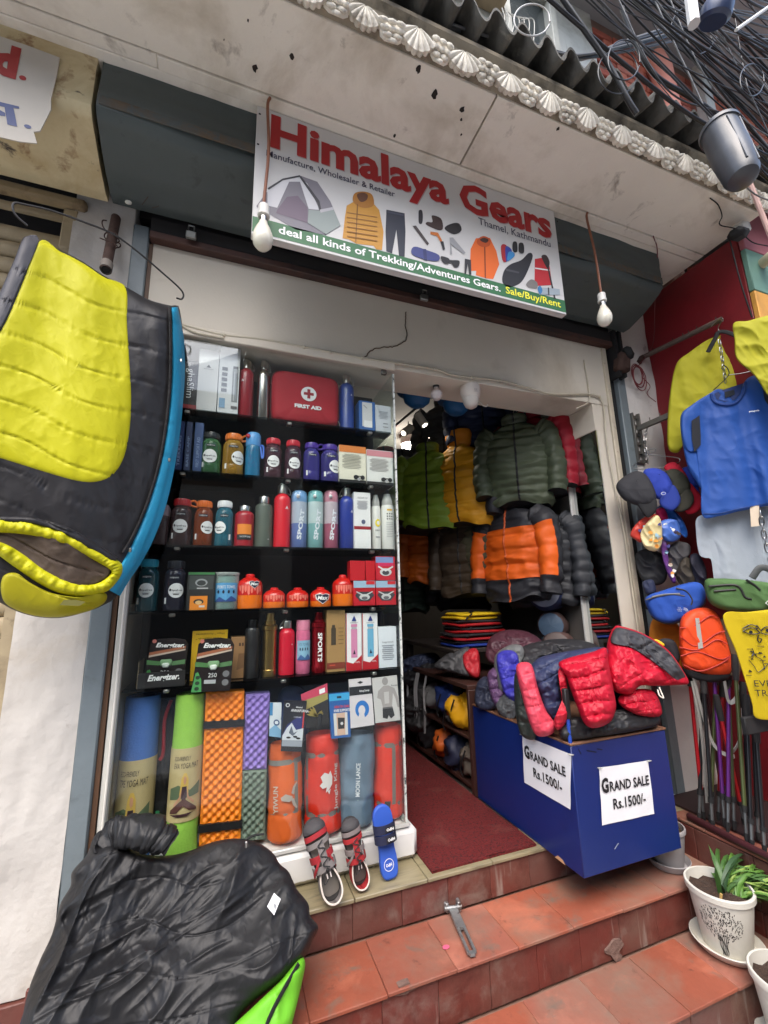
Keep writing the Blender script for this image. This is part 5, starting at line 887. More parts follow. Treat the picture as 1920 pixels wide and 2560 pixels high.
def sack(lab, bt, tp, Y0, Y1, wpx, col, scol, straps, verts=(), text=None, logo=None, lump=.006, seed=1, taper=.9):
    b = PY(*bt, Y0); b = A(b[0], Y0, CFL+.001); tq = PY(*tp, Y1); ym = (bt[1]+tp[1])/2; R = (PY(bt[0]+wpx/2, ym, Y0)[0]-PY(bt[0]-wpx/2, ym, Y0)[0])/2; ax = tq-b; L_ = np.linalg.norm(ax); ax /= L_
    r_ = np.cross(ax, A(0, 1, 0)); r_ /= np.linalg.norm(r_); r_ = r_ if r_[0] > 0 else -r_; f_ = np.cross(r_, ax)     # f_ towards the viewer
    if f_[1] > 0: f_ = -f_
    t = thing('packed_bag', lab, 'packed bag', b, 'rolled bags standing in the cabinet'); n, nz = 56, 60; an = np.linspace(0, 2*math.pi, n+1)[:-1]; G = []
    def rad(q): 
        e = min(1, (1-(1-min(1, q/.07))**2.2)**.5) if q < .07 else 1; e2 = taper+(1-taper)*min(1, max(0, (1-q)/.12)) if q > .85 else 1
        e3 = .35+.65*(1-max(0, (q-.96)/.04)**2)**.5 if q > .96 else 1
        pin = 1-.05*sum(math.exp(-((q-s)/.025)**2) for s in straps); return R*e*e2*e3*pin*.98
    Z_ = np.linspace(0, 1, nz); base = np.array([b+ax*q*L_+rad(q)*(np.outer(np.cos(an), r_)+np.outer(np.sin(an), f_)) for q in Z_])
    nn = np.array([np.outer(np.cos(an), r_)+np.outer(np.sin(an), f_) for q in Z_]); d = lump*(ridge(base*A(26, 26, 9), seed, 3)*.5+.7*fbm(base*A(9, 9, 9), seed+4, 2))
    G = base+nn*d[..., None]; mb = MB(); m = fab(*col, bump=.45, bs=70); mb.grid(G, m, wv=True); mb.add(G[-1], [tuple(range(n))], m); mb.add(G[0], [tuple(range(n))], m); mb.build('bag', t, ang=60)
    ms = fab(*scol, rough=.8)
    for s in straps: 
        mb = MB(); G = [b+ax*(s*L_+q)+(rad(s)+.004)*(np.outer(np.cos(an), r_)+np.outer(np.sin(an), f_)) for q in (-.010, .010)]; mb.grid(np.array(G), ms, wv=True); mb.build('strap', t)
    for v in verts:
        mb = MB(); P_ = [b+ax*q*L_+(rad(q)+.005)*(math.sin(v)*r_+math.cos(v)*f_) for q in np.linspace(straps[0], straps[-1], 14)]; w_ = r_*math.cos(v)-f_*math.sin(v); mb.grid(np.array([[p-w_*.009, p+w_*.009] for p in P_]), ms); mb.build('strap', t)
    FB = Face(b+R*f_, r=r_, u=ax, bend=R)
    if text: mb = MB(); FB.text(mb, text[0], text[1]*R, text[2]*L_, ink(*text[5]), w=text[3]*L_, h=text[4]*R, rot=math.pi/2, bold=.02, d=lump*1.6); mb.build('lettering', t)
    if logo:
        mb = MB()
        for pl in logo[0]: FB.poly(mb, [(x_*R, z_*L_) for x_, z_ in pl], ink(*logo[1]), lump*1.6)
        mb.build('emblem', t)
    return t, R, L_, b, ax, r_, f_
bull = [[(-.1, .50), (.25, .47), (.28, .44), (.1, .42), (-.3, .44), (-.35, .47)], [(.2, .50), (.3, .56), (.5, .60), (.55, .59), (.4, .54), (.35, .48)], [(.2, .43), (.3, .38), (.5, .34), (.55, .35), (.42, .40), (.34, .45)]]
sack('orange packed sleeping bag in clear wrap with grey straps', (713, 2108), (712, 1850), .085, .13, 84, (206, 92, 34), (120, 118, 112), (.30, .80), (.55,), ('YIWUN', -.62, .45, .26, .28, (190, 176, 160)), (bull, (170, 158, 148)), seed=3)
wolf = [[(-.3, .58), (-.1, .62), (.1, .60), (.2, .63), (.3, .57), (.28, .50), (.1, .45), (-.05, .43), (0, .48), (-.2, .47), (-.35, .50), (-.2, .53)], [(.05, .44), (.2, .46), (.12, .41)]]
sack('red packed bag lettered Jungle King with a wolf head', (808, 2082), (805, 1826), .085, .13, 86, (196, 44, 26), (110, 100, 96), (.22, .78), (-1.2,), ('Jungle King', .52, .47, .44, .26, (190, 176, 170)), (wolf, (205, 198, 194)), seed=9)
sack('slate blue packed bag with a loose grey strap', (884, 2064), (890, 1826), .10, .14, 90, (92, 112, 130), (128, 148, 150), (.30,), (), ('MOON LANCE', -.15, .52, .34, .20, (206, 212, 214)), None, seed=14, lump=.008)
t = sack('slim red packed bag with grey cross straps at the cabinet corner', (968, 2030), (968, 1806), .10, .13, 66, (200, 46, 24), (110, 98, 92), (.18, .78), (.1,), None, None, seed=19)[0]
mb = MB(); p = PY(968, 2020, .035); mb.box(p, (.028, .003, .05), K_INK, rot=rotz(.1) @ roty(.15)); FB = Face(p+A(0, -.002, 0)); FB.disc(mb, 0, 0, .008, .008, ink(60, 120, 70)); mb.build('swing_tag', t)
t = thing('blue_roll', 'navy blue stuff sack lying behind the hanging cards', 'stuff sack', PY(725, 1790, .22)); mb = MB(); cloth(mb, [(690, 1850), (692, 1760), (705, 1722), (735, 1714), (762, 1730), (770, 1780), (765, 1850)], (0, .24, 0), (0, -1, 0), lambda P, p, r: .05+.008*ridge(P*14, 2), fab(44, 66, 116), back=.04, rings=14, seg=60); mb.build('sack', t)
def card(nm, lab, cat, q, Y, col, prints, th=.006):
    """hanging card: four pixels bl, br, tr, tl on plane y = Y"""
    P4 = [PY(*p, Y) for p in q]; t = thing(nm, lab, cat, (P4[0]+P4[1])/2, 'cards and packets hung in the cabinet'); mb = MB(); mb.prism(P4, (0, th, 0), mat(S(*col), rough=.4, var=.04)); mb.build('card', t, smooth=False)
    def M2(u, v): return (1-u)*(1-v)*P4[0]+u*(1-v)*P4[1]+u*v*P4[2]+(1-u)*v*P4[3]
    r_ = P4[1]-P4[0]; w = np.linalg.norm(r_); h = np.linalg.norm(P4[3]-P4[0]); FB = Face(P4[0], r=r_, u=P4[3]-P4[0]); k = 0
    for name, L2 in prints:
        mb = MB()
        for L_ in L2:
            k += 1; d = .0006+.0002*k
            if L_[0] == 'p': mb.add([M2(*q_)+A(0, -d, 0) for q_ in L_[2]], [tuple(range(len(L_[2])))], ink(*L_[1]))
            if L_[0] == 'e': mb.add([M2(L_[2]+L_[4]*math.cos(a), L_[3]+L_[5]*math.sin(a))+A(0, -d, 0) for a in np.linspace(0, 2*math.pi, 25)[:-1]], [tuple(range(24))], ink(*L_[1]))
            if L_[0] == 't': FB.text(mb, L_[2], L_[3]*w, L_[4]*h, ink(*L_[1]), w=L_[5]*(h if len(L_) > 7 else w), h=L_[6]*(w if len(L_) > 7 else h), d=d, bold=.02, rot=L_[7] if len(L_) > 7 else 0)
        mb.build(name, t)
    return t
R4 = lambda x0, x1, y0, y1: [(x0, y0), (x1, y0), (x1, y1), (x0, y1)]
card('tablet_card', 'narrow white and blue water tablet card beside the map', 'card', [(673, 1840), (702, 1844), (704, 1757), (675, 1757)], .045, (206, 214, 220), [('blue_print', [('p', (60, 130, 180), R4(0, .25, .62, 1)), ('p', (120, 166, 200), [(0, 0), (1, 0), (1, .22), (.5, .36), (0, .2)]), ('e', (40, 70, 120), .6, .42, .26, .09), ('e', (220, 226, 230), .6, .42, .16, .05)]), ('lettering', [('t', (40, 60, 100), 'Aquatabs', .66, .74, .42, .30, -math.pi/2)])])
card('multitool_card', 'black and pink blister card holding a multitool', 'card', [(766, 1822), (822, 1808), (818, 1708), (752, 1736)], .038, (40, 38, 38), [('pink_head', [('p', (196, 66, 92), [(0, .80), (1, .76), (1, 1), (0, 1)]), ('p', (236, 236, 236), R4(.68, .9, .80, .92)), ('p', (158, 146, 84), [(0, .52), (1, .6), (1, .76), (0, .80)])])])
t = thing('multitool', 'brass folding multitool fanned open on its card', 'multitool', PY(790, 1785, .032)); c0 = PY(792, 1790, .03)
for i, a in enumerate((2.9, 2.6, 2.3, 2.0, .7, .45, .2)):
    mb = MB(); d = A(math.cos(a), 0, math.sin(a)); e = A(-math.sin(a), 0, math.cos(a)); L_ = .045 if i < 4 else .03; mb.prism([c0-e*.003, c0+d*L_*.7-e*.005, c0+d*L_, c0+d*L_*.7+e*.004, c0+e*.003], (0, .002, 0), mat(S(190, 168, 90), rough=.35, metal=.6)); mb.build('blade', t)
mb = MB(); mb.box(c0+A(.012, .001, -.022), (.018, .010, .06), M_BLK, rot=roty(.15), bev=.004); mb.build('handle', t)
card('map', 'dark trekking map titled Annapurna with a snowy mountain', 'map', [(702, 1878), (756, 1880), (767, 1752), (711, 1751)], .028, (26, 26, 34), [('mountain_print', [('p', (40, 48, 110), [(0, .30), (.2, .52), (.6, .66), (.95, .70), (.95, .28)]), ('p', (200, 206, 212), [(.02, .30), (.2, .46), (.4, .56), (.62, .42), (.95, .46), (.95, .22), (.02, .22)]), ('p', (92, 100, 116), [(.3, .36), (.4, .5), (.52, .36), (.7, .40), (.5, .30)]), ('p', (150, 156, 166), R4(.02, .95, .10, .22)), ('e', (30, 30, 32), .3, .27, .1, .02), ('e', (30, 30, 32), .6, .29, .1, .02), ('e', (30, 30, 32), .75, .26, .1, .02)]), ('lettering', [('t', (230, 230, 230), 'ANNAPURNA', .56, .81, .84, .055), ('t', (230, 230, 230), 'Around', .5, .88, .3, .035), ('t', (200, 204, 214), '1:100 000', .5, .68, .34, .03), ('p', (196, 60, 50), R4(.88, .94, .46, .78)), ('e', (220, 220, 220), .16, .91, .09, .04), ('e', (30, 30, 40), .16, .91, .06, .027)])])
card('knee_support_box', 'blue knee support box hung among the cards', 'box', [(829, 1847), (877, 1842), (873, 1731), (822, 1736)], .034, (36, 92, 160), [('lettering', [('p', (60, 160, 210), R4(0, 1, .84, 1)), ('p', (20, 30, 50), R4(.38, .6, .89, .94)), ('t', (206, 60, 60), 'HEALTH CARE', .5, .70, .8, .06), ('t', (236, 236, 236), 'KNEE SUPPORTS', .5, .615, .84, .06)]), ('picture', [('p', (206, 206, 204), R4(.16, .86, .06, .56)), ('p', (206, 172, 150), [(.3, .06), (.72, .06), (.74, .56), (.3, .56)]), ('p', (34, 34, 38), [(.36, .2), (.68, .2), (.72, .44), (.36, .46)]), ('e', (200, 200, 200), .56, .32, .07, .035)])], th=.02)
card('neck_pillow_box', 'white card showing a blue U-shaped neck pillow', 'card', [(877, 1821), (936, 1812), (927, 1694), (872, 1699)], .034, (212, 206, 208), [('black_band', [('p', (30, 30, 32), R4(0, 1, .66, .84)), ('p', (26, 26, 28), [(.36, .92), (.5, .95), (.64, .92), (.5, .89)]), ('t', (230, 230, 230), 'KingCamp', .62, .73, .42, .05)]), ('pillow_print', [('e', (34, 112, 190), .52, .36, .30, .18), ('e', (212, 206, 208), .50, .34, .15, .10), ('p', (212, 206, 208), [(.28, .14), (.62, .14), (.58, .32), (.42, .32)])])])
card('underwear_pack', 'packet with a black and white photo of shorts on a torso', 'packet', [(939, 1808), (1001, 1800), (992, 1688), (930, 1696)], .036, (196, 194, 192), [('torso_print', [('p', (160, 154, 152), [(.34, .30), (.7, .30), (.78, .62), (.86, .5), (.92, .30), (1.0, .28), (.98, .5), (.86, .72), (.62, .80), (.42, .80), (.2, .70), (.14, .55), (.28, .5)]), ('e', (150, 146, 144), .5, .9, .12, .09), ('p', (190, 186, 184), [(.42, .40), (.6, .40), (.62, .66), (.42, .66)]), ('p', (36, 36, 38), [(.30, .10), (.48, .06), (.54, .14), (.62, .06), (.78, .12), (.72, .32), (.32, .32)]), ('p', (90, 88, 88), R4(.32, .72, .285, .315))]), ('lettering', [('t', (110, 108, 108), 'Romani', .80, .80, .28, .04)])])
# ================================================================ footwear leaning on the plinth
FOOT = [(0, -.0), (.030, .004), (.042, .03), (.043, .07), (.038, .12), (.040, .16), (.047, .20), (.047, .24), (.036, .268), (.012, .282), (-.016, .280), (-.036, .262), (-.045, .23), (-.043, .19), (-.037, .15), (-.034, .11), (-.038, .06), (-.036, .025), (-.022, .004)]
class Lay:
    """a local frame: x across, y along the foot, z out of the sole"""
    def __init__(s, o, y, n, mir=1, sc=1): s.o = A(*o); s.y = A(*y)/np.linalg.norm(y); n = A(*n)-s.y*(A(*n) @ s.y); s.n = n/np.linalg.norm(n); s.x = np.cross(s.y, s.n)*mir; s.k = sc
    def __call__(s, P): P = np.asarray(P, float)*s.k; return s.o+P[..., 0:1]*s.x+P[..., 1:2]*s.y+P[..., 2:3]*s.n
def footsole(mb, L, m, z0, z1, sc=1.0, bow=.0):
    o = resample(curve(np.array(FOOT), 5, True), 60); c = o.mean(0); rows = []
    for z, k in ((z0, .93), (z0+.25*(z1-z0), 1.0), (z1-.15*(z1-z0), 1.0), (z1, .95)):
        q = c+(o-c)*k*sc; rows.append(np.c_[q, z+bow*((q[:, 1]-.1)/.18)**2])
    rows = np.array(rows); V = L(rows); mb.grid(V, m, wv=True); mb.add(V[-1], [tuple(range(60))], m); mb.add(V[0], [tuple(range(60))], m)
def band(mb, L, p0, p1, top, w, m, th=.004, n=14):
    """a strap arching from p0 to p1 (x, y) over height top, width w along the foot"""
    P_ = []
    for q in np.linspace(0, 1, n):
        a = math.pi*q; x = p0[0]+(p1[0]-p0[0])*(1-math.cos(a))/2; y = p0[1]+(p1[1]-p0[1])*q; P_.append((x, y, .018+top*math.sin(a)**.75))
    P_ = np.array(P_); o1 = P_+A(0, w/2, 0); o0 = P_-A(0, w/2, 0); up = np.zeros_like(P_); up[:, 2] = th; up[:, 0] = -np.cos(np.linspace(0, math.pi, n))*th
    mb.grid(np.stack([L(o0), L(o0+up), L(o1+up), L(o1)], 1), m, wv=True)
def sandal(lab, heel, toe, mir, cA, cB, cC):
    hb = PZ(*heel, .0015); tp = PY(*toe, -.028); y = tp-hb; ln = np.linalg.norm(y); sc = ln/.283; L = Lay(hb+A(0, 0, .004), y, (0, -1, .3), mir, sc)
    t = thing('trekking_sandal', lab, 'sandal', hb, 'footwear leaning on the plinth'); mA, mB, mC = fab(*cA, rough=.8), fab(*cB, rough=.7), mat(S(*cC), rough=.8, var=.1)
    mb = MB(); footsole(mb, L, mat(S(46, 44, 44), rough=.85, bump=.3, bs=120), 0, .022); mb.build('sole', t)
    mb = MB(); footsole(mb, L, mC, .0225, .025, .86); mb.build('footbed', t)
    mb = MB(); G = []                                           # toe cap
    for q in np.linspace(0, 1, 8):
        yy = .238+.040*q; hw = .046*(1-q**3.2*.75); G.append([(hw*math.cos(a)*1.02+.001, yy+.006*math.sin(a)*0, .02+(.034*(1-q**2.5)+.003)*math.sin(a)) for a in np.linspace(math.pi, 0, 14)])
    mb.grid(L(np.array(G)), mat(S(58, 56, 58), rough=.7, bump=.2, bs=90)); mb.build('toe_cap', t)
    mb = MB(); G = []                                           # heel counter
    for a in np.linspace(-2.5, 2.5, 26)-math.pi/2:
        x, yy = .041*math.cos(a), .046+.044*math.sin(a) if math.sin(a) < 0 else .046+.075*math.sin(a); hgt = .045+.012*(-math.sin(a)); G.append([(x*1.02, yy, .016), (x*1.06, yy, .016+hgt*.5), (x*.95, yy, .016+hgt), (x*.88, yy, .016+hgt), (x*.92, yy, .02)])
    mb.grid(L(np.array(G)), mA); mb.build('heel_counter', t)
    mb = MB(); G = np.array(G); mb.tube(L(G[:, 2]*A(.97, 1, 1.02)), .0035*sc, mat(S(206, 196, 186), rough=.8), n=6); mb.build('collar_trim', t)
    for yy, w, tp_, mm in ((.236, .018, .038, mB), (.210, .018, .046, mA), (.165, .022, .052, mB), (.130, .022, .058, mA)):
        mb = MB(); band(mb, L, (-.043, yy-.014), (.044, yy-.006), tp_, w, mm); mb.build('upper_strap', t)
    mb = MB()
    for s in (-1, 1): band(mb, L, (s*.044, .10), (s*.006, .185), .052, .014, mB, n=10)
    mb.build('side_strap', t)
    mb = MB(); P_ = [(0, .10, .068), (0, .14, .083), (0, .18, .078), (0, .21, .072)]; G = np.array([[(-.014, p[1], p[2]-.003), (0, p[1], p[2]+.004), (.014, p[1], p[2]-.003)] for p in P_]); mb.grid(L(G), mA); mb.build('tongue', t)
    mb = MB(); zz = [(-.012 if i % 2 else .012, .118+.015*i, .088-.0012*i) for i in range(7)]; mb.tube(L(curve(np.array(zz), 5)), .0022*sc, mat(S(34, 34, 36), rough=.7), n=6); mb.tube(L(curve(np.array([(0, .118, .088), (-.02, .10, .09), (-.024, .075, .085), (0, .09, .088)]), 5)), .0018*sc, mat(S(34, 34, 36), rough=.7), n=6); mb.box(L(A(0, .112, .09)), (.010, .012, .014), M_BLK, bev=.003); mb.build('lace', t)
    mb = MB(); FBx = L
    for s in (-1, 1):
        G = np.array([[(s*.007-.0022, .085, .074), (s*.007+.0022, .085, .074)], [(s*.007-.0022, .102, .078), (s*.007+.0022, .102, .078)]]); G[..., 2] += .004; mb.grid(L(G), mat(S(224, 214, 208), rough=.8))
    mb.build('tongue_stripes', t, kind='stuff')
sandal('grey trekking sandal with red straps, left of the pair on the sill', (832, 2252), (775, 2048), 1, (120, 114, 112), (150, 40, 46), (104, 98, 92))
sandal('red trekking sandal with grey trim leaning against the plinth', (898, 2212), (868, 2043), 1, (156, 40, 44), (122, 112, 110), (86, 78, 74))
hb = PZ(972, 2197, .0015); tp = PY(948, 2012, -.03); L = Lay(hb+A(0, 0, .004), tp-hb, (0, -1, .3), 1, np.linalg.norm(tp-hb)/.283)
t = thing('slide_sandal', 'bright blue slide with two navy velcro straps', 'sandal', hb, 'footwear leaning on the plinth')
mb = MB(); footsole(mb, L, mat(S(44, 84, 178), rough=.6, var=.05, bump=.1, bs=200), 0, .026); mb.build('sole', t)
for yy in (.158, .196):
    mb = MB(); band(mb, L, (-.047, yy), (.047, yy+.004), .046, .034, mat(S(26, 30, 58), rough=.8, var=.1, bump=.3, bs=300)); s_ = mb.build('strap', t)
    mb = MB(); FB = Face(L(A(.012, yy+.002, .072)), r=L.x, u=L.y); FB.rect(mb, 0, 0, .042, .017, M_BLK, .001); FB.text(mb, 'HIPO', 0, 0, W_INK, w=.030, h=.010, bold=.03, d=.002, rot=math.pi); mb.build('strap_badge', s_)
mb = MB(); FB = Face(L(A(0, .055, .0265)), r=L.x, u=L.y); mb.tube([FB.pts([(.02*math.cos(a), .02*math.sin(a))], .001)[0] for a in np.linspace(0, 6.28, 30)[:-1]], .0011, W_INK, n=4, closed=True); FB.text(mb, 'HIPO', 0, 0, W_INK, w=.026, h=.011, bold=.03, d=.0015, rot=math.pi); mb.build('heel_badge', t)
# ================================================================ rusty door catch on the step
t = thing('door_catch', 'worn steel hasp bar hinged to the riser lying on the step', 'hasp', PZ(1160, 2320, -.135)); M_HASP = mat(S(150, 152, 152), rough=.45, metal=.7, var=.25, vs=25, bump=.3, bs=60, dirt=(S(90, 66, 50), 16, .56, .7))
a, b = PZ(1133, 2278, -.125), PZ(1183, 2392, -.128); d = (b-a); ln = np.linalg.norm(d); d /= ln; e = np.cross(A(0, 0, 1), d); e /= np.linalg.norm(e); w = .017; mb = MB()
for s in (-1, 1): mb.prism([a+d*ln*.45+e*s*w, a+d*ln*.95+e*s*w*1.0, a+d*ln*.95+e*s*w*.45, a+d*ln*.45+e*s*w*.45], (0, 0, .009), M_HASP)
mb.prism([a-e*w, a+d*ln*.45-e*w, a+d*ln*.45+e*w, a+e*w], (0, 0, .011), M_HASP); mb.prism([a+d*ln*.93-e*w, a+d*ln-e*w*.5, a+d*ln+e*w*.5, a+d*ln*.93+e*w], (0, 0, .009), M_HASP); mb.build('bar', t)
mb = MB(); 
for s in (-1, 1): mb.box(a+e*s*.028-d*.012+A(0, .01, .012), (.014, .05, .034), M_HASP, rot=rotz(-.2*s), bev=.003)
mb.tube([a-e*.035+A(0, 0, .012), a+e*.035+A(0, 0, .012)], .008, M_HASP, n=10); mb.build('hinge', t)
# ================================================================ hanging sleeping bag, left
A0, A1 = A(-.655, -.37, 2.32), A(-.267, -.15, 2.32); BD = (A1-A0)/np.linalg.norm(A1-A0); BN = A(BD[1], -BD[0], 0)
if BN[1] > 0: BN = -BN
M_YEL, M_BLKF, M_BLUF, M_GRYF = fab(188, 184, 14, bump=.42), fab(40, 39, 41, rough=.45), fab(40, 146, 186, rough=.5), fab(72, 72, 78)
def bagH(P, p, r=None):
    u = (P-A0) @ BD; z = P[..., 2]; q = np.stack([u, z, z*0], -1)
    seam = (p[..., 1]-.30*p[..., 0]+18*vn(np.stack([u*5, z*0, z*0+2], -1), 3))/84.0
    pf = 1-1.4*np.exp(-(((seam-np.round(seam))/.034)**2)); folds = fbm(np.stack([u*5.5+.3*z, z*.9, z*0], -1), 31, 2); cr = ridge(np.stack([u*15+z*9, z*6-u*7, z*0], -1), 17, 2)
    drape = .5+.5*np.cos(np.clip((u-.22)/.26, -1.2, 1.2)*2.4)
    return .032+.034*drape+.0035*pf+.024*folds+.0018*cr+.0022*ridge(np.stack([u*46, z*5, z*0], -1), 61, 1)*np.exp(-(((seam-np.round(seam))/.16)**2))
t = thing('sleeping_bag', 'yellow, black and blue sleeping bag hanging by the left pillar', 'sleeping bag', (-.45, -.3, 1.05))
BODY = [(60, 592), (95, 600), (130, 615), (200, 650), (262, 690), (320, 720), (375, 750), (428, 764), (447, 766), (457, 830), (458, 900), (455, 980), (447, 1050), (435, 1130), (415, 1210), (395, 1290), (370, 1350), (340, 1415), (310, 1462), (288, 1495), (255, 1515), (215, 1530), (150, 1545), (80, 1540), (15, 1515), (-30, 1470), (-75, 1300), (-85, 1000), (-60, 860), (-5, 740), (35, 650)]
mb = MB(); cloth(mb, BODY, A0, BN, bagH, M_BLKF, rings=70, seg=240, back=.05, center=(205, 1050), pw=.4, edge=18); mb.build('shell', t, ang=70)
def overlay(nm, out, m, off=.006, center=None, rings=50, seg=180, parent=None, H=bagH, **k):
    mb = MB()
    def hh(P, p, r): return (H(P, p)*EB(p)+off)
    cloth(mb, out, A0, BN, hh, m, rings=rings, seg=seg, back=.0, center=center, pw=.12, edge=26, **k); return mb.build(nm, parent or t, ang=70)
_bo = resample(curve(np.array(BODY, float), 8, True), 240); _bc = A(205, 1050); _ba = np.arctan2(_bo[:, 1]-_bc[1], _bo[:, 0]-_bc[0]); _br = np.hypot(*(_bo-_bc).T); _od = np.argsort(_ba); _ba, _br = _ba[_od], _br[_od]
def EB(p):
    d = p-_bc; a = np.arctan2(d[..., 1], d[..., 0]); R_ = np.interp(a, np.r_[_ba-2*math.pi, _ba, _ba+2*math.pi], np.r_[_br, _br, _br]); r = np.minimum(1, np.hypot(d[..., 0], d[..., 1])/R_); return np.maximum(0, 1-r**18)**.4
overlay('grey_side_panel', [(62, 594), (97, 601), (50, 712), (8, 810), (-50, 900), (-60, 860), (-5, 742), (34, 655)], M_GRYF, center=(30, 730), rings=20, seg=90)
overlay('yellow_panel', [(99, 603), (150, 628), (205, 655), (262, 692), (316, 720), (320, 800), (325, 880), (331, 980), (329, 1060), (318, 1130), (300, 1175), (272, 1202), (235, 1213), (190, 1209), (140, 1195), (80, 1176), (0, 1150), (-70, 1130), (-78, 1000), (-50, 905), (10, 806), (52, 712)], M_YEL, center=(170, 950), rings=64, seg=220)
# the blue edge is a long strip, built along its length
def strip(nm, ctr, wid, m, off, n=120, k=9, H=bagH):
    C_ = resample(curve(np.array(ctr, float), 8), n, closed=False); T_ = np.gradient(C_, axis=0); N_ = np.stack([-T_[:, 1], T_[:, 0]], 1); N_ /= np.linalg.norm(N_, axis=1)[:, None]; ww = np.interp(np.linspace(0, 1, n), np.linspace(0, 1, len(wid)), wid)
    px = np.stack([C_+N_*(ww*q)[:, None] for q in np.linspace(-.5, .5, k)], 1); P = PP(px.reshape(-1, 2), A0, BN).reshape(n, k, 3); h = H(P, px)*EB(px)+off*np.sqrt(np.maximum(0, 1-(np.linspace(-1, 1, k))**4))[None, :]
    mb = MB(); mb.grid(P+toward(P, BN)*h[..., None], m); return mb.build(nm, t, ang=70)
strip('blue_edge', [(437, 768), (445, 850), (446, 940), (440, 1020), (430, 1100), (415, 1180), (394, 1260), (366, 1335), (336, 1395), (308, 1440), (285, 1482)], [16, 30, 32, 32, 34, 36, 40, 44, 44, 40, 34], M_BLUF, .014)
strip('zip', [(424, 766), (427, 850), (426, 940), (420, 1020), (408, 1110), (390, 1190), (362, 1275), (330, 1345), (308, 1382)], [9]*4, mat(S(22, 22, 24), rough=.6, bump=.6, bs=300), .017)
strip('collar_flap', [(0, 1298), (80, 1302), (160, 1325), (230, 1365), (290, 1400)], [14, 16, 20, 24, 16], M_BLKF, .02)
# hood: padded rim, dark lining, lower yellow panel
overlay('hood_panel', [(8, 1440), (40, 1432), (75, 1456), (130, 1482), (200, 1492), (262, 1482), (262, 1506), (220, 1528), (150, 1543), (80, 1538), (18, 1512), (2, 1478)], fab(160, 152, 14), .02, center=(135, 1508), rings=26, seg=120)
mb = MB(); cloth(mb, [(-50, 1330), (20, 1325), (90, 1335), (150, 1350), (210, 1380), (275, 1420), (250, 1455), (190, 1465), (120, 1445), (60, 1405), (0, 1370)], A0, BN, lambda P, p, r: bagH(P, p)*EB(p)+.010-.006*(1-r**2)+.004*ridge(P*12, 4), mat(S(72, 58, 46), rough=.7, var=.15, bump=.4, bs=25), rings=24, seg=100, pw=.02, edge=30, back=.0); mb.build('lining', t)
OUT = [(-70, 1300), (-20, 1296), (40, 1298), (100, 1308), (160, 1326), (220, 1358), (270, 1388), (306, 1412), (300, 1445), (268, 1478), (212, 1492), (150, 1484), (92, 1456), (34, 1416), (-10, 1384), (-60, 1352)]
INN = [(-60, 1338), (-20, 1334), (40, 1336), (95, 1344), (152, 1360), (208, 1388), (252, 1412), (276, 1428), (270, 1440), (245, 1456), (208, 1460), (158, 1446), (108, 1420), (60, 1384), (10, 1356), (-50, 1342)]
oc, ic = curve(np.array(OUT, float), 16, True), curve(np.array(INN, float), 16, True); tt = np.linspace(0, 1, 15); px = oc[:, None]+(ic-oc)[:, None]*tt[None, :, None]; P = PP(px.reshape(-1, 2), A0, BN).reshape(px.shape[:2]+(3,)); ph = np.arange(len(oc))*.22
h = bagH(P, px)*.75+.014+.026*np.sqrt(np.maximum(0, 1-(2*tt-1)**2))[None]*(1+.25*vn(np.c_[ph, ph*0, ph*0], 6))[:, None]+.0035*ridge(np.stack([ph[:, None]*1.6+tt*1.2, tt*.8+0*ph[:, None], 0*px[..., 0]], -1), 5, 2)*np.sin(math.pi*tt)[None]; h[:, -1] -= .05
mb = MB(); mb.grid(P+toward(P, BN)*h[..., None], M_YEL, wu=True); mb.build('hood_rim', t, ang=80)
mb = MB(); FB = Face(PP([(152, 1508)], A0, BN)[0]+BN*.115, r=BD, u=(0, 0, 1)); FB.poly(mb, [(-.03, -.006), (.02, -.010), (.035, .002), (.01, .008), (-.02, .009)], ink(120, 116, 60), .002); mb.build('hood_logo', t)
mb = MB()
for a, b in ((417, 930), (387, 1168), (291, 1383)): mb.box(PP([(a, b)], A0, BN)[0]+BN*.125, (.008, .008, .014), steel(), bev=.002)
mb.build('zip_pull', t)
# wire hanger and bracket pipe
t = thing('wire_hanger', 'bent black wire hanger holding the yellow sleeping bag', 'hanger', (-.46, -.26, 2.33)); q = [(58, 590), (30, 565), (22, 545), (28, 535), (50, 538), (120, 553), (200, 580), (270, 608), (330, 650), (390, 700), (430, 735), (442, 752), (438, 764), (425, 762)]
P = curve(PP(np.array(q, float), A0, BN), 8)+BN*.06; mb = MB(); mb.tube(P, .0035, mat(S(30, 28, 28), rough=.5), n=7); mb.build('wire', t)
t = thing('bracket_pipe', 'rusty pipe stub wired to the pillar above the sleeping bag', 'pipe', (-.54, -.1, 2.5)); a, b = PY(290, 545, -.03), PY(264, 676, -.17); mb = MB(); d = (b-a)/np.linalg.norm(b-a)
mb.tube([a, a+(b-a)*.5, b], .019, M_RUST, n=14, cap=False); mb.tube([a, b-d*.002], .015, M_BLK, n=12); mb.tube([b-d*.05, b-d*.006], .022, mat(S(120, 112, 104), rough=.7, var=.2), n=14); mb.build('pipe', t)
mb = MB(); c = a+(b-a)*.42; mb.tube([c+A(.026*math.cos(q), .004*q-.02, .02*math.sin(q)) for q in np.linspace(0, 14, 60)], .0028, M_RUST, n=5); mb.build('tie_wire', t); mb = MB(); mb.tube(curve([c, c+A(-.03, -.02, .03), c+A(-.035, -.02, .06), c+A(-.02, -.02, .065)], 5), .0028, M_RUST, n=5); mb.build('tie_wire', t); mb = MB(); mb.tube(curve([c+d*.1, c+d*.1+A(.03, -.02, .02), c+d*.1+A(-.03, -.03, .03)], 5), .0025, M_RUST, n=5); mb.build('tie_wire', t)
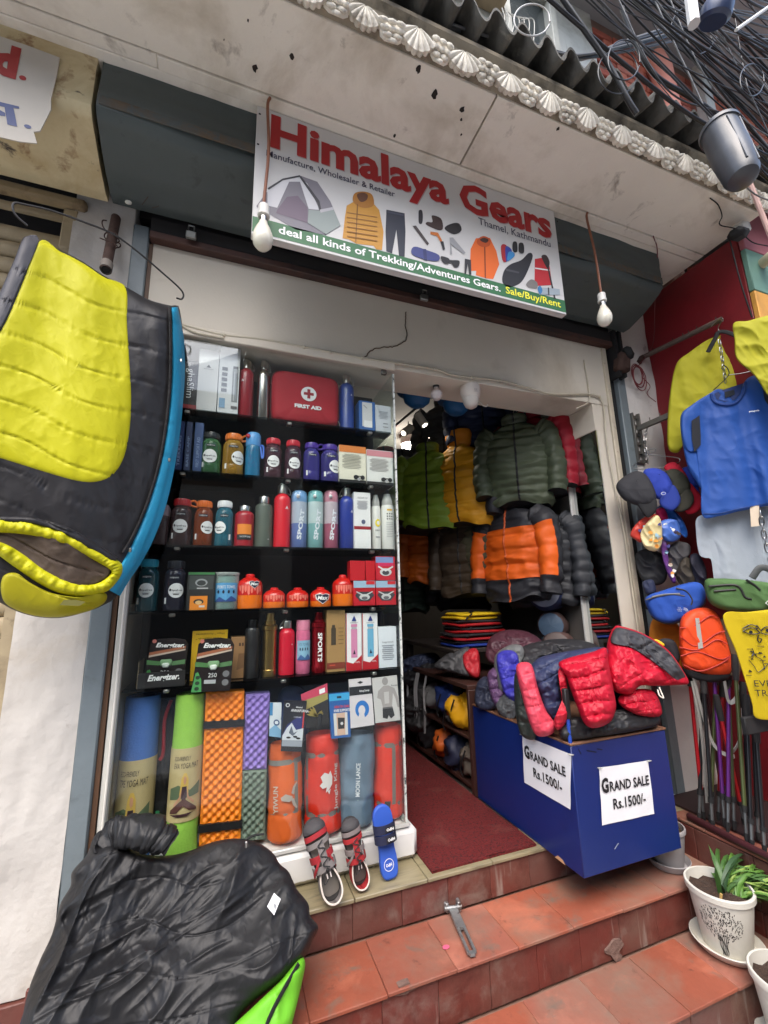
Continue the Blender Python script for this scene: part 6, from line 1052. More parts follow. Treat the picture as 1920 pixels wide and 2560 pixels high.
# ================================================================ black sleeping bag thrown over the steps
P0 = A(0, -.10, .30); BN2 = A(0, -.74, .65)
BLK = [(20, 2680), (48, 2580), (70, 2480), (100, 2400), (130, 2335), (150, 2262), (176, 2215), (180, 2180), (215, 2140), (226, 2118), (255, 2100), (300, 2110), (360, 2135), (425, 2138), (480, 2125), (535, 2104), (590, 2096), (640, 2104), (680, 2130), (700, 2160), (722, 2180), (742, 2222), (770, 2258), (776, 2290), (796, 2318), (782, 2350), (766, 2385), (730, 2425), (690, 2462), (640, 2500), (600, 2545), (570, 2620), (540, 2700), (280, 2730)]
def blkH(P, p, r):
    u = P[..., 0]+.07*fbm(P*3.4, 21, 2); v = P @ A(0, -.65, -.74)+.04*vn(P*5, 22); o = 0*u; tot = .06+.05*fbm(P*2.8, 12, 2)+.014*ridge(np.stack([u*5.5+.6*v, v*2.6, o], -1), 41, 1)
    for k, th in enumerate((.15, .75, -.55, 1.25)):
        a, b = u*math.cos(th)+v*math.sin(th), v*math.cos(th)-u*math.sin(th); m = np.clip(.5+1.6*vn(P*3.2+k*9.3, 60+k), 0, 1)
        tot = tot+m*(.010*ridge(np.stack([a*13, b*3.6, o+k], -1), 70+k, 1)+.0042*ridge(np.stack([a*34, b*9, o+k], -1), 80+k, 1))
    flank = np.clip((300-p[..., 0])/140, 0, 1); tot = tot+flank*.022*ridge(np.stack([u*14+v*3, v*2, o], -1), 91, 1)
    seam = np.abs(((p[..., 0]*.25+p[..., 1]*.97)/118+.5*vn(P*4, 9)) % 1-.5)*2
    return tot-.003*np.exp(-(((1-seam)/.05)**2))
t = thing('black_sleeping_bag', 'crumpled black sleeping bag draped over the steps in the foreground', 'sleeping bag', (.0, -.5, -.45))
M_BLKS = fab(27, 27, 29, rough=.5, bump=.9); M_BLKS2 = fab(24, 24, 26, rough=.6, bump=.6)
mb = MB(); cloth(mb, BLK, P0, BN2, blkH, M_BLKS, rings=130, seg=420, back=.06, center=(430, 2360), pw=.45, edge=16); mb.build('shell', t, ang=75)
mb = MB(); pth = curve([PY(262, 2125, -.14), PY(285, 2095, -.15), PY(330, 2085, -.17), PY(385, 2092, -.19), PY(428, 2110, -.2)], 26); nn_ = len(pth); rr_ = np.interp(np.linspace(0, 1, nn_), [0, .2, .6, .9, 1], [.035, .05, .055, .045, .040])+.006*vn(np.c_[np.arange(nn_)*.4, np.zeros((nn_, 2))], 3); mb.tube(pth, rr_, M_BLKS, n=28, cap=False); mb.tube(pth[:-1], rr_[:-1]*.86, M_BLKS2, n=28); crumple(mb, .011, 11, 5); crumple(mb, .004, 34, 9); mb.build('hood_tube', t, ang=70)
mb = MB(); cloth(mb, [(225, 2120), (240, 2085), (262, 2075), (290, 2095), (285, 2140), (240, 2150)], A(0, -.14, .3), (0, -1, .4), lambda P, p, r: .03+.02*ridge(P*18, 5), M_BLKS2, rings=16, seg=60, back=.02); mb.build('bunched_fold', t, ang=70)
FB = Face(PP([(677, 2285)], P0, BN2)[0]+BN2/np.linalg.norm(BN2)*.118, r=(1, 0, .1), u=(0, .65, .74)); mb = MB(); FB.poly(mb, [(-.022, .0), (-.004, -.026), (.02, .006), (.002, .026)], mat(S(214, 214, 218), rough=.4), .0); FB.poly(mb, [(-.004, .002), (.006, -.004), (.0, -.018)], ink(120, 124, 128), .002); mb.build('white_tag', t)
mb = MB(); z_ = PP(np.array([(655, 2108), (630, 2112), (612, 2122)], float), P0, BN2)+BN2*.09; mb.tube(curve(z_, 5), .0035, M_BLK, n=6); mb.box(z_[2]+A(0, -.006, -.012), (.008, .006, .02), steel(), bev=.002); mb.build('zip_pull', t)
# things under it
t = thing('green_bag', 'lime green bag with black strap under the black sleeping bag', 'bag', PZ(680, 2540, -.3)); mb = MB(); M_LIME = fab(104, 178, 40)
n3 = A(.15, -.8, .5); cloth(mb, [(480, 2720), (560, 2590), (640, 2510), (700, 2452), (750, 2395), (763, 2410), (752, 2470), (735, 2540), (715, 2620), (690, 2720)], A(.25, -.42, -.02), n3, lambda P, p, r: .035+.02*ridge(P*A(9, 9, 5), 6, 2), M_LIME, rings=30, seg=120, back=.03); mb.build('body', t, ang=70)
mb = MB(); mb.tube(curve(PP(np.array([(735, 2410), (700, 2470), (668, 2530), (640, 2600)], float), A(.25, -.42, -.02), n3)+n3*.05, 6), .008, M_BLK, n=8, flat=.35); mb.build('strap', t)
t = thing('navy_cloth', 'dark navy jacket hem showing left of the black sleeping bag', 'jacket', PZ(80, 2560, -.44)); mb = MB(); cloth(mb, [(0, 2720), (40, 2590), (78, 2480), (120, 2425), (160, 2420), (175, 2500), (140, 2620), (110, 2720)], A(-.3, -.42, -.1), A(-.2, -.8, .5), lambda P, p, r: .03+.02*ridge(P*A(12, 9, 5), 16, 2), fab(40, 42, 58), rings=24, seg=90, back=.03); mb.build('body', t, ang=70)
mb = MB(); cloth(mb, [(100, 2640), (118, 2560), (132, 2520), (142, 2540), (140, 2600), (130, 2660)], A(-.26, -.46, -.1), A(-.2, -.8, .5), lambda P, p, r: .03+.0*r, M_LIME, rings=10, seg=40, back=.01); o = mb.build('lime_cloth'); tag(o, 'small lime green fabric fold at the lower left corner', 'cloth')
# ================================================================ padded jackets
def puffer(lab, p, rz, s, body, sleeve, collar, yoke=None, hem=None, patch=None, baff=.078, H=.70, zipc=(24, 24, 26), grp='padded jackets hanging in the shop', slv=1, seed=1, hood=False, wide=1.0):
    t = thing('padded_jacket', lab, 'jacket', p, grp, rz); n, nz = 64, 84
    zz = np.linspace(-H, 0, nz); W_ = np.interp(zz, [-H, -H+.03, -.5, -.25, -.10, -.06, -.025, 0], [.225, .25, .245, .25, .235, .19, .12, .085])*wide; D_ = np.interp(zz, [-H, -.3, -.10, -.04, 0], [.095, .115, .10, .075, .06]); an = np.linspace(0, 2*math.pi, n+1)[:-1]
    c, s_ = np.cos(an), np.sin(an); cx = np.sign(c)*np.abs(c)**.8; sy = np.sign(s_)*np.abs(s_)**.8
    G = np.stack([np.outer(W_, cx), np.outer(D_, sy), np.outer(zz, np.ones(n))], -1); N = np.stack([np.outer(np.ones(nz), c*.6), np.outer(np.ones(nz), s_), np.zeros((nz, n))], -1)
    wob = vn(G*5+seed*7, seed)*.9+.3*vn(G*13, seed+9); bul = .020*(.7+.4*vn(G*7, seed+1))*puffs(zz[:, None]/baff+.25*wob, .55)+.010*ridge(G*A(11, 11, 14), seed, 3)+.024*vn(G*4+seed, seed+3); G = (G+N*bul[..., None]); G[..., 2] += (np.maximum(0, 1-(zz+H)/.22)**1.5)[:, None]*(.022*np.sin(an*2+seed)+.012*np.sin(an*5+seed*2))
    mb_, my, mh = body, yoke, hem; mb = MB()
    def addrows(i0, i1, m): mb.grid(G[i0:i1+1]*s, m, wv=True)
    ih = int(nz*.0); iy = nz-1
    if hem: ih = int(np.searchsorted(zz, -H+hem[0]))
    if yoke: iy = int(np.searchsorted(zz, yoke[0]))
    addrows(ih, iy, fab(*body)); 
    mb.add(G[0]*s, [tuple(range(n))], fab(30, 30, 32)) if not hem else None
    mb.build('body', t, ang=75, local=True)
    if hem: mb = MB(); addrows(0, ih, fab(*hem[1])); mb.add(G[0]*s, [tuple(range(n))], fab(30, 30, 32)); mb.build('hem_panel', t, ang=75, local=True)
    if yoke: mb = MB(); addrows(iy, nz-1, fab(*yoke[1])); mb.build('yoke', t, ang=75, local=True)
    for sg in ((-1, 1) if slv else ()):
        ctr = curve(np.array([(sg*.185*wide, 0, -.075), (sg*.25*wide, -.005, -.13), (sg*.285*wide, -.01, -.30), (sg*.295*wide, -.035, -.48), (sg*.285*wide, -.06, -.64)]), 14); k = len(ctr); q = np.linspace(0, 1, k); ar = np.interp(q, [0, .15, .5, 1], [.085, .088, .075, .058]); m_ = 28; a2 = np.linspace(0, 2*math.pi, m_+1)[:-1]; rows = []
        for i in range(k):
            T = ctr[min(k-1, i+1)]-ctr[max(0, i-1)]; T /= np.linalg.norm(T); e1 = np.cross(T, A(0, 1, 0)); e1 /= np.linalg.norm(e1); e2 = np.cross(T, e1); rows.append(ctr[i]+ar[i]*(np.outer(np.cos(a2)*.85, e1)+np.outer(np.sin(a2), e2)))
        R_ = np.array(rows); cc = ctr[:, None]; nn = (R_-cc)/(np.linalg.norm(R_-cc, axis=2)[..., None]); R_ = R_+nn*(.015*puffs(q[:, None]*.62/baff+.3*vn(R_*6, seed), .5)+.008*ridge(R_*12, seed+5, 3)+.012*vn(R_*5, seed+2))[..., None]
        mb = MB(); mS = fab(*sleeve); mb.grid(R_*s, mS, wv=True); mb.add(R_[-1]*s, [tuple(range(m_))], fab(30, 30, 32))
        if patch:
            mp = fab(*patch)
            for i in range(k-1):
                for j in range(m_):
                    if .30 < q[i] < .82 and (j in range(2, 12)): mb.m[i*m_+j] = mb.mi(mp)
        mb.build('sleeve', t, ang=75, local=True)
    mb = MB(); hh = .15 if hood else .085; G2 = []
    for q in np.linspace(0, 1, 10):
        w = (.088+.012*math.sin(q*3.1))*wide*(1+.25*q*(1 if hood else .3)); d = .062*(1+.2*q); G2.append(np.stack([w*c, d*s_-.012*q, np.full(n, -.012+hh*q)], -1)+.006*np.stack([c, s_, 0*c], -1)*abs(math.sin(q*math.pi*2)))
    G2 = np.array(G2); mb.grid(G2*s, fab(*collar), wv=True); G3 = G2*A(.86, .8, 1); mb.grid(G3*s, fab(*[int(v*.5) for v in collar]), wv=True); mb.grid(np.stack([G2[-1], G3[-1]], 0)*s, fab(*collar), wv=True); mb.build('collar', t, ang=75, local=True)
    mb = MB(); j = int(np.argmin(np.abs(an-1.5*math.pi))); P_ = G[:, j]+A(0, -.004, 0); P_ = np.vstack([P_, G2[1:, j]+A(0, -.004, 0)]); mb.grid(np.stack([P_-A(.008, 0, 0), P_+A(0, -.004, 0), P_+A(.008, 0, 0)], 1)*s, mat(S(*zipc), rough=.6)); mb.build('zip', t, local=True)
    mb = MB(); mb.tube(curve(np.array([(0, 0, .05), (0, 0, .11), (.02, 0, .14), (.03, 0, .12)]), 5)*s, .0025, steel(), n=6); mb.build('hanger_hook', t, local=True)
    return t
def PJ(x, y, Y, dz=0): return PY(x, y, Y)+A(0, 0, dz)
OR, BK = (214, 92, 22), (38, 38, 42)
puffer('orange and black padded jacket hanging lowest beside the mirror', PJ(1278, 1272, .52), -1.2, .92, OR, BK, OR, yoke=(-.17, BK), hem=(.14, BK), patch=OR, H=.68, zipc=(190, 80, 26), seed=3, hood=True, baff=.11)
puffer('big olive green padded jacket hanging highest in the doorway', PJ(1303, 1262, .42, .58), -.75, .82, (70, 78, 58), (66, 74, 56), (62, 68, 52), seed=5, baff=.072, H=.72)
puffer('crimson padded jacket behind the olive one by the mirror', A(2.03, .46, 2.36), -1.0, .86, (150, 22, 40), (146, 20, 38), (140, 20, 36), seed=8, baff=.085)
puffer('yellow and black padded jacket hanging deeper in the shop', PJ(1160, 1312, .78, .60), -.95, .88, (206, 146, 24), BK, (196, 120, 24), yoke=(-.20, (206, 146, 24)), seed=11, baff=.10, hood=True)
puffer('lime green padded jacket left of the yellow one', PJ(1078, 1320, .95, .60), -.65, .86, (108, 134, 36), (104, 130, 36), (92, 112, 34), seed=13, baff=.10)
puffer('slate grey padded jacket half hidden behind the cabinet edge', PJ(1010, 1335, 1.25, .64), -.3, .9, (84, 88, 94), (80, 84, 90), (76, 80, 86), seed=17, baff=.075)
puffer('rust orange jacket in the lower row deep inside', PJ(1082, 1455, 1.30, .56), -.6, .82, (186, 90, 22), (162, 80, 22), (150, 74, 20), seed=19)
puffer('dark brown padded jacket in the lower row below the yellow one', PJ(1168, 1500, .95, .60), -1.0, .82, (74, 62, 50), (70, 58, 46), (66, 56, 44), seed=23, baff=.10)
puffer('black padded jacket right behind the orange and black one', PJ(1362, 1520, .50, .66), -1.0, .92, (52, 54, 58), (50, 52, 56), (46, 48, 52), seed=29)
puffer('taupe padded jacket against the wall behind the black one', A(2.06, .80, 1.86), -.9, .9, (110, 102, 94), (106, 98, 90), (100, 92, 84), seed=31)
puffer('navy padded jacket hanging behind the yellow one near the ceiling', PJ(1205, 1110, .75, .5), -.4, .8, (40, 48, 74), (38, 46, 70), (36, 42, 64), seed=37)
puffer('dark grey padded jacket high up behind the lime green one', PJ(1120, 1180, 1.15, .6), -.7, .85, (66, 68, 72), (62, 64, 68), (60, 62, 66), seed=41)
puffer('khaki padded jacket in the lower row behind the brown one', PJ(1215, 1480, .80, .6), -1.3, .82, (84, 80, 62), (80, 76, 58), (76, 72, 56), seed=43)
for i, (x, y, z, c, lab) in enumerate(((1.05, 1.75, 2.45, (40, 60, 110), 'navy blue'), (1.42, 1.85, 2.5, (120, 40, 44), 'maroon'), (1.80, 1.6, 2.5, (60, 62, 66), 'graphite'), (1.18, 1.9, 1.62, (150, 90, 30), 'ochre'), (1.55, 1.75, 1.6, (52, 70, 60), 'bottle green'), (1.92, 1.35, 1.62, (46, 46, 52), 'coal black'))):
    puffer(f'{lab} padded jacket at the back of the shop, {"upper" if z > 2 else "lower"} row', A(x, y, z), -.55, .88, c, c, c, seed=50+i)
# ================================================================ shop interior goods and fittings
def lamp_can(lab, p, d, on):
    t = thing('spotlight', lab, 'spotlight', p, 'track spotlights'); d = A(*d)/np.linalg.norm(d); mb = MB(); m = mat(S(206, 200, 184), rough=.4); mb.tube([p-d*.055, p+d*.055], .033, m, n=22); mb.tube([p-d*.02, p-d*.02+A(0, 0, .07)], .006, m, n=8); mb.build('can', t)
    mb = MB(); mb.tube([p+d*.0555, p+d*.058], .020, mat((1, .93, .8), emit=on*.6, rough=.5, key='lit_lens'), n=20); mb.build('lens', t)
    sp = bpy.data.lights.new('spot', 'SPOT'); sp.energy = 1.2; sp.spot_size = 1.3; sp.spot_blend = .7; sp.color = (1, .92, .8); sp.shadow_soft_size = .03
    o = bpy.data.objects.new('spot_light', sp); COL.objects.link(o); o.parent = t; o.location = tuple(np.array(p+d*.062)-np.array(t.location)); o.rotation_euler = Vector(tuple(-d)).to_track_quat('Z', 'Y').to_euler()
p = PY(1053, 1050, .95); lamp_can('lit cream track spotlight nearer the doorway', p, (.35, -.25, -.75), 6)
p = PY(1018, 1076, 1.15); lamp_can('lit cream track spotlight behind the first one', p, (-.75, -.25, -.65), 4)
mb = MB(); a, b = PY(1075, 1010, .80)+A(0, 0, .06), PY(985, 1085, 1.5)+A(0, 0, .07); mb.tube([a, b], .014, mat(S(70, 68, 66), rough=.5), n=4); o = mb.build('track_rail'); tag(o, 'lighting track under the shop ceiling carrying the spotlights', 'rail')
sp = bpy.data.lights.new('mirror_lamp', 'POINT'); 
t = thing('ceiling_lamp', 'bright round ceiling lamp deep in the shop seen in the mirror', 'lamp', (1.75, 2.0, 2.60)); mb = MB(); mb.lathe([(.07, .06), (.075, .0), (.06, -.02), (.001, -.03)], (1.75, 2.0, 2.66), mat((1, .95, .86), emit=10, rough=.5, key='lit_lamp'), n=24); mb.build('diffuser', t); mb = MB(); mb.lathe([(.085, .0), (.09, .05), (.09, .08)], (1.75, 2.0, 2.7), mat(S(210, 208, 200)), n=24); mb.build('base', t)
sp.energy = 7; sp.color = (1, .94, .84); sp.shadow_soft_size = .07; o = bpy.data.objects.new('ceiling_lamp_light', sp); COL.objects.link(o); o.parent = t; o.location = (0, 0, -.02)
t = thing('security_camera', 'white dome security camera under the lintel', 'camera', PY(1175, 1025, .05)); p = PY(1176, 985, .05); m = mat(S(206, 198, 190), rough=.4, var=.05); mb = MB(); mb.lathe([(.055, .04), (.058, .03), (.058, -.002), (.052, -.03), (.04, -.045)], p+A(0, 0, .01), m, n=28); mb.build('housing', t)
mb = MB(); mb.lathe([(.046, -.035), (.045, -.06), (.034, -.088), (.015, -.10), (.0001, -.102)], p+A(0, 0, .01), mat(S(196, 190, 182), rough=.3), n=26); mb.build('dome', t); mb = MB(); FB = Face(p+A(0, -.0575, -.004), bend=.058); FB.text(mb, 'A-Z', 0, .006, ink(60, 60, 60), w=.02, h=.008); FB.text(mb, 'CCTV', 0, -.006, ink(60, 60, 60), w=.022, h=.007); mb.build('lettering', t)
t = thing('globe_bulb', 'small round white bulb fixed below the lintel', 'bulb', PY(1090, 1005, .1)); p = PY(1091, 987, .1); mb = MB(); mb.lathe([(.0001, -.035), (.02, -.029), (.033, -.01), (.034, .008), (.024, .026), (.014, .036), (.014, .05)], p, mat(S(206, 198, 196), rough=.3), n=22); mb.build('globe', t); mb = MB(); mb.lathe([(.018, .045), (.02, .075)], p, mat(S(60, 58, 56)), n=16); mb.build('holder', t)
for i, (a, b, Y, lab) in enumerate(((1042, 1000, .42, 'blue sun hat hanging at the left under the lintel'), (1140, 1020, .48, 'blue sun hat hanging behind the security camera'))):
    t = thing('sun_hat', lab, 'hat', PY(a, b+20, Y), 'blue hats under the lintel'); p = PY(a, b, Y); mb = MB(); mb.lathe([(.001, -.05), (.05, -.045), (.085, -.015), (.095, .03)], p, fab(28, 84, 132), n=30, sy=.8); mb.build('crown', t); mb = MB(); mb.lathe([(.095, .03), (.13, .045), (.131, .05), (.094, .036)], p, fab(24, 60, 100), n=30, sy=.8); mb.build('brim', t)
t = thing('hook', 'small white hook beside the dome camera', 'hook', PY(1210, 1020, .2)); p = PY(1205, 1015, .2); mb = MB(); mb.tube(curve([p+A(-.02, 0, .03), p+A(0, -.01, 0), p+A(.02, -.02, -.008), p+A(.03, -.02, .006)], 5), .004, paint(220, 218, 212), n=8); mb.build('hook_wire', t)
# stack of folded jackets on a table
t = thing('back_table', 'dark low table under the folded stack inside the shop', 'table', (1.75, .95, 0)); mb = MB(); mb.bb(1.42, 2.12, .66, 1.5, .735, .765, mat(S(44, 36, 32), rough=.6), bev=.004); mb.build('top', t)
for x, y in ((1.45, .70), (2.08, .70), (1.45, 1.46), (2.08, 1.46)): mb = MB(); mb.bb(x-.02, x+.02, y-.02, y+.02, 0, .734, mat(S(44, 36, 32), rough=.6)); mb.build('leg', t)
cols = [(30, 52, 130), (34, 34, 38), (150, 26, 32), (36, 34, 36), (170, 30, 34), (34, 34, 36), (160, 28, 32), (40, 38, 40), (204, 168, 24), (210, 176, 28)]
nm_ = ('lowest', 'second lowest', 'third', 'fourth', 'fifth', 'sixth', 'seventh', 'eighth', 'second from top', 'topmost')
for i, c in enumerate(cols):
    w, d, h = .42-.008*i, .30, .022; z = .767+.0225*i; sp_ = np.linspace(0, 2*math.pi, 49)[:-1]; rg = np.random.default_rng(i); cx = 1.66+rg.uniform(-.02, .02); cyy = .82+rg.uniform(-.01, .01); G = []
    for q, k in ((0, .90), (.25, 1), (.6, 1.01), (.9, .96), (1, .8), (1.02, .0)):
        G.append(np.stack([cx+k*w/2*np.sign(np.cos(sp_))*np.abs(np.cos(sp_))**.45*(1+.03*np.sin(sp_*5+i)), cyy+k*d/2*np.sign(np.sin(sp_))*np.abs(np.sin(sp_))**.45, z+h*q+.003*np.sin(sp_*3+i*2)], -1))
    t = thing('folded_jacket', f'{("blue", "black", "red", "black", "red", "black", "red", "black", "yellow", "yellow")[i]} folded jacket, {nm_[i]} in the stack on the back table', 'jacket', (cx, cyy, z), 'folded jackets stacked on the back table'); mb = MB(); mb.grid(np.array(G), fab(*c), wv=True); mb.build('body', t, ang=60)
    if i in (3, 5, 8, 9): mb = MB(); mb.tube(curve([(cx-.12, cyy-.152, z+.004), (cx-.10, cyy-.15, z+.02), (cx-.06, cyy-.05, z+.028), (cx, cyy, z+.028)], 5), .006, fab(30, 30, 32), n=6, flat=.4); mb.build('strap', t)
for i, (x0, x1, c, lab) in enumerate(((1.18, 1.42, (26, 44, 108), 'navy blue hard suitcase at the back left of the shop'), (1.44, 1.62, (22, 34, 82), 'dark blue suitcase beside the first one at the back'))):
    t = thing('suitcase', lab, 'suitcase', ((x0+x1)/2, 2.1, .75), 'suitcases at the back'); mb = MB(); mb.bb(x0, x1, 2.0, 2.3, .72, 1.32, mat(S(*c), rough=.4), bev=.03); mb.build('shell', t); mb = MB(); mb.box(((x0+x1)/2, 1.995, 1.2), (.03, .012, .05), mat(S(140, 140, 140), rough=.4)); mb.build('latch', t)
t = thing('back_counter', 'dark counter at the back of the shop under the suitcases', 'counter', (1.4, 2.2, 0)); mb = MB(); mb.bb(.9, 1.7, 1.95, 2.5, .0, .715, mat(S(30, 28, 28), rough=.7), bev=.005); mb.build('cabinet', t)
for i, (a, b, r, Y, c1, c2, lab) in enumerate(((1442, 1482, .12, .46, (44, 54, 90), (130, 138, 156), 'navy stuff sack with pale end, topmost of the round sacks'), (1444, 1562, .095, .46, (76, 60, 58), (70, 90, 110), 'brown stuff sack below the navy one'), (1392, 1603, .085, .46, (34, 66, 84), (40, 110, 124), 'teal stuff sack at the left of the pile'), (1448, 1612, .10, .42, (88, 68, 64), (92, 80, 76), 'brown stuff sack lying lowest by the mirror trim'))):
    p = PY(a, b, Y); p[0] = min(p[0], 2.165-r*1.0); t = thing('stuff_sack', lab, 'stuff sack', p-A(0, 0, r), 'round stuff sacks by the mirror'); n = 40; an = np.linspace(0, 2*math.pi, n+1)[:-1]; G = []; ax = A(-.75, -.6, .1); ax /= np.linalg.norm(ax); e1 = np.cross(ax, A(0, 0, 1)); e1 /= np.linalg.norm(e1); e2 = np.cross(ax, e1)
    for q, k in ((-1, .0), (-.98, .5), (-.86, .82), (-.6, .97), (0, 1.02), (.6, .97), (.86, .82), (.97, .55), (1, 0.0)): G.append(p+ax*q*r*1.05+k*r*(np.outer(np.cos(an), e1)+np.outer(np.sin(an), e2)))
    G = np.array(G); G += .004*ridge(G*30, i, 2)[..., None]*A(0, -.5, .5); mb = MB(); mb.grid(G[:7], fab(*c1), wv=True); mb.build('bag', t, ang=70); mb = MB(); mb.grid(G[6:], fab(*c2), wv=True); mb.build('end_panel', t, ang=70)
mb = MB(); mb.bb(1.95, 2.165, .34, .62, .0, .80, mat(S(34, 32, 32), rough=.8), bev=.004); o = mb.build('stand_block'); tag(o, 'dark stand carrying the round stuff sacks by the mirror', 'stand')
# dark wood rack behind the counter, packed with bags
t = thing('low_rack', 'dark wooden rack behind the blue counter stuffed with bags', 'rack', (1.62, .9, 0)); M_DW = mat(S(58, 34, 28), rough=.5, var=.15, vs=8, stretch=(1, 6, 1))
for nm, a in (('top', (1.36, 1.92, .41, 1.42, .565, .59)), ('shelf', (1.37, 1.92, .43, 1.40, .285, .30)), ('base', (1.37, 1.92, .43, 1.40, .03, .05)), ('side_panel', (1.36, 1.92, .405, .428, .0, .564)), ('side_panel', (1.36, 1.92, 1.40, 1.42, .0, .564)), ('back_panel', (1.90, 1.92, .43, 1.40, .05, .56))): mb = MB(); mb.bb(*a, M_DW, bev=.002); mb.build(nm, t)
rg = random.Random(4)
bags = [((205, 150, 20), .62, .42, 'yellow rucksack cover packed on the rack shelf', .08), ((42, 60, 120), .80, .42, 'blue packed bag behind the yellow one on the rack', .08), ((120, 120, 122), 1.0, .40, 'grey rucksack straps bundle on the rack shelf', .07), ((190, 90, 30), .86, .15, 'orange packed bag low in the rack', .07), ((34, 38, 60), .70, .15, 'navy packed bag low in the rack', .08), ((96, 88, 80), .52, .16, 'taupe round bag low at the rack front', .085), ((36, 36, 40), 1.14, .15, 'black packed bag at the far end of the rack', .08), ((40, 40, 44), 1.2, .42, 'black rucksack at the far end of the rack shelf', .08), ((150, 150, 146), .72, .36, 'clear wrapped pale pouch on the rack shelf', .045)]
for i, (c, y, z, lab, r) in enumerate(bags):
    t = thing('packed_pouch', lab, 'bag', (1.45, y, z-r), 'bags packed in the low rack'); n = 36; an = np.linspace(0, 2*math.pi, n+1)[:-1]; ph = np.linspace(-math.pi/2, math.pi/2, 20); G = np.array([np.stack([1.46+r*1.2*np.cos(f)*np.cos(an), y+r*1.3*np.cos(f)*np.sin(an), np.full(n, z+r*1.25*math.sin(f)*.9)], -1) for f in ph]); d = .022*ridge(G*14, i+3, 3)+.022*fbm(G*9, i, 2); cc = A(1.46, y, z); G = G+(G-cc)/(np.linalg.norm(G-cc, axis=2)[..., None]+1e-6)*d[..., None]; mb = MB(); mb.grid(G, fab(*c), wv=True); mb.build('pouch', t, ang=70)
    mb = MB(); mb.tube(curve([(1.36, y-.04, z+.06), (1.352, y-.01, z), (1.355, y+.02, z-.06), (1.36, y+.0, z-.09)], 5), .006, fab(110, 110, 112) if i in (2, 7) else fab(30, 30, 32), n=6, flat=.4); mb.build('strap', t)
for i in range(4):
    p = A(1.345-.004*i, .98+.07*i+.05*(i % 2), .40); t = thing('hanging_strap', 'grey webbing strap hanging from the rucksacks in the rack', 'strap', p-A(0, 0, .2), 'webbing straps on the rack'); mb = MB(); mb.tube(curve([p+A(.02, 0, .16), p+A(0, .01, .05), p+A(-.008, -.01, -.08), p+A(0, .02, -.22+.03*(i % 3))], 6), .009, fab(128, 128, 130, rough=.8), n=6, flat=.25); mb.build('webbing', t); mb = MB(); mb.box(p+A(-.008, -.01, -.08), (.01, .028, .03), mat(S(60, 60, 62), rough=.5), bev=.003); mb.build('buckle', t)
t = thing('wrapped_bag', 'grey and red bag in clear plastic lying on the dark rack', 'bag', PZ(1140, 1680, .60)); mb = MB(); cloth(mb, [(1085, 1668), (1110, 1640), (1150, 1622), (1175, 1622), (1180, 1690), (1130, 1682)], A(1.45, .62, .64), (-.6, -.6, .5), lambda P, p, r: .05+.012*ridge(P*18, 3, 2), fab(64, 64, 66), rings=18, seg=70, back=.05); mb.build('body', t, ang=70); mb = MB(); cloth(mb, [(1155, 1640), (1175, 1622), (1196, 1628), (1200, 1690), (1178, 1692), (1160, 1670)], A(1.44, .60, .64), (-.6, -.6, .5), lambda P, p, r: .055+.01*ridge(P*18, 5, 2), fab(170, 34, 44), rings=14, seg=60, back=.04); mb.build('red_end', t, ang=70)
for i, (out, c, lab) in enumerate((([(1005, 1700), (1020, 1665), (1060, 1650), (1110, 1655), (1120, 1690), (1080, 1712), (1030, 1720)], (44, 44, 48), 'black folded rucksacks heaped on top of the low rack'), ([(1000, 1660), (1030, 1640), (1085, 1632), (1100, 1655), (1050, 1672), (1010, 1685)], (52, 60, 84), 'navy jacket lying on the black heap above the rack'), ([(1012, 1760), (1030, 1715), (1070, 1720), (1090, 1780), (1060, 1830), (1020, 1820)], (58, 58, 60), 'dark grey rucksack leaning at the far end of the rack'))):
    t = thing('soft_bag', lab, 'bag', PX(*out[0], 1.45), 'dark bags around the low rack'); mb = MB(); cloth(mb, out, A(1.42, 1.3, .6), (-.7, -.6, .3), lambda P, p, r: .07+.03*ridge(P*A(9, 9, 9), 60+i, 3), fab(*c), rings=26, seg=90, back=.06); mb.build('body', t, ang=75)
# ================================================================ blue sale counter
CB = (1.377, 1.925, -.37, .395); CZ = .487
t = thing('sale_counter', 'bright blue box counter with GRAND SALE notices overhanging the steps', 'counter', ((CB[0]+CB[1])/2, 0, 0)); M_CB = mat(S(15, 37, 100), rough=.38, var=.05, vs=5, bump=.03, bs=60, dirt=[(S(16, 34, 92), 5, .6, .75), (S(150, 160, 186), 34, .74, .78)])
mb = MB(); mb.bb(CB[0], CB[1], CB[2], CB[3], .003, CZ-.004, M_CB, bev=.003); mb.build('box', t); mb = MB(); mb.bb(CB[0]-.004, CB[1]+.004, CB[2]-.004, CB[3], CZ-.003, CZ+.006, mat(S(120, 84, 62), rough=.6, var=.15, stretch=(2, 8, 1)), bev=.002); mb.build('top_board', t)
mb = MB(); mb.prism([(CB[0]-.001, CB[2]+.10, .003), (CB[0]-.001, CB[2]+.16, .003), (CB[0]-.001, CB[2]+.14, .018), (CB[0]-.001, CB[2]+.11, .014)], (-.001, 0, 0), mat(S(196, 150, 110), rough=.9)); mb.build('chipped_edge', t)
mb = MB(); mb.tube([(1.384, -.362, CZ+.006), (1.384, -.362, CZ+.10)], .008, paint(30, 66, 160), n=10); mb.build('corner_post', t); mb = MB(); mb.bb(1.372, 1.396, -.374, -.350, CZ+.10, CZ+.22, fab(30, 30, 32), bev=.004); mb.build('corner_strap', t)
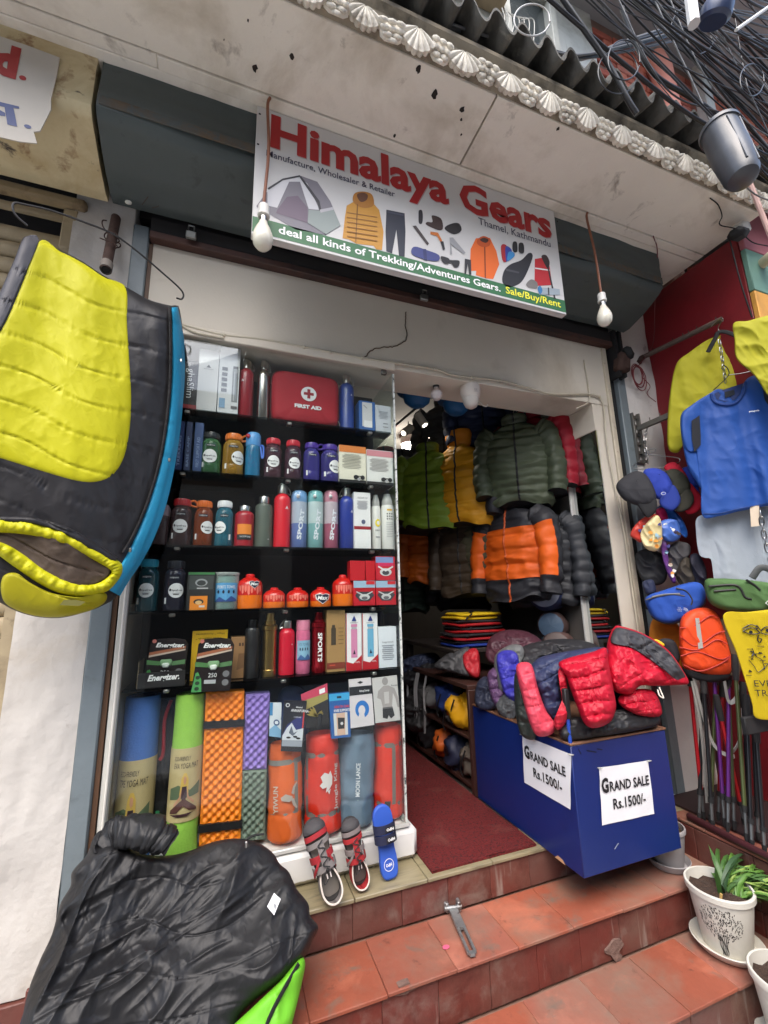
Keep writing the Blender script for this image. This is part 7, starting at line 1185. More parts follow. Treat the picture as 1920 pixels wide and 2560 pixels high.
def poster(lab, q, pl, r_):
    P4 = [pl(*p) for p in q]; n = np.cross(r_, A(0, 0, 1)); t = thing('sale_poster', lab, 'poster', (P4[0]+P4[1])/2, 'sale posters'); mb = MB(); N_ = 14; U_, V_ = np.meshgrid(np.linspace(0, 1, N_), np.linspace(0, 1, N_)); G = ((1-U_)*(1-V_))[..., None]*P4[0]+(U_*(1-V_))[..., None]*P4[1]+(U_*V_)[..., None]*P4[2]+((1-U_)*V_)[..., None]*P4[3]
    cr = np.maximum(0, .0015+.0015*vn(np.stack([U_*5, V_*5, U_*0], -1), 3))+.006*np.maximum(0, .12-V_)*np.maximum(0, U_-.6)*20*.3; mb.grid(G+n*cr[..., None], mat(S(226, 226, 228), rough=.6, var=.02, bump=.08, bs=14)); mb.build('sheet', t)
    o = (P4[0]+P4[3])/2*.5+(P4[1]+P4[2])/2*.5; w = np.linalg.norm(P4[1]-P4[0]); h = np.linalg.norm(P4[3]-P4[0]); FB = Face(o+n*.005, r=P4[2]-P4[3]+P4[1]-P4[0], u=(0, 0, 1)); k = K_INK; mb = MB()
    FB.text(mb, 'G', -.40*w, .06*h, k, w=.13*w, cap=.24*h, bold=.045, d=.0); FB.text(mb, 'RAND SALE', -.315*w, .06*h, k, w=.76*w, cap=.17*h, bold=.022, align='l', d=.0); FB.text(mb, 'Rs.1500/-', .03*w, -.26*h, k, w=.62*w, cap=.18*h, d=.0, bold=.02); mb.build('lettering', t)
    mb = MB(); [mb.box(P4[i]+n*.002+(P4[2]-P4[0] if i == 0 else P4[3]-P4[1])*0, (.018, .018, .0016), plast(210, 210, 200, .25), rot=None) for i in (2, 3)]
    mb.build('tape', t, kind='stuff')
mb = MB(); FB = Face((0, CB[2]-.0012, 0))
for a, b in (((1445, 1872), (1452, 1885)), ((1466, 1876), (1490, 1880)), ((1492, 1872), (1505, 1874)), ((1545, 2108), (1536, 2122))):
    p, q = PY(*a, CB[2]), PY(*b, CB[2]); FB.line(mb, [(p[0], p[2]), (q[0], q[2])], .004, mat(S(8, 16, 44)) if b[1] < 2000 else mat(S(150, 160, 180)), .0004)
mb.build('scuff_marks', t, kind='stuff')
poster('white GRAND SALE notice on the long side of the blue counter', [(1312, 1956), (1427, 2024), (1428, 1886), (1306, 1836)], lambda x, y: PX(x, y, CB[0]-.001), A(0, -1, 0))
poster('white GRAND SALE notice on the front end of the blue counter', [(1504, 2063), (1635, 2034), (1620, 1901), (1497, 1919)], lambda x, y: PY(x, y, CB[2]-.001), A(1, 0, 0))
# clothes heaped on the counter
def heap(nm, lab, cat, out, pt, n, col, th, back=.05, q=None, qa=.016, seed=1, rings=36, seg=130, center=None, wr=.008, rough=.5, grp='clothes heaped on the sale counter', parts=None, edge=5):
    t = thing(nm, lab, cat, tuple(PP(np.array(out, float), pt, A(*n)/np.linalg.norm(n)).mean(0)*A(1, 1, 0)+A(0, 0, PP(np.array(out, float), pt, A(*n)/np.linalg.norm(n))[:, 2].min())), grp)
    def H(P, p, r):
        b = th+.018*fbm(P*7, seed, 2)+wr*ridge(P*A(16, 16, 16), seed+2, 2)+.0035*ridge(P*38, seed+6, 2)
        if q: b = b+qa*puffs((p[..., 0]*q[0]+p[..., 1]*q[1])/q[2]+.22*vn(P*8, seed), .38)
        return b
    mb = MB(); cloth(mb, out, pt, n, H, fab(*col, rough=rough), rings=rings, seg=seg, back=back, center=center, pw=.45, edge=edge); mb.build('shell', t, ang=75); return t, H
TOP = CZ
heap('folded_jacket', 'plum folded jacket at the back of the counter heap', 'jacket', [(1215, 1640), (1225, 1595), (1265, 1575), (1320, 1580), (1362, 1612), (1350, 1650), (1290, 1665), (1240, 1665)], A(1.6, .25, TOP+.18), (-.3, -.7, .6), (70, 38, 48), .05, .06, (.2, 1, 34), .010, 3)
heap('black_jacket', 'flat black jacket spread over the back of the heap', 'jacket', [(1288, 1640), (1310, 1615), (1380, 1598), (1450, 1600), (1500, 1618), (1520, 1650), (1450, 1670), (1380, 1660), (1310, 1670)], A(1.7, .05, TOP+.20), (-.2, -.6, .75), (42, 42, 45), .05, .06, (.25, 1, 30), .010, 5)
heap('grey_fleece', 'grey jacket peeping out under the blue-violet one', 'jacket', [(1235, 1650), (1262, 1618), (1300, 1612), (1310, 1640), (1280, 1700), (1250, 1730)], A(1.45, .12, TOP+.15), (-.7, -.55, .35), (96, 98, 98), .04, .05, None, .01, 7)
heap('violet_jacket', 'blue-violet padded jacket on the left side of the heap', 'jacket', [(1242, 1640), (1270, 1625), (1295, 1640), (1297, 1700), (1290, 1752), (1265, 1740), (1250, 1700)], A(1.42, .06, TOP+.15), (-.75, -.55, .3), (54, 52, 150), .04, .06, (.25, 1, 30), .012, 9)
heap('dark_navy_jacket', 'dark navy crumpled jacket at the left end of the heap', 'jacket', [(1188, 1760), (1192, 1710), (1215, 1690), (1240, 1712), (1245, 1765), (1212, 1776)], A(1.40, .28, TOP+.10), (-.8, -.5, .3), (44, 48, 64), .04, .05, None, .01, 11, wr=.014)
heap('purple_jacket', 'dull purple padded jacket between navy and violet ones', 'jacket', [(1218, 1690), (1238, 1668), (1252, 1690), (1262, 1740), (1252, 1775), (1230, 1750)], A(1.40, .20, TOP+.12), (-.8, -.5, .3), (92, 66, 100), .04, .05, (.2, 1, 24), .012, 13)
heap('grey_jacket', 'charcoal jacket hanging below the violet one', 'jacket', [(1240, 1760), (1262, 1735), (1290, 1750), (1292, 1790), (1275, 1800), (1250, 1785)], A(1.385, .12, TOP+.05), (-.85, -.45, .25), (78, 80, 82), .03, .05, None, .01, 15)
heap('green_black_jacket', 'blackish green padded jacket hanging over the counter side', 'jacket', [(1286, 1690), (1305, 1680), (1320, 1740), (1335, 1800), (1340, 1842), (1325, 1850), (1300, 1832), (1288, 1770)], A(1.37, -.15, TOP+.05), (-.85, -.45, .2), (44, 50, 46), .035, .05, (.1, 1, 38), .014, 17)
heap('navy_puffer', 'navy blue padded jacket folded over the middle of the heap', 'jacket', [(1330, 1660), (1360, 1640), (1440, 1625), (1510, 1618), (1520, 1640), (1450, 1660), (1400, 1690), (1405, 1760), (1395, 1800), (1365, 1785), (1345, 1730), (1322, 1690)], A(1.48, -.20, TOP+.17), (-.5, -.75, .4), (46, 54, 84), .06, .07, (.55, 1, 34), .016, 19, center=(1385, 1690), rings=44, seg=160)
heap('pink_puffer', 'coral pink padded sleeve hanging over the counter corner', 'jacket', [(1290, 1668), (1315, 1655), (1332, 1668), (1345, 1720), (1365, 1775), (1388, 1810), (1380, 1835), (1345, 1840), (1325, 1810), (1305, 1740)], A(1.385, -.27, TOP+.08), (-.6, -.75, .3), (200, 66, 84), .045, .06, (.25, 1, 42), .014, 21)
heap('small_red_puffer', 'red padded fold squeezed beside the blue corner post', 'jacket', [(1395, 1680), (1412, 1672), (1420, 1740), (1418, 1800), (1395, 1825), (1385, 1800), (1405, 1760)], A(1.42, -.36, TOP+.08), (-.4, -.85, .3), (176, 26, 46), .03, .05, (.1, 1, 30), .012, 23)
heap('black_cushion', 'black padded bag lying flat along the counter front', 'bag', [(1400, 1840), (1405, 1800), (1460, 1790), (1540, 1775), (1610, 1770), (1645, 1780), (1648, 1810), (1600, 1825), (1500, 1842), (1430, 1852)], A(1.65, -.34, TOP+.06), (-.1, -.9, .3), (34, 34, 36), .04, .06, (.05, 1, 60), .008, 25)
heap('red_puffer', 'crimson padded jacket folded over the counter front', 'jacket', [(1396, 1660), (1420, 1645), (1480, 1630), (1515, 1620), (1522, 1660), (1535, 1730), (1540, 1770), (1525, 1805), (1490, 1820), (1462, 1810), (1440, 1760), (1425, 1720), (1415, 1690)], A(1.56, -.40, TOP+.16), (-.3, -.85, .35), (172, 14, 40), .06, .08, (.15, 1, 36), .018, 27, rings=48, seg=170)
heap('red_pouch', 'small red padded bag with a white drawcord under the big one', 'bag', [(1545, 1755), (1560, 1730), (1610, 1722), (1640, 1735), (1655, 1785), (1620, 1792), (1575, 1780)], A(1.75, -.36, TOP+.12), (-.1, -.9, .35), (166, 14, 38), .04, .06, (.3, 1, 26), .010, 29)
t, HB = heap('red_black_sleeping_bag', 'puffy red sleeping bag with a charcoal upper side on the heap', 'sleeping bag', [(1512, 1660), (1520, 1600), (1535, 1568), (1555, 1566), (1610, 1585), (1670, 1625), (1710, 1680), (1722, 1708), (1700, 1712), (1640, 1715), (1600, 1715), (1575, 1738), (1540, 1730), (1518, 1700)], A(1.72, -.30, TOP+.24), (-.15, -.85, .4), (180, 16, 42), .085, .10, (.6, 1, 60), .012, 33, center=(1590, 1660), rings=50, seg=170, wr=.010)
mb = MB(); cloth(mb, [(1527, 1606), (1536, 1572), (1556, 1570), (1612, 1589), (1670, 1629), (1708, 1680), (1718, 1706), (1698, 1706), (1650, 1668), (1600, 1632), (1560, 1612)], A(1.72, -.30, TOP+.24), (-.15, -.85, .4), lambda P, p, r: HB(P, p, r)*np.clip(1-(np.hypot((p[..., 0]-1605)/125, (p[..., 1]-1650)/100))**5, 0, 1)**.45+.010, fab(58, 58, 62), rings=26, seg=120, back=0, pw=.15, edge=22, center=(1610, 1622)); mb.build('charcoal_panel', t, ang=75)
mb = MB(); p = PP(np.array([(1612, 1722), (1617, 1735), (1622, 1748), (1612, 1742), (1608, 1728)], float), A(1.75, -.36, TOP+.12), A(-.1, -.9, .35)); mb.tube(curve(p+A(0, -.075, .02), 5), .003, paint(220, 214, 200), n=6); mb.build('drawcord', t)
mb = MB(); p = PP(np.array([(1569, 1624)], float), A(1.72, -.30, TOP+.24), A(-.15, -.85, .4))[0]; mb.box(p+A(-.02, -.1, .03), (.012, .004, .008), M_BLK); mb.build('label_tab', t)
# ================================================================ right-hand corner: bars, chains, clothes
def link_mesh():
    b = MB(); a = np.linspace(0, 2*math.pi, 21)[:-1]; b.tube(np.stack([.0065*np.cos(a), 0*a, .0125*np.sin(a)+.006*np.sign(np.sin(a))*(np.abs(np.sin(a)) > .3)], -1), .0021, steel(150, 150, 150), n=6, closed=True); o = b.build('chain_link', local=True); me = o.data; bpy.data.objects.remove(o); return me
LINK = link_mesh()
def chain(lab, P, k=1.0):
    P = curve(P, 10); L_ = np.r_[0, np.cumsum(np.linalg.norm(np.diff(P, axis=0), axis=1))]; t = thing('chain', lab, 'chain', P[-1], 'steel chains'); n = int(L_[-1]/(.026*k))
    for i in range(n):
        s = (i+.5)*.026*k; q = A(*[np.interp(s, L_, P[:, j]) for j in range(3)]); q2 = A(*[np.interp(s+.01, L_, P[:, j]) for j in range(3)]); o = put(LINK, 'link', q, t); e = Vector(tuple(q2-q)).to_track_quat('Z', 'Y').to_euler(); m = Vector(tuple(q2-q)).to_track_quat('Z', 'Y').to_matrix() @ Matrix.Rotation(math.pi/2*(i % 2)+.4, 3, 'Z'); o.rotation_euler = m.to_euler(); o.scale = (k, k, k)
t = thing('hanging_bar', 'rusty bar with studs sticking out from the white pillar', 'bar', (2.69, -.25, 2.65)); a, b = PY(1608, 893, -.01), PX(1805, 798, 2.69); mb = MB(); mb.tube([a, b], .016, mat(S(92, 78, 70), rough=.6, var=.25, vs=20), n=12); mb.tube([a+A(-.05, 0, -.05), a+A(-.02, 0, -.01), a], .018, M_RUST, n=10); mb.build('bar', t)
for q in (.15, .42, .55, .62, .72, .94): mb = MB(); c = a+(b-a)*q; mb.tube([c, c+A(0, 0, .032)], .003, M_RUST, n=6); mb.build('stud', t)
t = thing('slotted_bracket', 'grey slotted steel strip with a projecting arm on the pillar', 'bracket', PY(1590, 1160, -.01)); M_BRKT = mat(S(124, 122, 116), rough=.4, metal=.7, var=.15)
p0, p1 = PY(1585, 1035, -.012), PY(1602, 1158, -.012); mb = MB(); x = (p0[0]+p1[0])/2
for s in (-1, 1): mb.bb(x+s*.028-.006, x+s*.028+.006, -.028, -.004, p1[2], p0[2], M_BRKT, bev=.001)
z = p1[2]
while z < p0[2]-.01: mb.bb(x-.0215, x+.0215, -.018, -.006, z, z+.018, M_BRKT, bev=.001); z += .062
mb.build('strip', t); mb = MB(); c = A(x, -.028, PY(1588, 1072, -.02)[2]); e = PX(1689, 1040, x+.02); e[2] = c[2]+.01; d = e-c; mb.prism([c+A(-.012, 0, -.016), c+A(.012, 0, -.016), c+A(.012, 0, .016), c+A(-.012, 0, .016)], tuple(d), M_BRKT); mb.build('arm', t)
for q in (.35, .62, .97): mb = MB(); mb.tube([c+d*q+A(0, 0, .016), c+d*q+A(0, 0, .04)], .003, M_BRKT, n=6); mb.build('stud', t)
arm_c, arm_d = c, d
t = thing('wire_coil', 'coil of thin red cable hung on the white pillar', 'cable', PY(1592, 975, -.03)); mb = MB(); p = PY(1592, 935, -.03); rg = np.random.default_rng(2)
for k in range(5): w = rg.uniform(.8, 1.1); mb.tube([p+A(.055*w*math.cos(q)+rg.normal(0, .001), -.004*k, .085*w*math.sin(q)-.01*k) for q in np.linspace(0, 6.28, 28)[:-1]], .003, mat(S(120, 50, 52), rough=.5), n=5, closed=True)
mb.build('coil', t); mb = MB(); mb.tube(curve([PZ(1633, 590, 3.18), PY(1636, 640, -.36)+A(0, -.02, 0), PY(1637, 760, -.2), PY(1634, 850, -.06), PY(1615, 890, -.03), p+A(.02, 0, .06)], 8), .003, mat(S(110, 46, 48), rough=.5), n=5); mb.tube(curve([p+A(.05, 0, -.02), PY(1625, 965, -.03), PY(1618, 985, -.03), PY(1640, 1005, -.03)], 6), .0025, mat(S(110, 46, 48), rough=.5), n=5); mb.build('lead', t)
NR = A(-.62, -.78, 0); NR /= np.linalg.norm(NR)
def RP(x, y, d): return A(x, y, d)
def soft(nm, lab, cat, out, pt, col, th=.03, back=.02, seed=1, wr=.006, fold=.012, n=NR, rings=36, seg=140, center=None, grp=None, part='cloth', fx=9, fz=1.5, rough=.75, parent=None, edge=8, bs=60, bump=.2):
    n = A(*n)/np.linalg.norm(n); P_ = PP(np.array(out, float), pt, n)
    t = parent or thing(nm, lab, cat, (P_[:, 0].mean(), P_[:, 1].mean(), P_[:, 2].min()), grp)
    d = np.cross(A(0, 0, 1), n)
    def H(P, p, r): u = P @ d; q = np.stack([u*fx, P[..., 2]*fz, u*0], -1); return th+fold*fbm(q, seed, 2)+wr*ridge(np.stack([u*14+P[..., 2]*5, P[..., 2]*9, u*0], -1), seed+3, 2)
    mb = MB(); cloth(mb, out, pt, n, H, fab(*col, rough=rough, bs=bs, bump=bump), rings=rings, seg=seg, back=back, center=center, pw=.4, edge=edge); mb.build(part, t, ang=75); return t, H, n
# yellow jackets
PTY = A(2.66, -.38, 2.2)
t, H, n = soft('yellow_jacket', 'yellow-green rain jacket hanging against the red wall', 'jacket', [(1690, 912), (1722, 882), (1772, 848), (1815, 838), (1850, 858), (1868, 920), (1880, 1010), (1860, 1130), (1790, 1150), (1738, 1090), (1704, 1078), (1700, 1128), (1672, 1124), (1668, 1068), (1674, 990)], PTY, (160, 155, 28), .022, .014, 3, .006, .028, center=(1770, 980), edge=24)
soft('yellow_shirt', 'second yellow-green jacket at the right edge, sleeve raised', 'jacket', [(1834, 808), (1870, 802), (1925, 788), (2010, 780), (2010, 1010), (1940, 1010), (1885, 938), (1842, 898), (1836, 850)], A(2.50, -.62, 2.35), (162, 158, 34), .022, .014, 5, .008, .024, center=(1925, 890), edge=24)
t = thing('coat_hanger', 'black plastic coat hanger with steel hook on the bar', 'hanger', PX(1800, 870, 2.66)); p = PX(1798, 830, 2.64); mb = MB(); mb.tube(curve([p+A(0, 0, -.01), p+A(0, .0, .03), p+A(.0, -.03, .065), p+A(0, .0, .075), p+A(0, .035, .06)], 6), .003, steel(), n=6); mb.build('hook', t); mb = MB(); mb.tube(curve([p+A(-.03, .06, -.10), p+A(-.01, .02, -.03), p, p+A(.03, -.04, -.03), p+A(.06, -.09, -.12), p+A(.07, -.1, -.22)], 6), .012, M_BLK, n=8, flat=.5); mb.build('frame', t)
chain('thin steel chain dropping from the hanger to the blue shirt', [PX(1798, 850, 2.60), PX(1806, 900, 2.60), PX(1815, 965, 2.60)])
chain('steel chain hanging from the bracket arm above the caps', [arm_c+arm_d*.25+A(0, 0, -.02), PY(1612, 1105, -.09), PY(1620, 1160, -.1)])
# blue shirt
PTB = A(2.56, -.50, 2.0); M_SH = (34, 76, 150)
t, H, n = soft('blue_shirt', 'royal blue long sleeve sports shirt with black side panels', 'shirt', [(1702, 1040), (1730, 1012), (1772, 985), (1800, 972), (1840, 990), (1866, 948), (1905, 934), (1990, 918), (2010, 1240), (1930, 1262), (1850, 1278), (1800, 1290), (1757, 1291), (1752, 1220), (1745, 1170), (1738, 1120), (1722, 1130), (1706, 1105)], PTB, M_SH, .02, .012, 9, .004, .03, center=(1840, 1120), edge=30, rings=54, seg=200, rough=.6, bs=120, bump=.12)
def on(px, H, pt, n, off): q = np.array(px, float); P_ = PP(q, pt, n); return P_+toward(P_, n)*(H(P_, q, None)+off)[:, None]
mb = MB(); mb.tube(on(curve(np.array([(1778, 985), (1785, 1003), (1808, 1012), (1838, 1008), (1858, 985), (1864, 955)], float), 6), H, PTB, n, .004), .007, fab(26, 58, 120), n=8); mb.build('collar', t)
mb = MB(); q = on([(1786, 984), (1792, 998), (1812, 1004), (1836, 1000), (1852, 982), (1858, 958), (1815, 972)], H, PTB, n, .003); mb.add(q, [tuple(range(len(q)))], fab(20, 42, 92)); mb.build('neck_lining', t); mb = MB(); q = on([(1811, 981), (1836, 974), (1838, 986), (1813, 995)], H, PTB, n, .008); mb.add(q, [(0, 1, 2, 3)], ink(40, 44, 52)); mb.build('neck_label', t)
mb = MB(); q = on([(1729, 1052), (1749, 1038), (1752, 1090), (1752, 1112), (1736, 1130), (1730, 1100)], H, PTB, n, .006); mb.add(q, [tuple(range(6))], fab(34, 36, 42)); mb.build('side_panel', t); mb = MB(); q = on([(1905, 965), (1922, 960), (1922, 1015), (1912, 1000)], H, PTB, n, .006); mb.add(q, [tuple(range(4))], fab(34, 36, 42)); mb.build('side_panel', t)
d_ = np.cross(A(0, 0, 1), n); d_ = d_ if d_[0] > 0 else -d_; FB = Face(on([(1885, 1028)], H, PTB, n, .012)[0], r=d_, u=(0, 0, 1)); mb = MB(); FB.text(mb, 'patagonia', 0, 0, W_INK, w=.045, h=.011, bold=.02); mb.build('chest_print', t)
mb = MB(); q = on(curve(np.array([(1758, 1284), (1800, 1283), (1850, 1271), (1930, 1255), (2005, 1234)], float), 6), H, PTB, n, .003); mb.tube(q, .0022, fab(26, 58, 120), n=5); mb.build('hem_seam', t)
mb = MB(); soft(None, None, None, [(1703, 1042), (1722, 1022), (1735, 1060), (1742, 1120), (1750, 1180), (1752, 1220), (1738, 1200), (1722, 1175), (1708, 1120)], PTB+A(.0, .02, 0), M_SH, .03, .02, 11, .006, .01, parent=t, part='sleeve', rings=20, seg=80)
t2 = thing('wire_clothes_hanger', 'thin wire hanger inside the blue shirt', 'hanger', PX(1815, 950, 2.56)); p = PP(np.array([(1775, 985), (1800, 962), (1812, 948), (1812, 938), (1806, 928), (1798, 926), (1795, 932)], float), PTB, n)+n*.05; mb = MB(); mb.tube(curve(p, 6), .0025, M_BLK, n=6); mb.tube(curve(PP(np.array([(1812, 948), (1840, 945), (1864, 940)], float), PTB, n)+n*.05, 5), .0025, steel(), n=6); mb.build('wire', t2)
PTG = A(2.58, -.44, 1.45)
soft('grey_shirt', 'pale grey T-shirt hanging below the blue shirt', 'shirt', [(1745, 1292), (1800, 1280), (1870, 1262), (2000, 1235), (2010, 1460), (1900, 1462), (1830, 1465), (1790, 1460), (1778, 1400), (1764, 1395), (1748, 1385), (1740, 1330)], PTG, (158, 166, 174), .012, .008, 13, .003, .022, center=(1860, 1360), edge=40, rings=40, seg=150, rough=.85, bs=150)
mb = MB(); q = PP(np.array([(1858, 1272), (1880, 1270), (1883, 1320), (1861, 1322)], float), PTG, NR)+NR*.075; mb.prism(q, tuple(-NR*.002), mat(S(206, 190, 168), rough=.7)); o = mb.build('swing_tag', smooth=False); tag(o, 'cream cardboard price tag hanging under the blue shirt', 'tag')
chain('steel chain hanging in front of the grey shirt at the right edge', [PP(np.array([q_], float), PTG, NR)[0]+NR*.08 for q_ in ((1882, 1285), (1890, 1340), (1905, 1400), (1918, 1440))], 1.35)
# caps on a wire hanger
t = thing('cap_hanger', 'wire hanger with baseball caps clipped to it', 'hanger', PY(1630, 1180, -.15)); PTC = A(2.42, -.16, 1.85); q = PP(np.array([(1582, 1168), (1590, 1158), (1620, 1138), (1622, 1125), (1636, 1122), (1638, 1128), (1628, 1130)], float), PTC, NR); mb = MB(); mb.tube(curve(q, 6), .0025, steel(140, 140, 140), n=6); q = PP(np.array([(1622, 1136), (1660, 1140), (1692, 1144), (1700, 1150), (1690, 1158), (1640, 1172), (1584, 1172)], float), PTC, NR); mb.tube(curve(q, 6), .0025, steel(140, 140, 140), n=6); mb.build('wire', t)
def cap(lab, crown, brim, pt, c1, c2, seed, logo=None):
    t, H, n = soft('baseball_cap', lab, 'cap', crown, pt, c1, .055, .05, seed, .004, .008, rings=22, seg=80, grp='baseball caps on the hanger', part='crown', rough=.8, bs=160, edge=4)
    mb = MB(); cloth(mb, brim, A(*pt)+NR*.03, NR, lambda P, p, r: .016+.0*r, fab(*c2, rough=.8, bs=160), rings=16, seg=70, back=.006, edge=6); mb.build('brim', t, ang=60)
    cc = np.array(crown, float).mean(0)
    for q_ in (crown[0], crown[len(crown)//2], crown[-2]): mb = MB(); mb.tube(on([cc+(A(*q_)-cc)*s_ for s_ in (.02, .3, .6, .85)], lambda P, p, r: .052+0*P[..., 0], A(*pt), NR, 0)-NR*np.array([0, .002, .008, .02])[:, None], .0016, fab(*[int(v*.6) for v in c1]), n=5); mb.build('seam', t)
    mb = MB(); p = PP(np.array([cc+A(-8, -14)], float), A(*pt), NR)[0]+NR*.075; mb.lathe([(.0001, .004), (.005, .003), (.006, 0), (.0001, -.002)], p, fab(*c1), n=10); mb.build('button', t)
    if logo: mb = MB(); FB = Face(PP(np.array([logo], float), A(*pt), NR)[0]+NR*.068, r=(.78, -.62, 0)); FB.disc(mb, 0, 0, .013, .009, ink(170, 176, 190), .0, 14); FB.disc(mb, .001, 0, .009, .006, ink(*c1), .001, 14); mb.build('emblem', t)
cap('bright blue baseball cap hanging last at the right', [(1700, 1178), (1722, 1166), (1742, 1180), (1748, 1215), (1730, 1225), (1708, 1215)], [(1720, 1205), (1745, 1215), (1748, 1240), (1735, 1250)], A(2.47, -.14, 1.8), (40, 64, 160), (40, 64, 160), 2)
cap('red baseball cap with its strap up behind the olive one', [(1660, 1170), (1680, 1155), (1700, 1165), (1722, 1200), (1712, 1225), (1690, 1200)], [(1718, 1208), (1742, 1225), (1757, 1250), (1752, 1272), (1730, 1285), (1712, 1275)], A(2.46, -.18, 1.8), (178, 26, 48), (184, 26, 46), 4)
cap('dark olive baseball cap between the blue and red ones', [(1662, 1180), (1690, 1172), (1715, 1190), (1727, 1218), (1712, 1240), (1690, 1238), (1672, 1205)], [(1712, 1220), (1728, 1228), (1735, 1250), (1722, 1272), (1695, 1280), (1685, 1262)], A(2.45, -.22, 1.8), (54, 54, 44), (58, 56, 46), 6)
cap('royal blue baseball cap with grey emblem, second from left', [(1608, 1180), (1635, 1170), (1665, 1182), (1682, 1215), (1675, 1240), (1645, 1248), (1625, 1225)], [(1655, 1235), (1682, 1212), (1700, 1240), (1698, 1262), (1678, 1277), (1650, 1262)], A(2.43, -.25, 1.8), (40, 62, 158), (38, 58, 140), 8, (1650, 1240))
cap('black and charcoal baseball cap, leftmost and lowest', [(1540, 1218), (1555, 1195), (1590, 1178), (1618, 1190), (1640, 1235), (1632, 1262), (1600, 1265), (1560, 1250)], [(1588, 1245), (1625, 1245), (1642, 1252), (1640, 1278), (1620, 1294), (1605, 1280)], A(2.38, -.27, 1.8), (48, 48, 52), (34, 34, 36), 10)
# packets of scarves and a bundle of gloves below
for i, (out, c, lab, d) in enumerate((([(1640, 1272), (1665, 1262), (1700, 1290), (1718, 1325), (1715, 1345), (1690, 1325), (1660, 1300)], (40, 90, 170), 'light blue cap brim below the row of caps', -.12), ([(1640, 1275), (1660, 1270), (1672, 1300), (1665, 1315), (1645, 1300)], (196, 40, 90), 'pink scarf fold above the patterned packets', -.16), ([(1650, 1305), (1690, 1300), (1702, 1340), (1680, 1355), (1655, 1345)], (70, 104, 178), 'blue and silver scarf in a shiny packet', -.24), ([(1575, 1335), (1600, 1300), (1640, 1286), (1642, 1320), (1605, 1355), (1590, 1350)], (186, 58, 46), 'red and orange patterned scarf packet', -.26), ([(1602, 1330), (1635, 1290), (1652, 1300), (1655, 1355), (1640, 1378), (1612, 1368)], (206, 190, 140), 'cream patterned scarf packet with light blue leaves', -.30), ([(1650, 1350), (1664, 1340), (1672, 1400), (1690, 1450), (1680, 1455), (1660, 1410)], (96, 52, 120), 'purple patterned neck scarf hanging down', -.22))):
    t, H, n = soft('scarf', lab, 'scarf', out, A(2.42, d, 1.6), c, .025, .025, 30+i, .010, .012, rings=18, seg=70, grp='scarves and neck warmers', rough=.4)
    if i in (2, 3, 4, 5):
        mb = MB(); rg = np.random.default_rng(i); o_ = np.array(out, float); cc = o_.mean(0)
        for k in range(10):
            p_ = cc+(o_[rg.integers(len(o_))]-cc)*rg.uniform(.1, .75); q = p_+np.array([(math.cos(a)*rg.uniform(3, 7), math.sin(a)*rg.uniform(2, 6)) for a in np.linspace(0, 6.28, 8)[:-1]]); P_ = PP(q, A(2.42, d, 1.6), n); P_ = P_+n*.036; mb.add(P_, [tuple(range(7))], ink(*[(230, 226, 216), (60, 60, 120), (150, 190, 206), (60, 46, 40), (222, 150, 60)][rg.integers(5)]))
        mb.build('pattern_print', t, kind='stuff')
for i, (out, c, lab) in enumerate((([(1590, 1385), (1620, 1372), (1660, 1390), (1668, 1440), (1650, 1462), (1610, 1455), (1592, 1420)], (34, 34, 36), 'black gloves bundle at the left of the cluster'), ([(1670, 1375), (1690, 1355), (1722, 1360), (1726, 1385), (1705, 1410), (1690, 1440), (1670, 1430)], (74, 72, 74), 'charcoal ski glove below the scarves'), ([(1690, 1430), (1712, 1392), (1735, 1410), (1745, 1450), (1720, 1470), (1698, 1460)], (64, 58, 50), 'olive grey mitten next to the charcoal glove'), ([(1724, 1395), (1745, 1385), (1765, 1420), (1764, 1460), (1740, 1462)], (40, 40, 52), 'dark navy glove at the right of the cluster'), ([(1606, 1455), (1632, 1450), (1640, 1480), (1622, 1490), (1610, 1478)], (40, 46, 70), 'navy glove cuff below the black gloves'))):
    soft('glove', lab, 'glove', out, A(2.44, -.15-.02*i, 1.4), c, .04, .04, 50+i, .014, .014, rings=20, seg=80, grp='gloves hanging in the corner', rough=.7, edge=5)
# waist bags, backpack, amber bag, yellow T-shirt
t, H, n = soft('waist_bag', 'royal blue waist bag with grey base and mountain logo', 'waist bag', [(1612, 1505), (1622, 1488), (1660, 1475), (1700, 1462), (1740, 1455), (1760, 1470), (1762, 1510), (1735, 1535), (1700, 1555), (1665, 1560), (1632, 1545)], A(2.40, -.30, 1.05), (36, 76, 160), .07, .05, 61, .004, .010, rings=34, seg=130, grp='waist bags', rough=.8, bs=200)
mb = MB(); cloth(mb, [(1630, 1538), (1665, 1548), (1700, 1540), (1735, 1512), (1762, 1496), (1762, 1512), (1735, 1536), (1700, 1556), (1665, 1561), (1632, 1547)], A(2.40, -.30, 1.05), NR, lambda P, p, r: .05+.0*r, fab(56, 54, 58, bs=200), rings=14, seg=80, back=0, center=(1690, 1546), pw=.2, edge=14); mb.build('base_panel', t, ang=70)
PB = A(2.40, -.30, 1.05)
for z_, c_ in (([(1614, 1500), (1640, 1492), (1680, 1486), (1712, 1490)], (60, 62, 66)), ([(1690, 1470), (1715, 1478), (1730, 1498), (1728, 1512)], (40, 42, 46)), ([(1630, 1492), (1660, 1486), (1700, 1484)], (110, 112, 116))):
    mb = MB(); mb.tube(on(curve(np.array(z_, float), 6), lambda P, p, r: H(P, p, r)*1.0, PB, NR, .0), .004, mat(S(*c_), rough=.6), n=6); mb.build('zip', t)
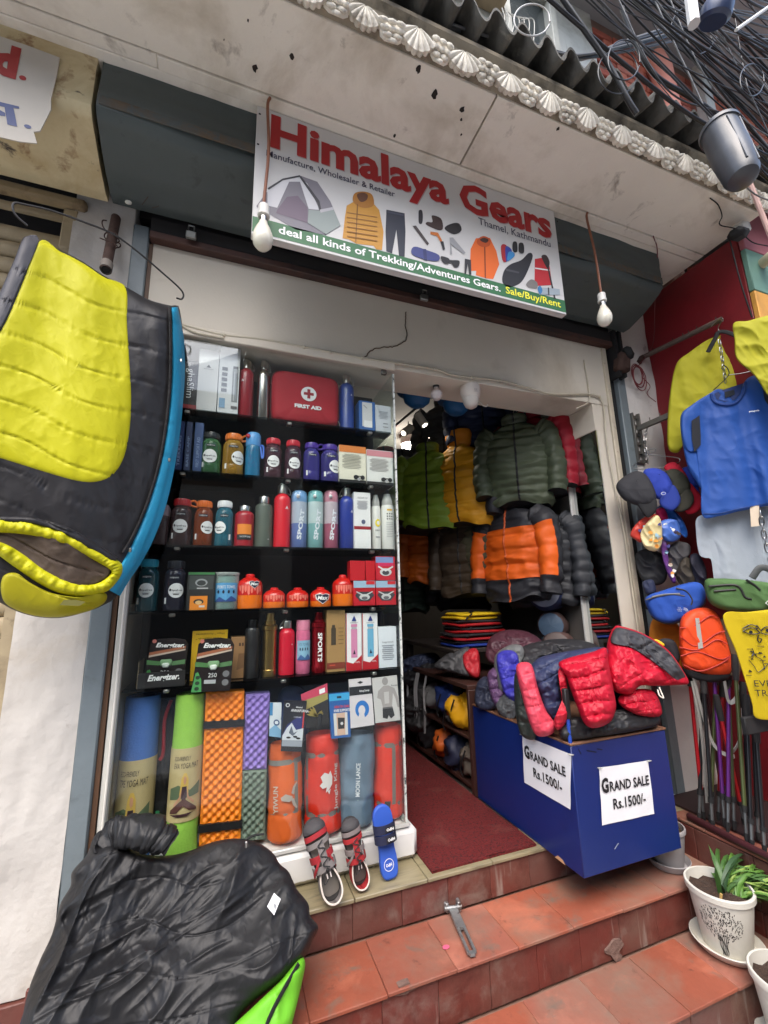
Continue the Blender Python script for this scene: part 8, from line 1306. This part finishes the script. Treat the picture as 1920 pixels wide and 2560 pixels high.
FB = Face(PP(np.array([(1693, 1522)], float), PB, NR)[0]+NR*.082, r=(.78, -.62, 0)); mb = MB(); FB.text(mb, 'THE', -.012, .008, ink(190, 196, 206), w=.014, h=.005, d=.0); FB.text(mb, 'NORTH', -.012, .0, ink(190, 196, 206), w=.022, h=.006, d=.0); FB.text(mb, 'FACE', -.012, -.009, ink(190, 196, 206), w=.018, h=.006, d=.0); [FB.line(mb, [(.006+r_*math.cos(a), -.012+r_*math.sin(a)) for a in np.linspace(0, 1.5, 6)], .002, ink(190, 196, 206), .0) for r_ in (.010, .015, .020)]; mb.build('logo', t)
mb = MB(); mb.box(PP(np.array([(1614, 1512)], float), PB, NR)[0]+NR*.03, (.012, .02, .05), M_BLK, bev=.004); mb.build('buckle', t)
PG = A(2.46, -.48, 1.08)
t, H, n = soft('waist_bag', 'olive green waist bag with a white diamond badge', 'waist bag', [(1762, 1452), (1800, 1446), (1870, 1450), (1930, 1458), (1990, 1470), (1990, 1510), (1930, 1528), (1860, 1530), (1800, 1522), (1770, 1500)], PG, (74, 106, 60), .07, .05, 67, .004, .010, rings=34, seg=130, grp='waist bags', rough=.8, bs=200)
for z_ in ([(1772, 1466), (1830, 1462), (1850, 1470), (1862, 1492), (1878, 1498)], [(1866, 1450), (1885, 1462), (1900, 1475)], [(1785, 1478), (1840, 1474)]): mb = MB(); mb.tube(on(curve(np.array(z_, float), 6), H, PG, NR, .0), .006, mat(S(36, 40, 34), rough=.6), n=6); mb.build('zip', t)
FB = Face(PP(np.array([(1905, 1507)], float), PG, NR)[0]+NR*.082, r=(.78, -.62, 0)); mb = MB(); FB.poly(mb, [(-.022, 0), (0, -.022), (.022, 0), (0, .022)], ink(200, 206, 196), .0); FB.poly(mb, [(-.017, 0), (0, -.017), (.017, 0), (0, .017)], fab(74, 106, 60), .001); FB.text(mb, 'S', 0, 0, ink(206, 210, 200), w=.014, h=.020, d=.002, bold=.03); mb.build('diamond_badge', t)
mb = MB(); p = PP(np.array([(1880, 1445), (1900, 1420), (1925, 1425), (1940, 1450)], float), PG, NR); mb.tube(curve(p, 6), .016, fab(70, 72, 72), n=8, flat=.4); mb.build('strap', t)
soft('amber_bag', 'amber orange bag hanging behind the blue waist bag', 'bag', [(1622, 1600), (1628, 1555), (1650, 1540), (1690, 1556), (1710, 1600), (1712, 1660), (1690, 1680), (1650, 1660), (1625, 1640)], A(2.46, -.16, .9), (196, 116, 28), .05, .05, 71, .004, .012, rings=24, seg=90, rough=.8, bs=200)
t = soft('peaked_cap', 'black cap with a yellow patch tucked behind the red sleeping bag', 'cap', [(1625, 1625), (1650, 1598), (1685, 1602), (1700, 1640), (1690, 1660), (1650, 1640)], A(2.30, -.30, .8), (36, 36, 40), .04, .03, 73, .004, .006, rings=18, seg=70)[0]
mb = MB(); cloth(mb, [(1622, 1608), (1640, 1598), (1662, 1612), (1650, 1618)], A(2.30, -.30, .8)+NR*.05, NR, lambda P, p, r: .012+0*r, fab(210, 180, 40), rings=8, seg=40, back=.004); mb.build('yellow_patch', t)
PO = A(2.44, -.40, .88)
t, H, n = soft('backpack', 'bright orange daypack with crossed bungee cord and grey strap', 'backpack', [(1700, 1555), (1715, 1532), (1745, 1520), (1775, 1522), (1800, 1545), (1815, 1590), (1830, 1650), (1825, 1685), (1790, 1692), (1740, 1680), (1708, 1668), (1698, 1610)], PO, (216, 72, 28), .07, .06, 77, .004, .010, rings=36, seg=140, rough=.55, bs=120)
mb = MB()
for z_ in ([(1700, 1570), (1735, 1565), (1775, 1540), (1796, 1545)], [(1700, 1590), (1740, 1615), (1790, 1585), (1812, 1578)], [(1698, 1618), (1745, 1625), (1790, 1600), (1818, 1610)], [(1702, 1640), (1745, 1630), (1800, 1648), (1826, 1640)], [(1708, 1662), (1750, 1678), (1800, 1660), (1828, 1642)]): mb.tube(on(curve(np.array(z_, float), 6), lambda P, p, r: np.minimum(H(P, p, r), .075), PO, NR, .003), .0032, mat(S(176, 40, 24), rough=.6), n=6)
mb.build('bungee_cord', t); mb = MB(); q = np.array([(1738, 1545), (1748, 1545), (1758, 1620), (1746, 1622)], float); q2 = on(q, H, PO, NR, .004); mb.add(q2, [(0, 1, 2, 3)], fab(160, 158, 152)); mb.build('daisy_strap', t)
mb = MB(); mb.tube(curve(on(np.array([(1800, 1548), (1822, 1590), (1838, 1650), (1835, 1690)], float), lambda P, p, r: .02+0*P[..., 0], PO, NR, 0), 6), .022, fab(88, 74, 54), n=8); mb.build('side_panel', t)
mb = MB(); cloth(mb, [(1705, 1668), (1760, 1684), (1825, 1684), (1820, 1700), (1770, 1706), (1715, 1690)], PO, NR, lambda P, p, r: .05+0*r, fab(30, 30, 32), rings=10, seg=60, back=.02); mb.build('base', t)
for i, z_ in enumerate(([(1728, 1685), (1745, 1760), (1770, 1840), (1790, 1870), (1815, 1885)], [(1830, 1690), (1845, 1740), (1850, 1800), (1840, 1850), (1825, 1875)], [(1805, 1700), (1815, 1750), (1832, 1745), (1848, 1715)], [(1725, 1700), (1745, 1800), (1755, 1900), (1762, 2000)])): mb = MB(); mb.tube(curve(PP(np.array(z_, float), PO, NR)+NR*.03, 8), .011, fab(150, 148, 142, rough=.8), n=6, flat=.25); mb.build('webbing_strap', t)
mb = MB(); mb.box(PP(np.array([(1822, 1885)], float), PO, NR)[0]+NR*.035, (.03, .01, .02), mat(S(190, 188, 184), rough=.5), bev=.003); mb.build('buckle', t)
PT = A(2.36, -.72, .75); NT = A(-.5, -.86, 0); NT /= np.linalg.norm(NT)
t, H, n = soft('yellow_tshirt', 'yellow T-shirt printed with Buddha eyes and a trek map', 'T-shirt', [(1808, 1538), (1870, 1530), (1960, 1520), (2010, 1520), (2020, 1800), (1950, 1800), (1890, 1795), (1880, 1760), (1862, 1700), (1840, 1630)], PT, (182, 158, 14), .012, .008, 81, .002, .012, n=NT, rings=36, seg=130, center=(1925, 1660), edge=40, rough=.85, bs=150)
def TS(x, y): return on([(x, y)], H, PT, n, .006)[0]
dT = np.cross(n, A(0, 0, 1)); dT = dT if dT[0] > 0 else -dT; mb = MB()
def tl(P_, r=.0022): mb.tube(np.array([TS(*p) for p in curve(np.array(P_, float), 5)]), r, K_INK, n=5)
tl([(1857, 1578), (1872, 1570), (1888, 1572), (1900, 1582)]); tl([(1857, 1578), (1872, 1584), (1888, 1585), (1900, 1582)]); tl([(1856, 1572), (1874, 1562), (1892, 1566), (1902, 1576)]); tl([(1902, 1578), (1912, 1568), (1930, 1566)]); tl([(1902, 1582), (1915, 1586), (1930, 1584)]); tl([(1896, 1588), (1894, 1600), (1900, 1606), (1904, 1598), (1898, 1595)]); tl([(1890, 1568), (1892, 1563), (1896, 1568), (1892, 1572), (1890, 1568)], .0015)
mb.build('eyes_print', t); mb = MB()
for a, b in ((1877, 1580), (1918, 1576)): FB = Face(TS(a, b), r=dT); FB.disc(mb, 0, 0, .007, .007, K_INK, .001, 14)
mb.build('eye_print', t, kind='stuff'); mb = MB(); rg = np.random.default_rng(6)
tl([(1872, 1650), (1885, 1665), (1895, 1680), (1910, 1670), (1925, 1655)], .0015); tl([(1880, 1620), (1890, 1640), (1905, 1650), (1912, 1672)], .0015); tl([(1876, 1628), (1884, 1632), (1880, 1640)], .003)
for k in range(16): FB = Face(TS(rg.uniform(1872, 1918), rg.uniform(1605, 1690)), r=dT); FB.poly(mb, [(-.006, -.003), (.006, -.003), (0, .006)], K_INK, .0) if k % 2 else FB.rect(mb, 0, 0, .022, .003, ink(90, 80, 30), .0)
mb.build('map_print', t, kind='stuff'); mb = MB(); FB = Face(TS(1884, 1708), r=dT); FB.text(mb, 'EVEREST', .0, -.0, K_INK, w=.16, h=.026, d=.004, align='l') ; mb.build('lettering', t); mb = MB(); FB = Face(TS(1886, 1732), r=dT); FB.text(mb, 'TREK', .0, 0, K_INK, w=.095, h=.026, d=.004, align='l'); mb.build('lettering', t)
mb = MB(); mb.box(PP(np.array([(1905, 1815)], float), PT, NT)[0]+A(.03, .03, 0), (.2, .02, .07), M_BLK, bev=.004); o = mb.build('black_pad'); tag(o, 'black flat pad hanging below the yellow T-shirt', 'pad')
# ================================================================ trekking poles in their rack
t = thing('pole_rack', 'dark maroon rack holding trekking poles on the ledge', 'rack', (2.5, -.4, 0)); M_MAR = mat(S(58, 26, 30), rough=.4, var=.2, vs=12)
r0, r1 = PZ(1722, 2040, .02), PZ(1935, 2150, .02); mb = MB(); mb.tube([r0, r1], .016, M_MAR, n=10); mb.build('base_rail', t); mb = MB(); mb.bb(2.27, 2.72, -.62, -.02, .004, .014, mat(S(44, 28, 28), rough=.6)); mb.build('tray', t); mb = MB(); mb.bb(2.27, 2.70, -.06, -.035, .596, .614, M_BLK, bev=.004); mb.build('top_rail', t)
for x, y in ((2.28, -.05), (2.70, -.05)): mb = MB(); mb.tube([(x, y, .015), (x, y, .60)], .012, M_MAR, n=8); mb.build('post', t)
PC = [((176, 26, 34), 'red'), ((84, 92, 56), 'olive'), ((98, 40, 118), 'purple'), ((34, 34, 36), 'black'), ((150, 24, 32), 'dark red'), ((70, 76, 50), 'khaki')]
spec = [(1738, 1710, 1748, 2055, 3), (1745, 1712, 1760, 2050, 0), (1765, 1715, 1776, 2060, 1), (1774, 1735, 1782, 2072, 3), (1800, 1720, 1812, 2068, 2), (1815, 1730, 1820, 2080, 2), (1790, 1715, 1796, 2050, 4), (1830, 1725, 1836, 2075, 5), (1818, 1800, 1862, 2062, 0), (1842, 1720, 1868, 2110, 1), (1856, 1760, 1878, 2105, 3), (1870, 1780, 1880, 2120, 3), (1884, 1820, 1896, 2100, 3), (1905, 1830, 1912, 2130, 3)]
words = ['leftmost', 'second from the left, beside the white pillar', 'third from the left', 'fourth from the left', 'left one of the purple pair', 'right one of the purple pair', 'behind the purple pair', 'right of the purple pair', 'leaning, in the middle of the rack', 'with a steel clamp', 'behind the leaning red one', 'under the yellow T-shirt', 'in front of the red wall', 'rightmost at the picture edge']
for i, (x0, y0, x1, y1, c) in enumerate(spec):
    b = PZ(x1, y1, .016); b[0] = min(b[0], 2.72); yb = b[1]; a = PY(x0+random.Random(i).uniform(-26, 26), y0+random.Random(i+9).uniform(-30, 30), yb+.01); a[2] = min(a[2], .75); d = b-a; t = thing('trekking_pole', f'{PC[c][1]} trekking pole, {words[i]}', 'trekking pole', b, 'trekking poles in the rack'); mb = MB(); mb.tube([a, a+d*.80], .0085, mat(S(*PC[c][0]), rough=.3, metal=.3, var=.1, vs=12), n=10); mb.build('shaft', t)
    mb = MB(); mb.tube([a+d*.78, a+d*.82], .012, M_BLK, n=10); mb.build('clamp', t); mb = MB(); mb.tube([a+d*.82, a+d*.965], [.0075, .006], mat(S(96, 98, 98), rough=.4, metal=.5), n=8); mb.build('lower_section', t); mb = MB(); mb.tube([a+d*.94, a+d], [.011, .007], M_BLK, n=8); mb.build('tip_cover', t); mb = MB(); mb.tube([a-d/np.linalg.norm(d)*.12, a-d/np.linalg.norm(d)*.06, a], [.013, .015, .013], mat(S(36, 34, 34), rough=.8), n=10); mb.build('grip', t)
# ================================================================ plant pots
def pot(lab, c, R, H, col, m=None, sau=True, taper=.72, soil=True):
    t = thing('plant_pot', lab, 'plant pot', c, 'plant pots by the steps'); m = m or mat(S(*col), rough=.6, var=.05, vs=8, dirt=[(S(150, 140, 120), 4, .55, .8), (S(120, 112, 100), 12, .64, .76)])
    mb = MB(); mb.lathe([(R*taper*.96, .012), (R*taper, .018), (R*.93, H*.88), (R*.95, H*.885), (R, H*.90), (R*1.01, H*.985), (R*.99, H), (R*.93, H), (R*.90, H*.80), (.001, H*.80)], c, m, n=48); mb.build('pot', t)
    if sau: mb = MB(); mb.lathe([(R*.80, .002), (R*.86, .004), (R*1.04, .030), (R*1.06, .034), (R*1.03, .036), (R*.84, .011), (.001, .011)], c, m, n=44); mb.build('saucer', t)
    mb = MB(); an = np.linspace(0, 2*math.pi, 29)[:-1]; G = np.array([np.stack([c[0]+R*.9*k*np.cos(an), c[1]+R*.9*k*np.sin(an), np.full(28, c[2]+H*.86)+.012*vn(np.stack([np.cos(an)*k*4, np.sin(an)*k*4, an*0], -1), 4)], -1) for k in (.02, .3, .6, .85, 1.0)]); mb.grid(G, mat(S(62, 46, 36), rough=1, var=.3, vs=60, bump=1, bs=120), wv=True); mb.build('soil', t)
    return t
def blade(mb, base, d, L_, w, bend, m, n=10):
    d = A(*d)/np.linalg.norm(d); side = np.cross(d, A(0, 0, 1)); side = side/(np.linalg.norm(side)+1e-6); hz = A(d[0], d[1], 0); hz = hz/(np.linalg.norm(hz)+1e-6); P_ = []; p = A(*base); v = d.copy()
    for i in range(n):
        q = i/(n-1); ww = w*(math.sin(math.pi*min(1, .18+.82*q))**.7)*(1-q**5); P_.append([p-side*ww/2, p-A(0, 0, .25)*ww, p+side*ww/2]); p = p+v*L_/n; v = v+hz*bend/n-A(0, 0, bend/n); v /= np.linalg.norm(v)
    mb.grid(np.array(P_), m)
M_LF = [mat(S(*c), rough=.45, var=.12, vs=14, spec=.4) for c in ((62, 96, 44), (84, 122, 50), (50, 78, 46), (128, 152, 74))]
c1 = PZ(1660, 2196, -.137); c1 = A(1.985, -.245, -.136); t = pot('grey plastic pot half hidden behind the blue counter', c1, .085, .17, (150, 146, 146))
mb = MB(); [blade(mb, c1+A(.03, -.03, .137), (math.cos(a), math.sin(a), 1.2), .035, .012, .4, M_LF[1], 6) for a in np.linspace(0, 6, 5)]; mb.build('seedling', t)
c2 = A(1.955, -.487, -.298); M_POT = mat(S(206, 202, 190), rough=.55, var=.05, vs=10, dirt=[(S(168, 160, 140), 5, .52, .8)]); t = pot('cream pot with a black tree pattern on the second step', c2, .118, .225, None, M_POT, taper=.70); tp2 = t
mb = MB(); rg = random.Random(8); Rm = .100; dv = CAM-c2; aC = math.atan2(dv[1], dv[0])-.12
def onpot(a, z, s=0.0): r_ = .118*(.70+(.93-.70)*min(1, max(0, (z-.018)/(.88*.225-.018))))+.0012+s; return c2+A(math.cos(aC+a)*r_, math.sin(aC+a)*r_, z)
K2 = mat(S(52, 48, 44), rough=.8)
nl = 0
for k in range(900):
    a = rg.uniform(-.75, .75); z = rg.uniform(.05, .185); e = ((a)/.72)**2+((z-.128)/.062)**2
    if e > 1 or nl > 330: continue
    th_ = math.atan2(z-.03, a*.11)+rg.uniform(-.5, .5); l, w = .0042, .0014; dx, dz = math.cos(th_), math.sin(th_); nl += 1
    q = [onpot(a+(-dx*l)/.1, z-dz*l), onpot(a+(dz*w)/.1, z-dx*w), onpot(a+(dx*l)/.1, z+dz*l), onpot(a-(dz*w)/.1, z+dx*w)]; mb.add(q, [(0, 1, 2, 3)], K2)
for k in range(7): 
    x0 = -.12+.04*k; P_ = [onpot(x0*.8+.02*math.sin(j*1.3+k)+x0*.5*j/8, .02+.009*j) for j in range(9)]; mb.tube(P_, .0011, K2, n=4)
mb.build('tree_pattern', t, kind='stuff')
sp = [((-.25, -.15, 1.4), .16, .018, .25, 0), ((.1, -.2, 1.5), .22, .022, .7, 2), ((.6, .1, 1.1), .34, .024, 1.5, 2), ((.9, -.3, 1.0), .32, .022, 1.3, 0), ((-.5, -.3, .9), .12, .010, .4, 2), ((.3, .4, 1.3), .20, .022, .7, 0)]
for i, (d, L_, w, bd_, k) in enumerate(sp): mb = MB(); blade(mb, c2+A(-.01+.006*i, -.01, .182), d, L_, w, bd_, M_LF[k], 12); mb.build('leaf', t)
rg = random.Random(12)
for i in range(26): mb = MB(); a = rg.uniform(-1.6, 1.4); blade(mb, c2+A(.045+rg.uniform(-.03, .03), rg.uniform(-.05, .04), .185), (math.cos(a)+.4, math.sin(a), rg.uniform(.3, 1.2)), rg.uniform(.07, .15), rg.uniform(.006, .013), rg.uniform(.6, 1.6), M_LF[rg.choice((1, 3, 3, 1))], 7); mb.build('leaf', t)
mb = MB(); mb.tube([c2+A(-.045, -.03, .18), c2+A(-.04, -.035, .215)], .005, mat(S(196, 160, 96), rough=.7), n=6); mb.build('stick', t)
c3 = A(1.86, -.72, -.458); t = pot('cream pot at the lower right corner of the picture', c3+A(.06, 0, 0), .118, .235, None, M_POT)
rg = random.Random(20)
for i in range(100): mb = MB(); a = rg.uniform(-1.5, .9); blade(mb, c2+A(.055+rg.uniform(-.03, .04), rg.uniform(-.07, .04), .19), (math.cos(a)+.5, math.sin(a), rg.uniform(.5, 2.6)), rg.uniform(.18, .42), rg.uniform(.009, .02), rg.uniform(1.6, 3.6), M_LF[rg.choice((0, 1, 1, 3))], 8); mb.build('leaf', tp2)
mb = MB(); mb.prism([PZ(1115, 2368, -.134)+A(math.cos(a)*.014, math.sin(a)*.010, 0) for a in np.linspace(0, 6.28, 9)[:-1]], (0, 0, .001), mat(S(206, 90, 120), rough=.7)); o = mb.build('petal'); tag(o, 'tiny pink petal lying on the step by the hasp', 'petal')
# ================================================================ overhead cables
M_CBL = [mat(S(*c), rough=.35, var=.1, vs=20) for c in ((30, 30, 32), (52, 52, 54), (24, 24, 26), (104, 104, 104))]; rg = random.Random(31)
def cable(lab, q, Y, r, m, grp='overhead cables', n=10):
    Ys = Y if isinstance(Y, (list, tuple)) else [Y]*len(q); mb = MB(); mb.tube(curve([PY(*p, y) for p, y in zip(q, Ys)], n), r, m, n=6); o = mb.build('overhead_cable', ang=80); return tag(o, lab, 'cable', grp)
for i in range(40):
    f = i/39; x0 = 1470+330*f+rg.uniform(-60, 40); y0 = -60+rg.uniform(-10, 10); y1 = 480-480*f+rg.uniform(-70, 70); sg = rg.uniform(-10, 70)*(1-.5*f)
    P_ = [(x0, y0), (x0+(1980-x0)*.33, y0+(y1-y0)*.30+sg*.8+rg.uniform(-12, 12)), (x0+(1980-x0)*.66, y0+(y1-y0)*.62+sg*.7+rg.uniform(-12, 12)), (1980, y1)]
    cable('thin black cable in the thick tangle of overhead wires', P_, -.88-rg.uniform(0, .2), rg.choice((.003, .004, .005, .006, .0075)), M_CBL[rg.choice((0, 0, 1, 2, 3))])
for i in range(30):
    x0 = rg.uniform(1400, 1900); y1 = rg.uniform(20, 520); P_ = [(x0, -50), (x0+(1990-x0)*.3, rg.uniform(.15, .5)*y1), (x0+(1990-x0)*.65, rg.uniform(.45, .9)*y1), (1990, y1)]; cable('thin black cable in the thick tangle of overhead wires', P_, -.84-rg.uniform(0, .2), rg.choice((.002, .003, .0035)), M_CBL[rg.choice((0, 1, 3))])
for k, (q, r) in enumerate((([(1380, -40), (1450, 60), (1520, 160), (1570, 250), (1592, 285)], .012), ([(1330, -40), (1420, 40), (1560, 160), (1700, 270), (1800, 330), (1980, 420)], .009), ([(1555, 20), (1590, 110), (1640, 190), (1720, 240), (1790, 290), (1850, 380), (1925, 450)], .011))):
    cable(('thick black cable running down to the roof edge', 'thick black cable crossing in front of the brick wall', 'heavy black cable sweeping down past the barrel')[k], q, -.95, r, M_CBL[0])
for k in range(6): cable('grey strand in the twisted bundle along the roof edge', [(1120, 40+6*k), (1220, 78+4*k+8*math.sin(k)), (1330, 108+5*math.sin(k*2)+3*k), (1440, 138+6*math.cos(k)+2*k), (1560, 130-5*k), (1700, 100-8*k)], -.80+.012*math.sin(k*1.7), .006+.001*(k % 3), M_CBL[(k % 2)*3], 'twisted bundle of grey strands')
for k, (cx, cy, rx, ry) in enumerate(((1545, 180, 50, 55), (1735, 75, 58, 62), (1560, 150, 40, 50), (1330, 50, 45, 40), (1880, 200, 30, 40))):
    cable('thin loose cable loop dangling from the overhead wires', [(cx+rx*math.cos(a), cy+ry*math.sin(a)) for a in np.linspace(.3, 6.4, 12)], -.95-.03*k, .0028, M_CBL[0] if k != 3 else mat(S(180, 180, 176), rough=.5), 'loose cable loops', 5)
for k in range(7): cable('short pale wire tail among the overhead cables', [(1255+8*k, 20+5*k), (1262+12*k, 50), (1250+14*k, 85+4*k)], -.6, .0025, mat(S(170, 168, 160), rough=.6), 'pale wire tails', 5)
t = thing('black_barrel', 'black plastic barrel tipped on its side on the roof edge', 'barrel', PY(1820, 400, -.95)); a, b = PY(1800, 330, -1.10), PY(1860, 450, -1.16); d = (b-a)/np.linalg.norm(b-a); L_ = np.linalg.norm(b-a); M_BAR = mat(S(66, 68, 72), rough=.35, var=.12, vs=8, bump=.1, bs=20)
mb = MB(); q = np.array([-.06, -.03, .0, .04, .5, .9, .97, 1.0]); rr_ = np.array([.098, .112, .112, .105, .108, .094, .08, .05])*.60; mb.tube([a+d*L_*s for s in q], rr_, M_BAR, n=32); mb.build('drum', t); mb = MB(); mb.tube([a-d*L_*.04, a+d*L_*.015], .070, M_BAR, n=32); mb.build('rim', t)
for s in (-.6, .2): mb = MB(); e = np.cross(d, A(math.cos(s), math.sin(s), .3)); e /= np.linalg.norm(e); e = e if e[1] < 0 else -e; mb.tube([a+d*L_*.05+e*.064, a+d*L_*.88+e*.058], .004, M_BAR, n=6); mb.build('rib', t)
mb = MB(); mb.tube([PY(1862, 425, -.95), PY(1895, 510, -.95), PY(1930, 600, -.95)], .011, mat(S(196, 160, 150), rough=.6, var=.1), n=8); o = mb.build('pink_rod'); tag(o, 'pale pink rod standing below the black barrel', 'rod')
t = thing('street_lamp', 'blue-black lamp head on a white arm among the cables', 'lamp', PY(1770, 60, -1.3)); p = PY(1790, 30, -1.3); mb = MB(); mb.lathe([(.001, .05), (.035, .045), (.05, .012), (.05, -.02), (.04, -.03)], p, mat(S(44, 56, 84), rough=.3), n=24, rot=rotx(.5)); mb.build('head', t); mb = MB(); mb.tube([PY(1722, -40, -1.28), PY(1735, 60, -1.28)], .018, paint(206, 206, 204), n=8); mb.build('arm', t)
mb = MB(); a, b = PY(1840, 75, -1.28), PY(1925, 15, -1.28); mb.tube([a, (a+b)/2, b], .006, paint(214, 212, 206), n=6); o = mb.build('white_cable'); tag(o, 'white cable slanting up at the top right corner', 'cable')
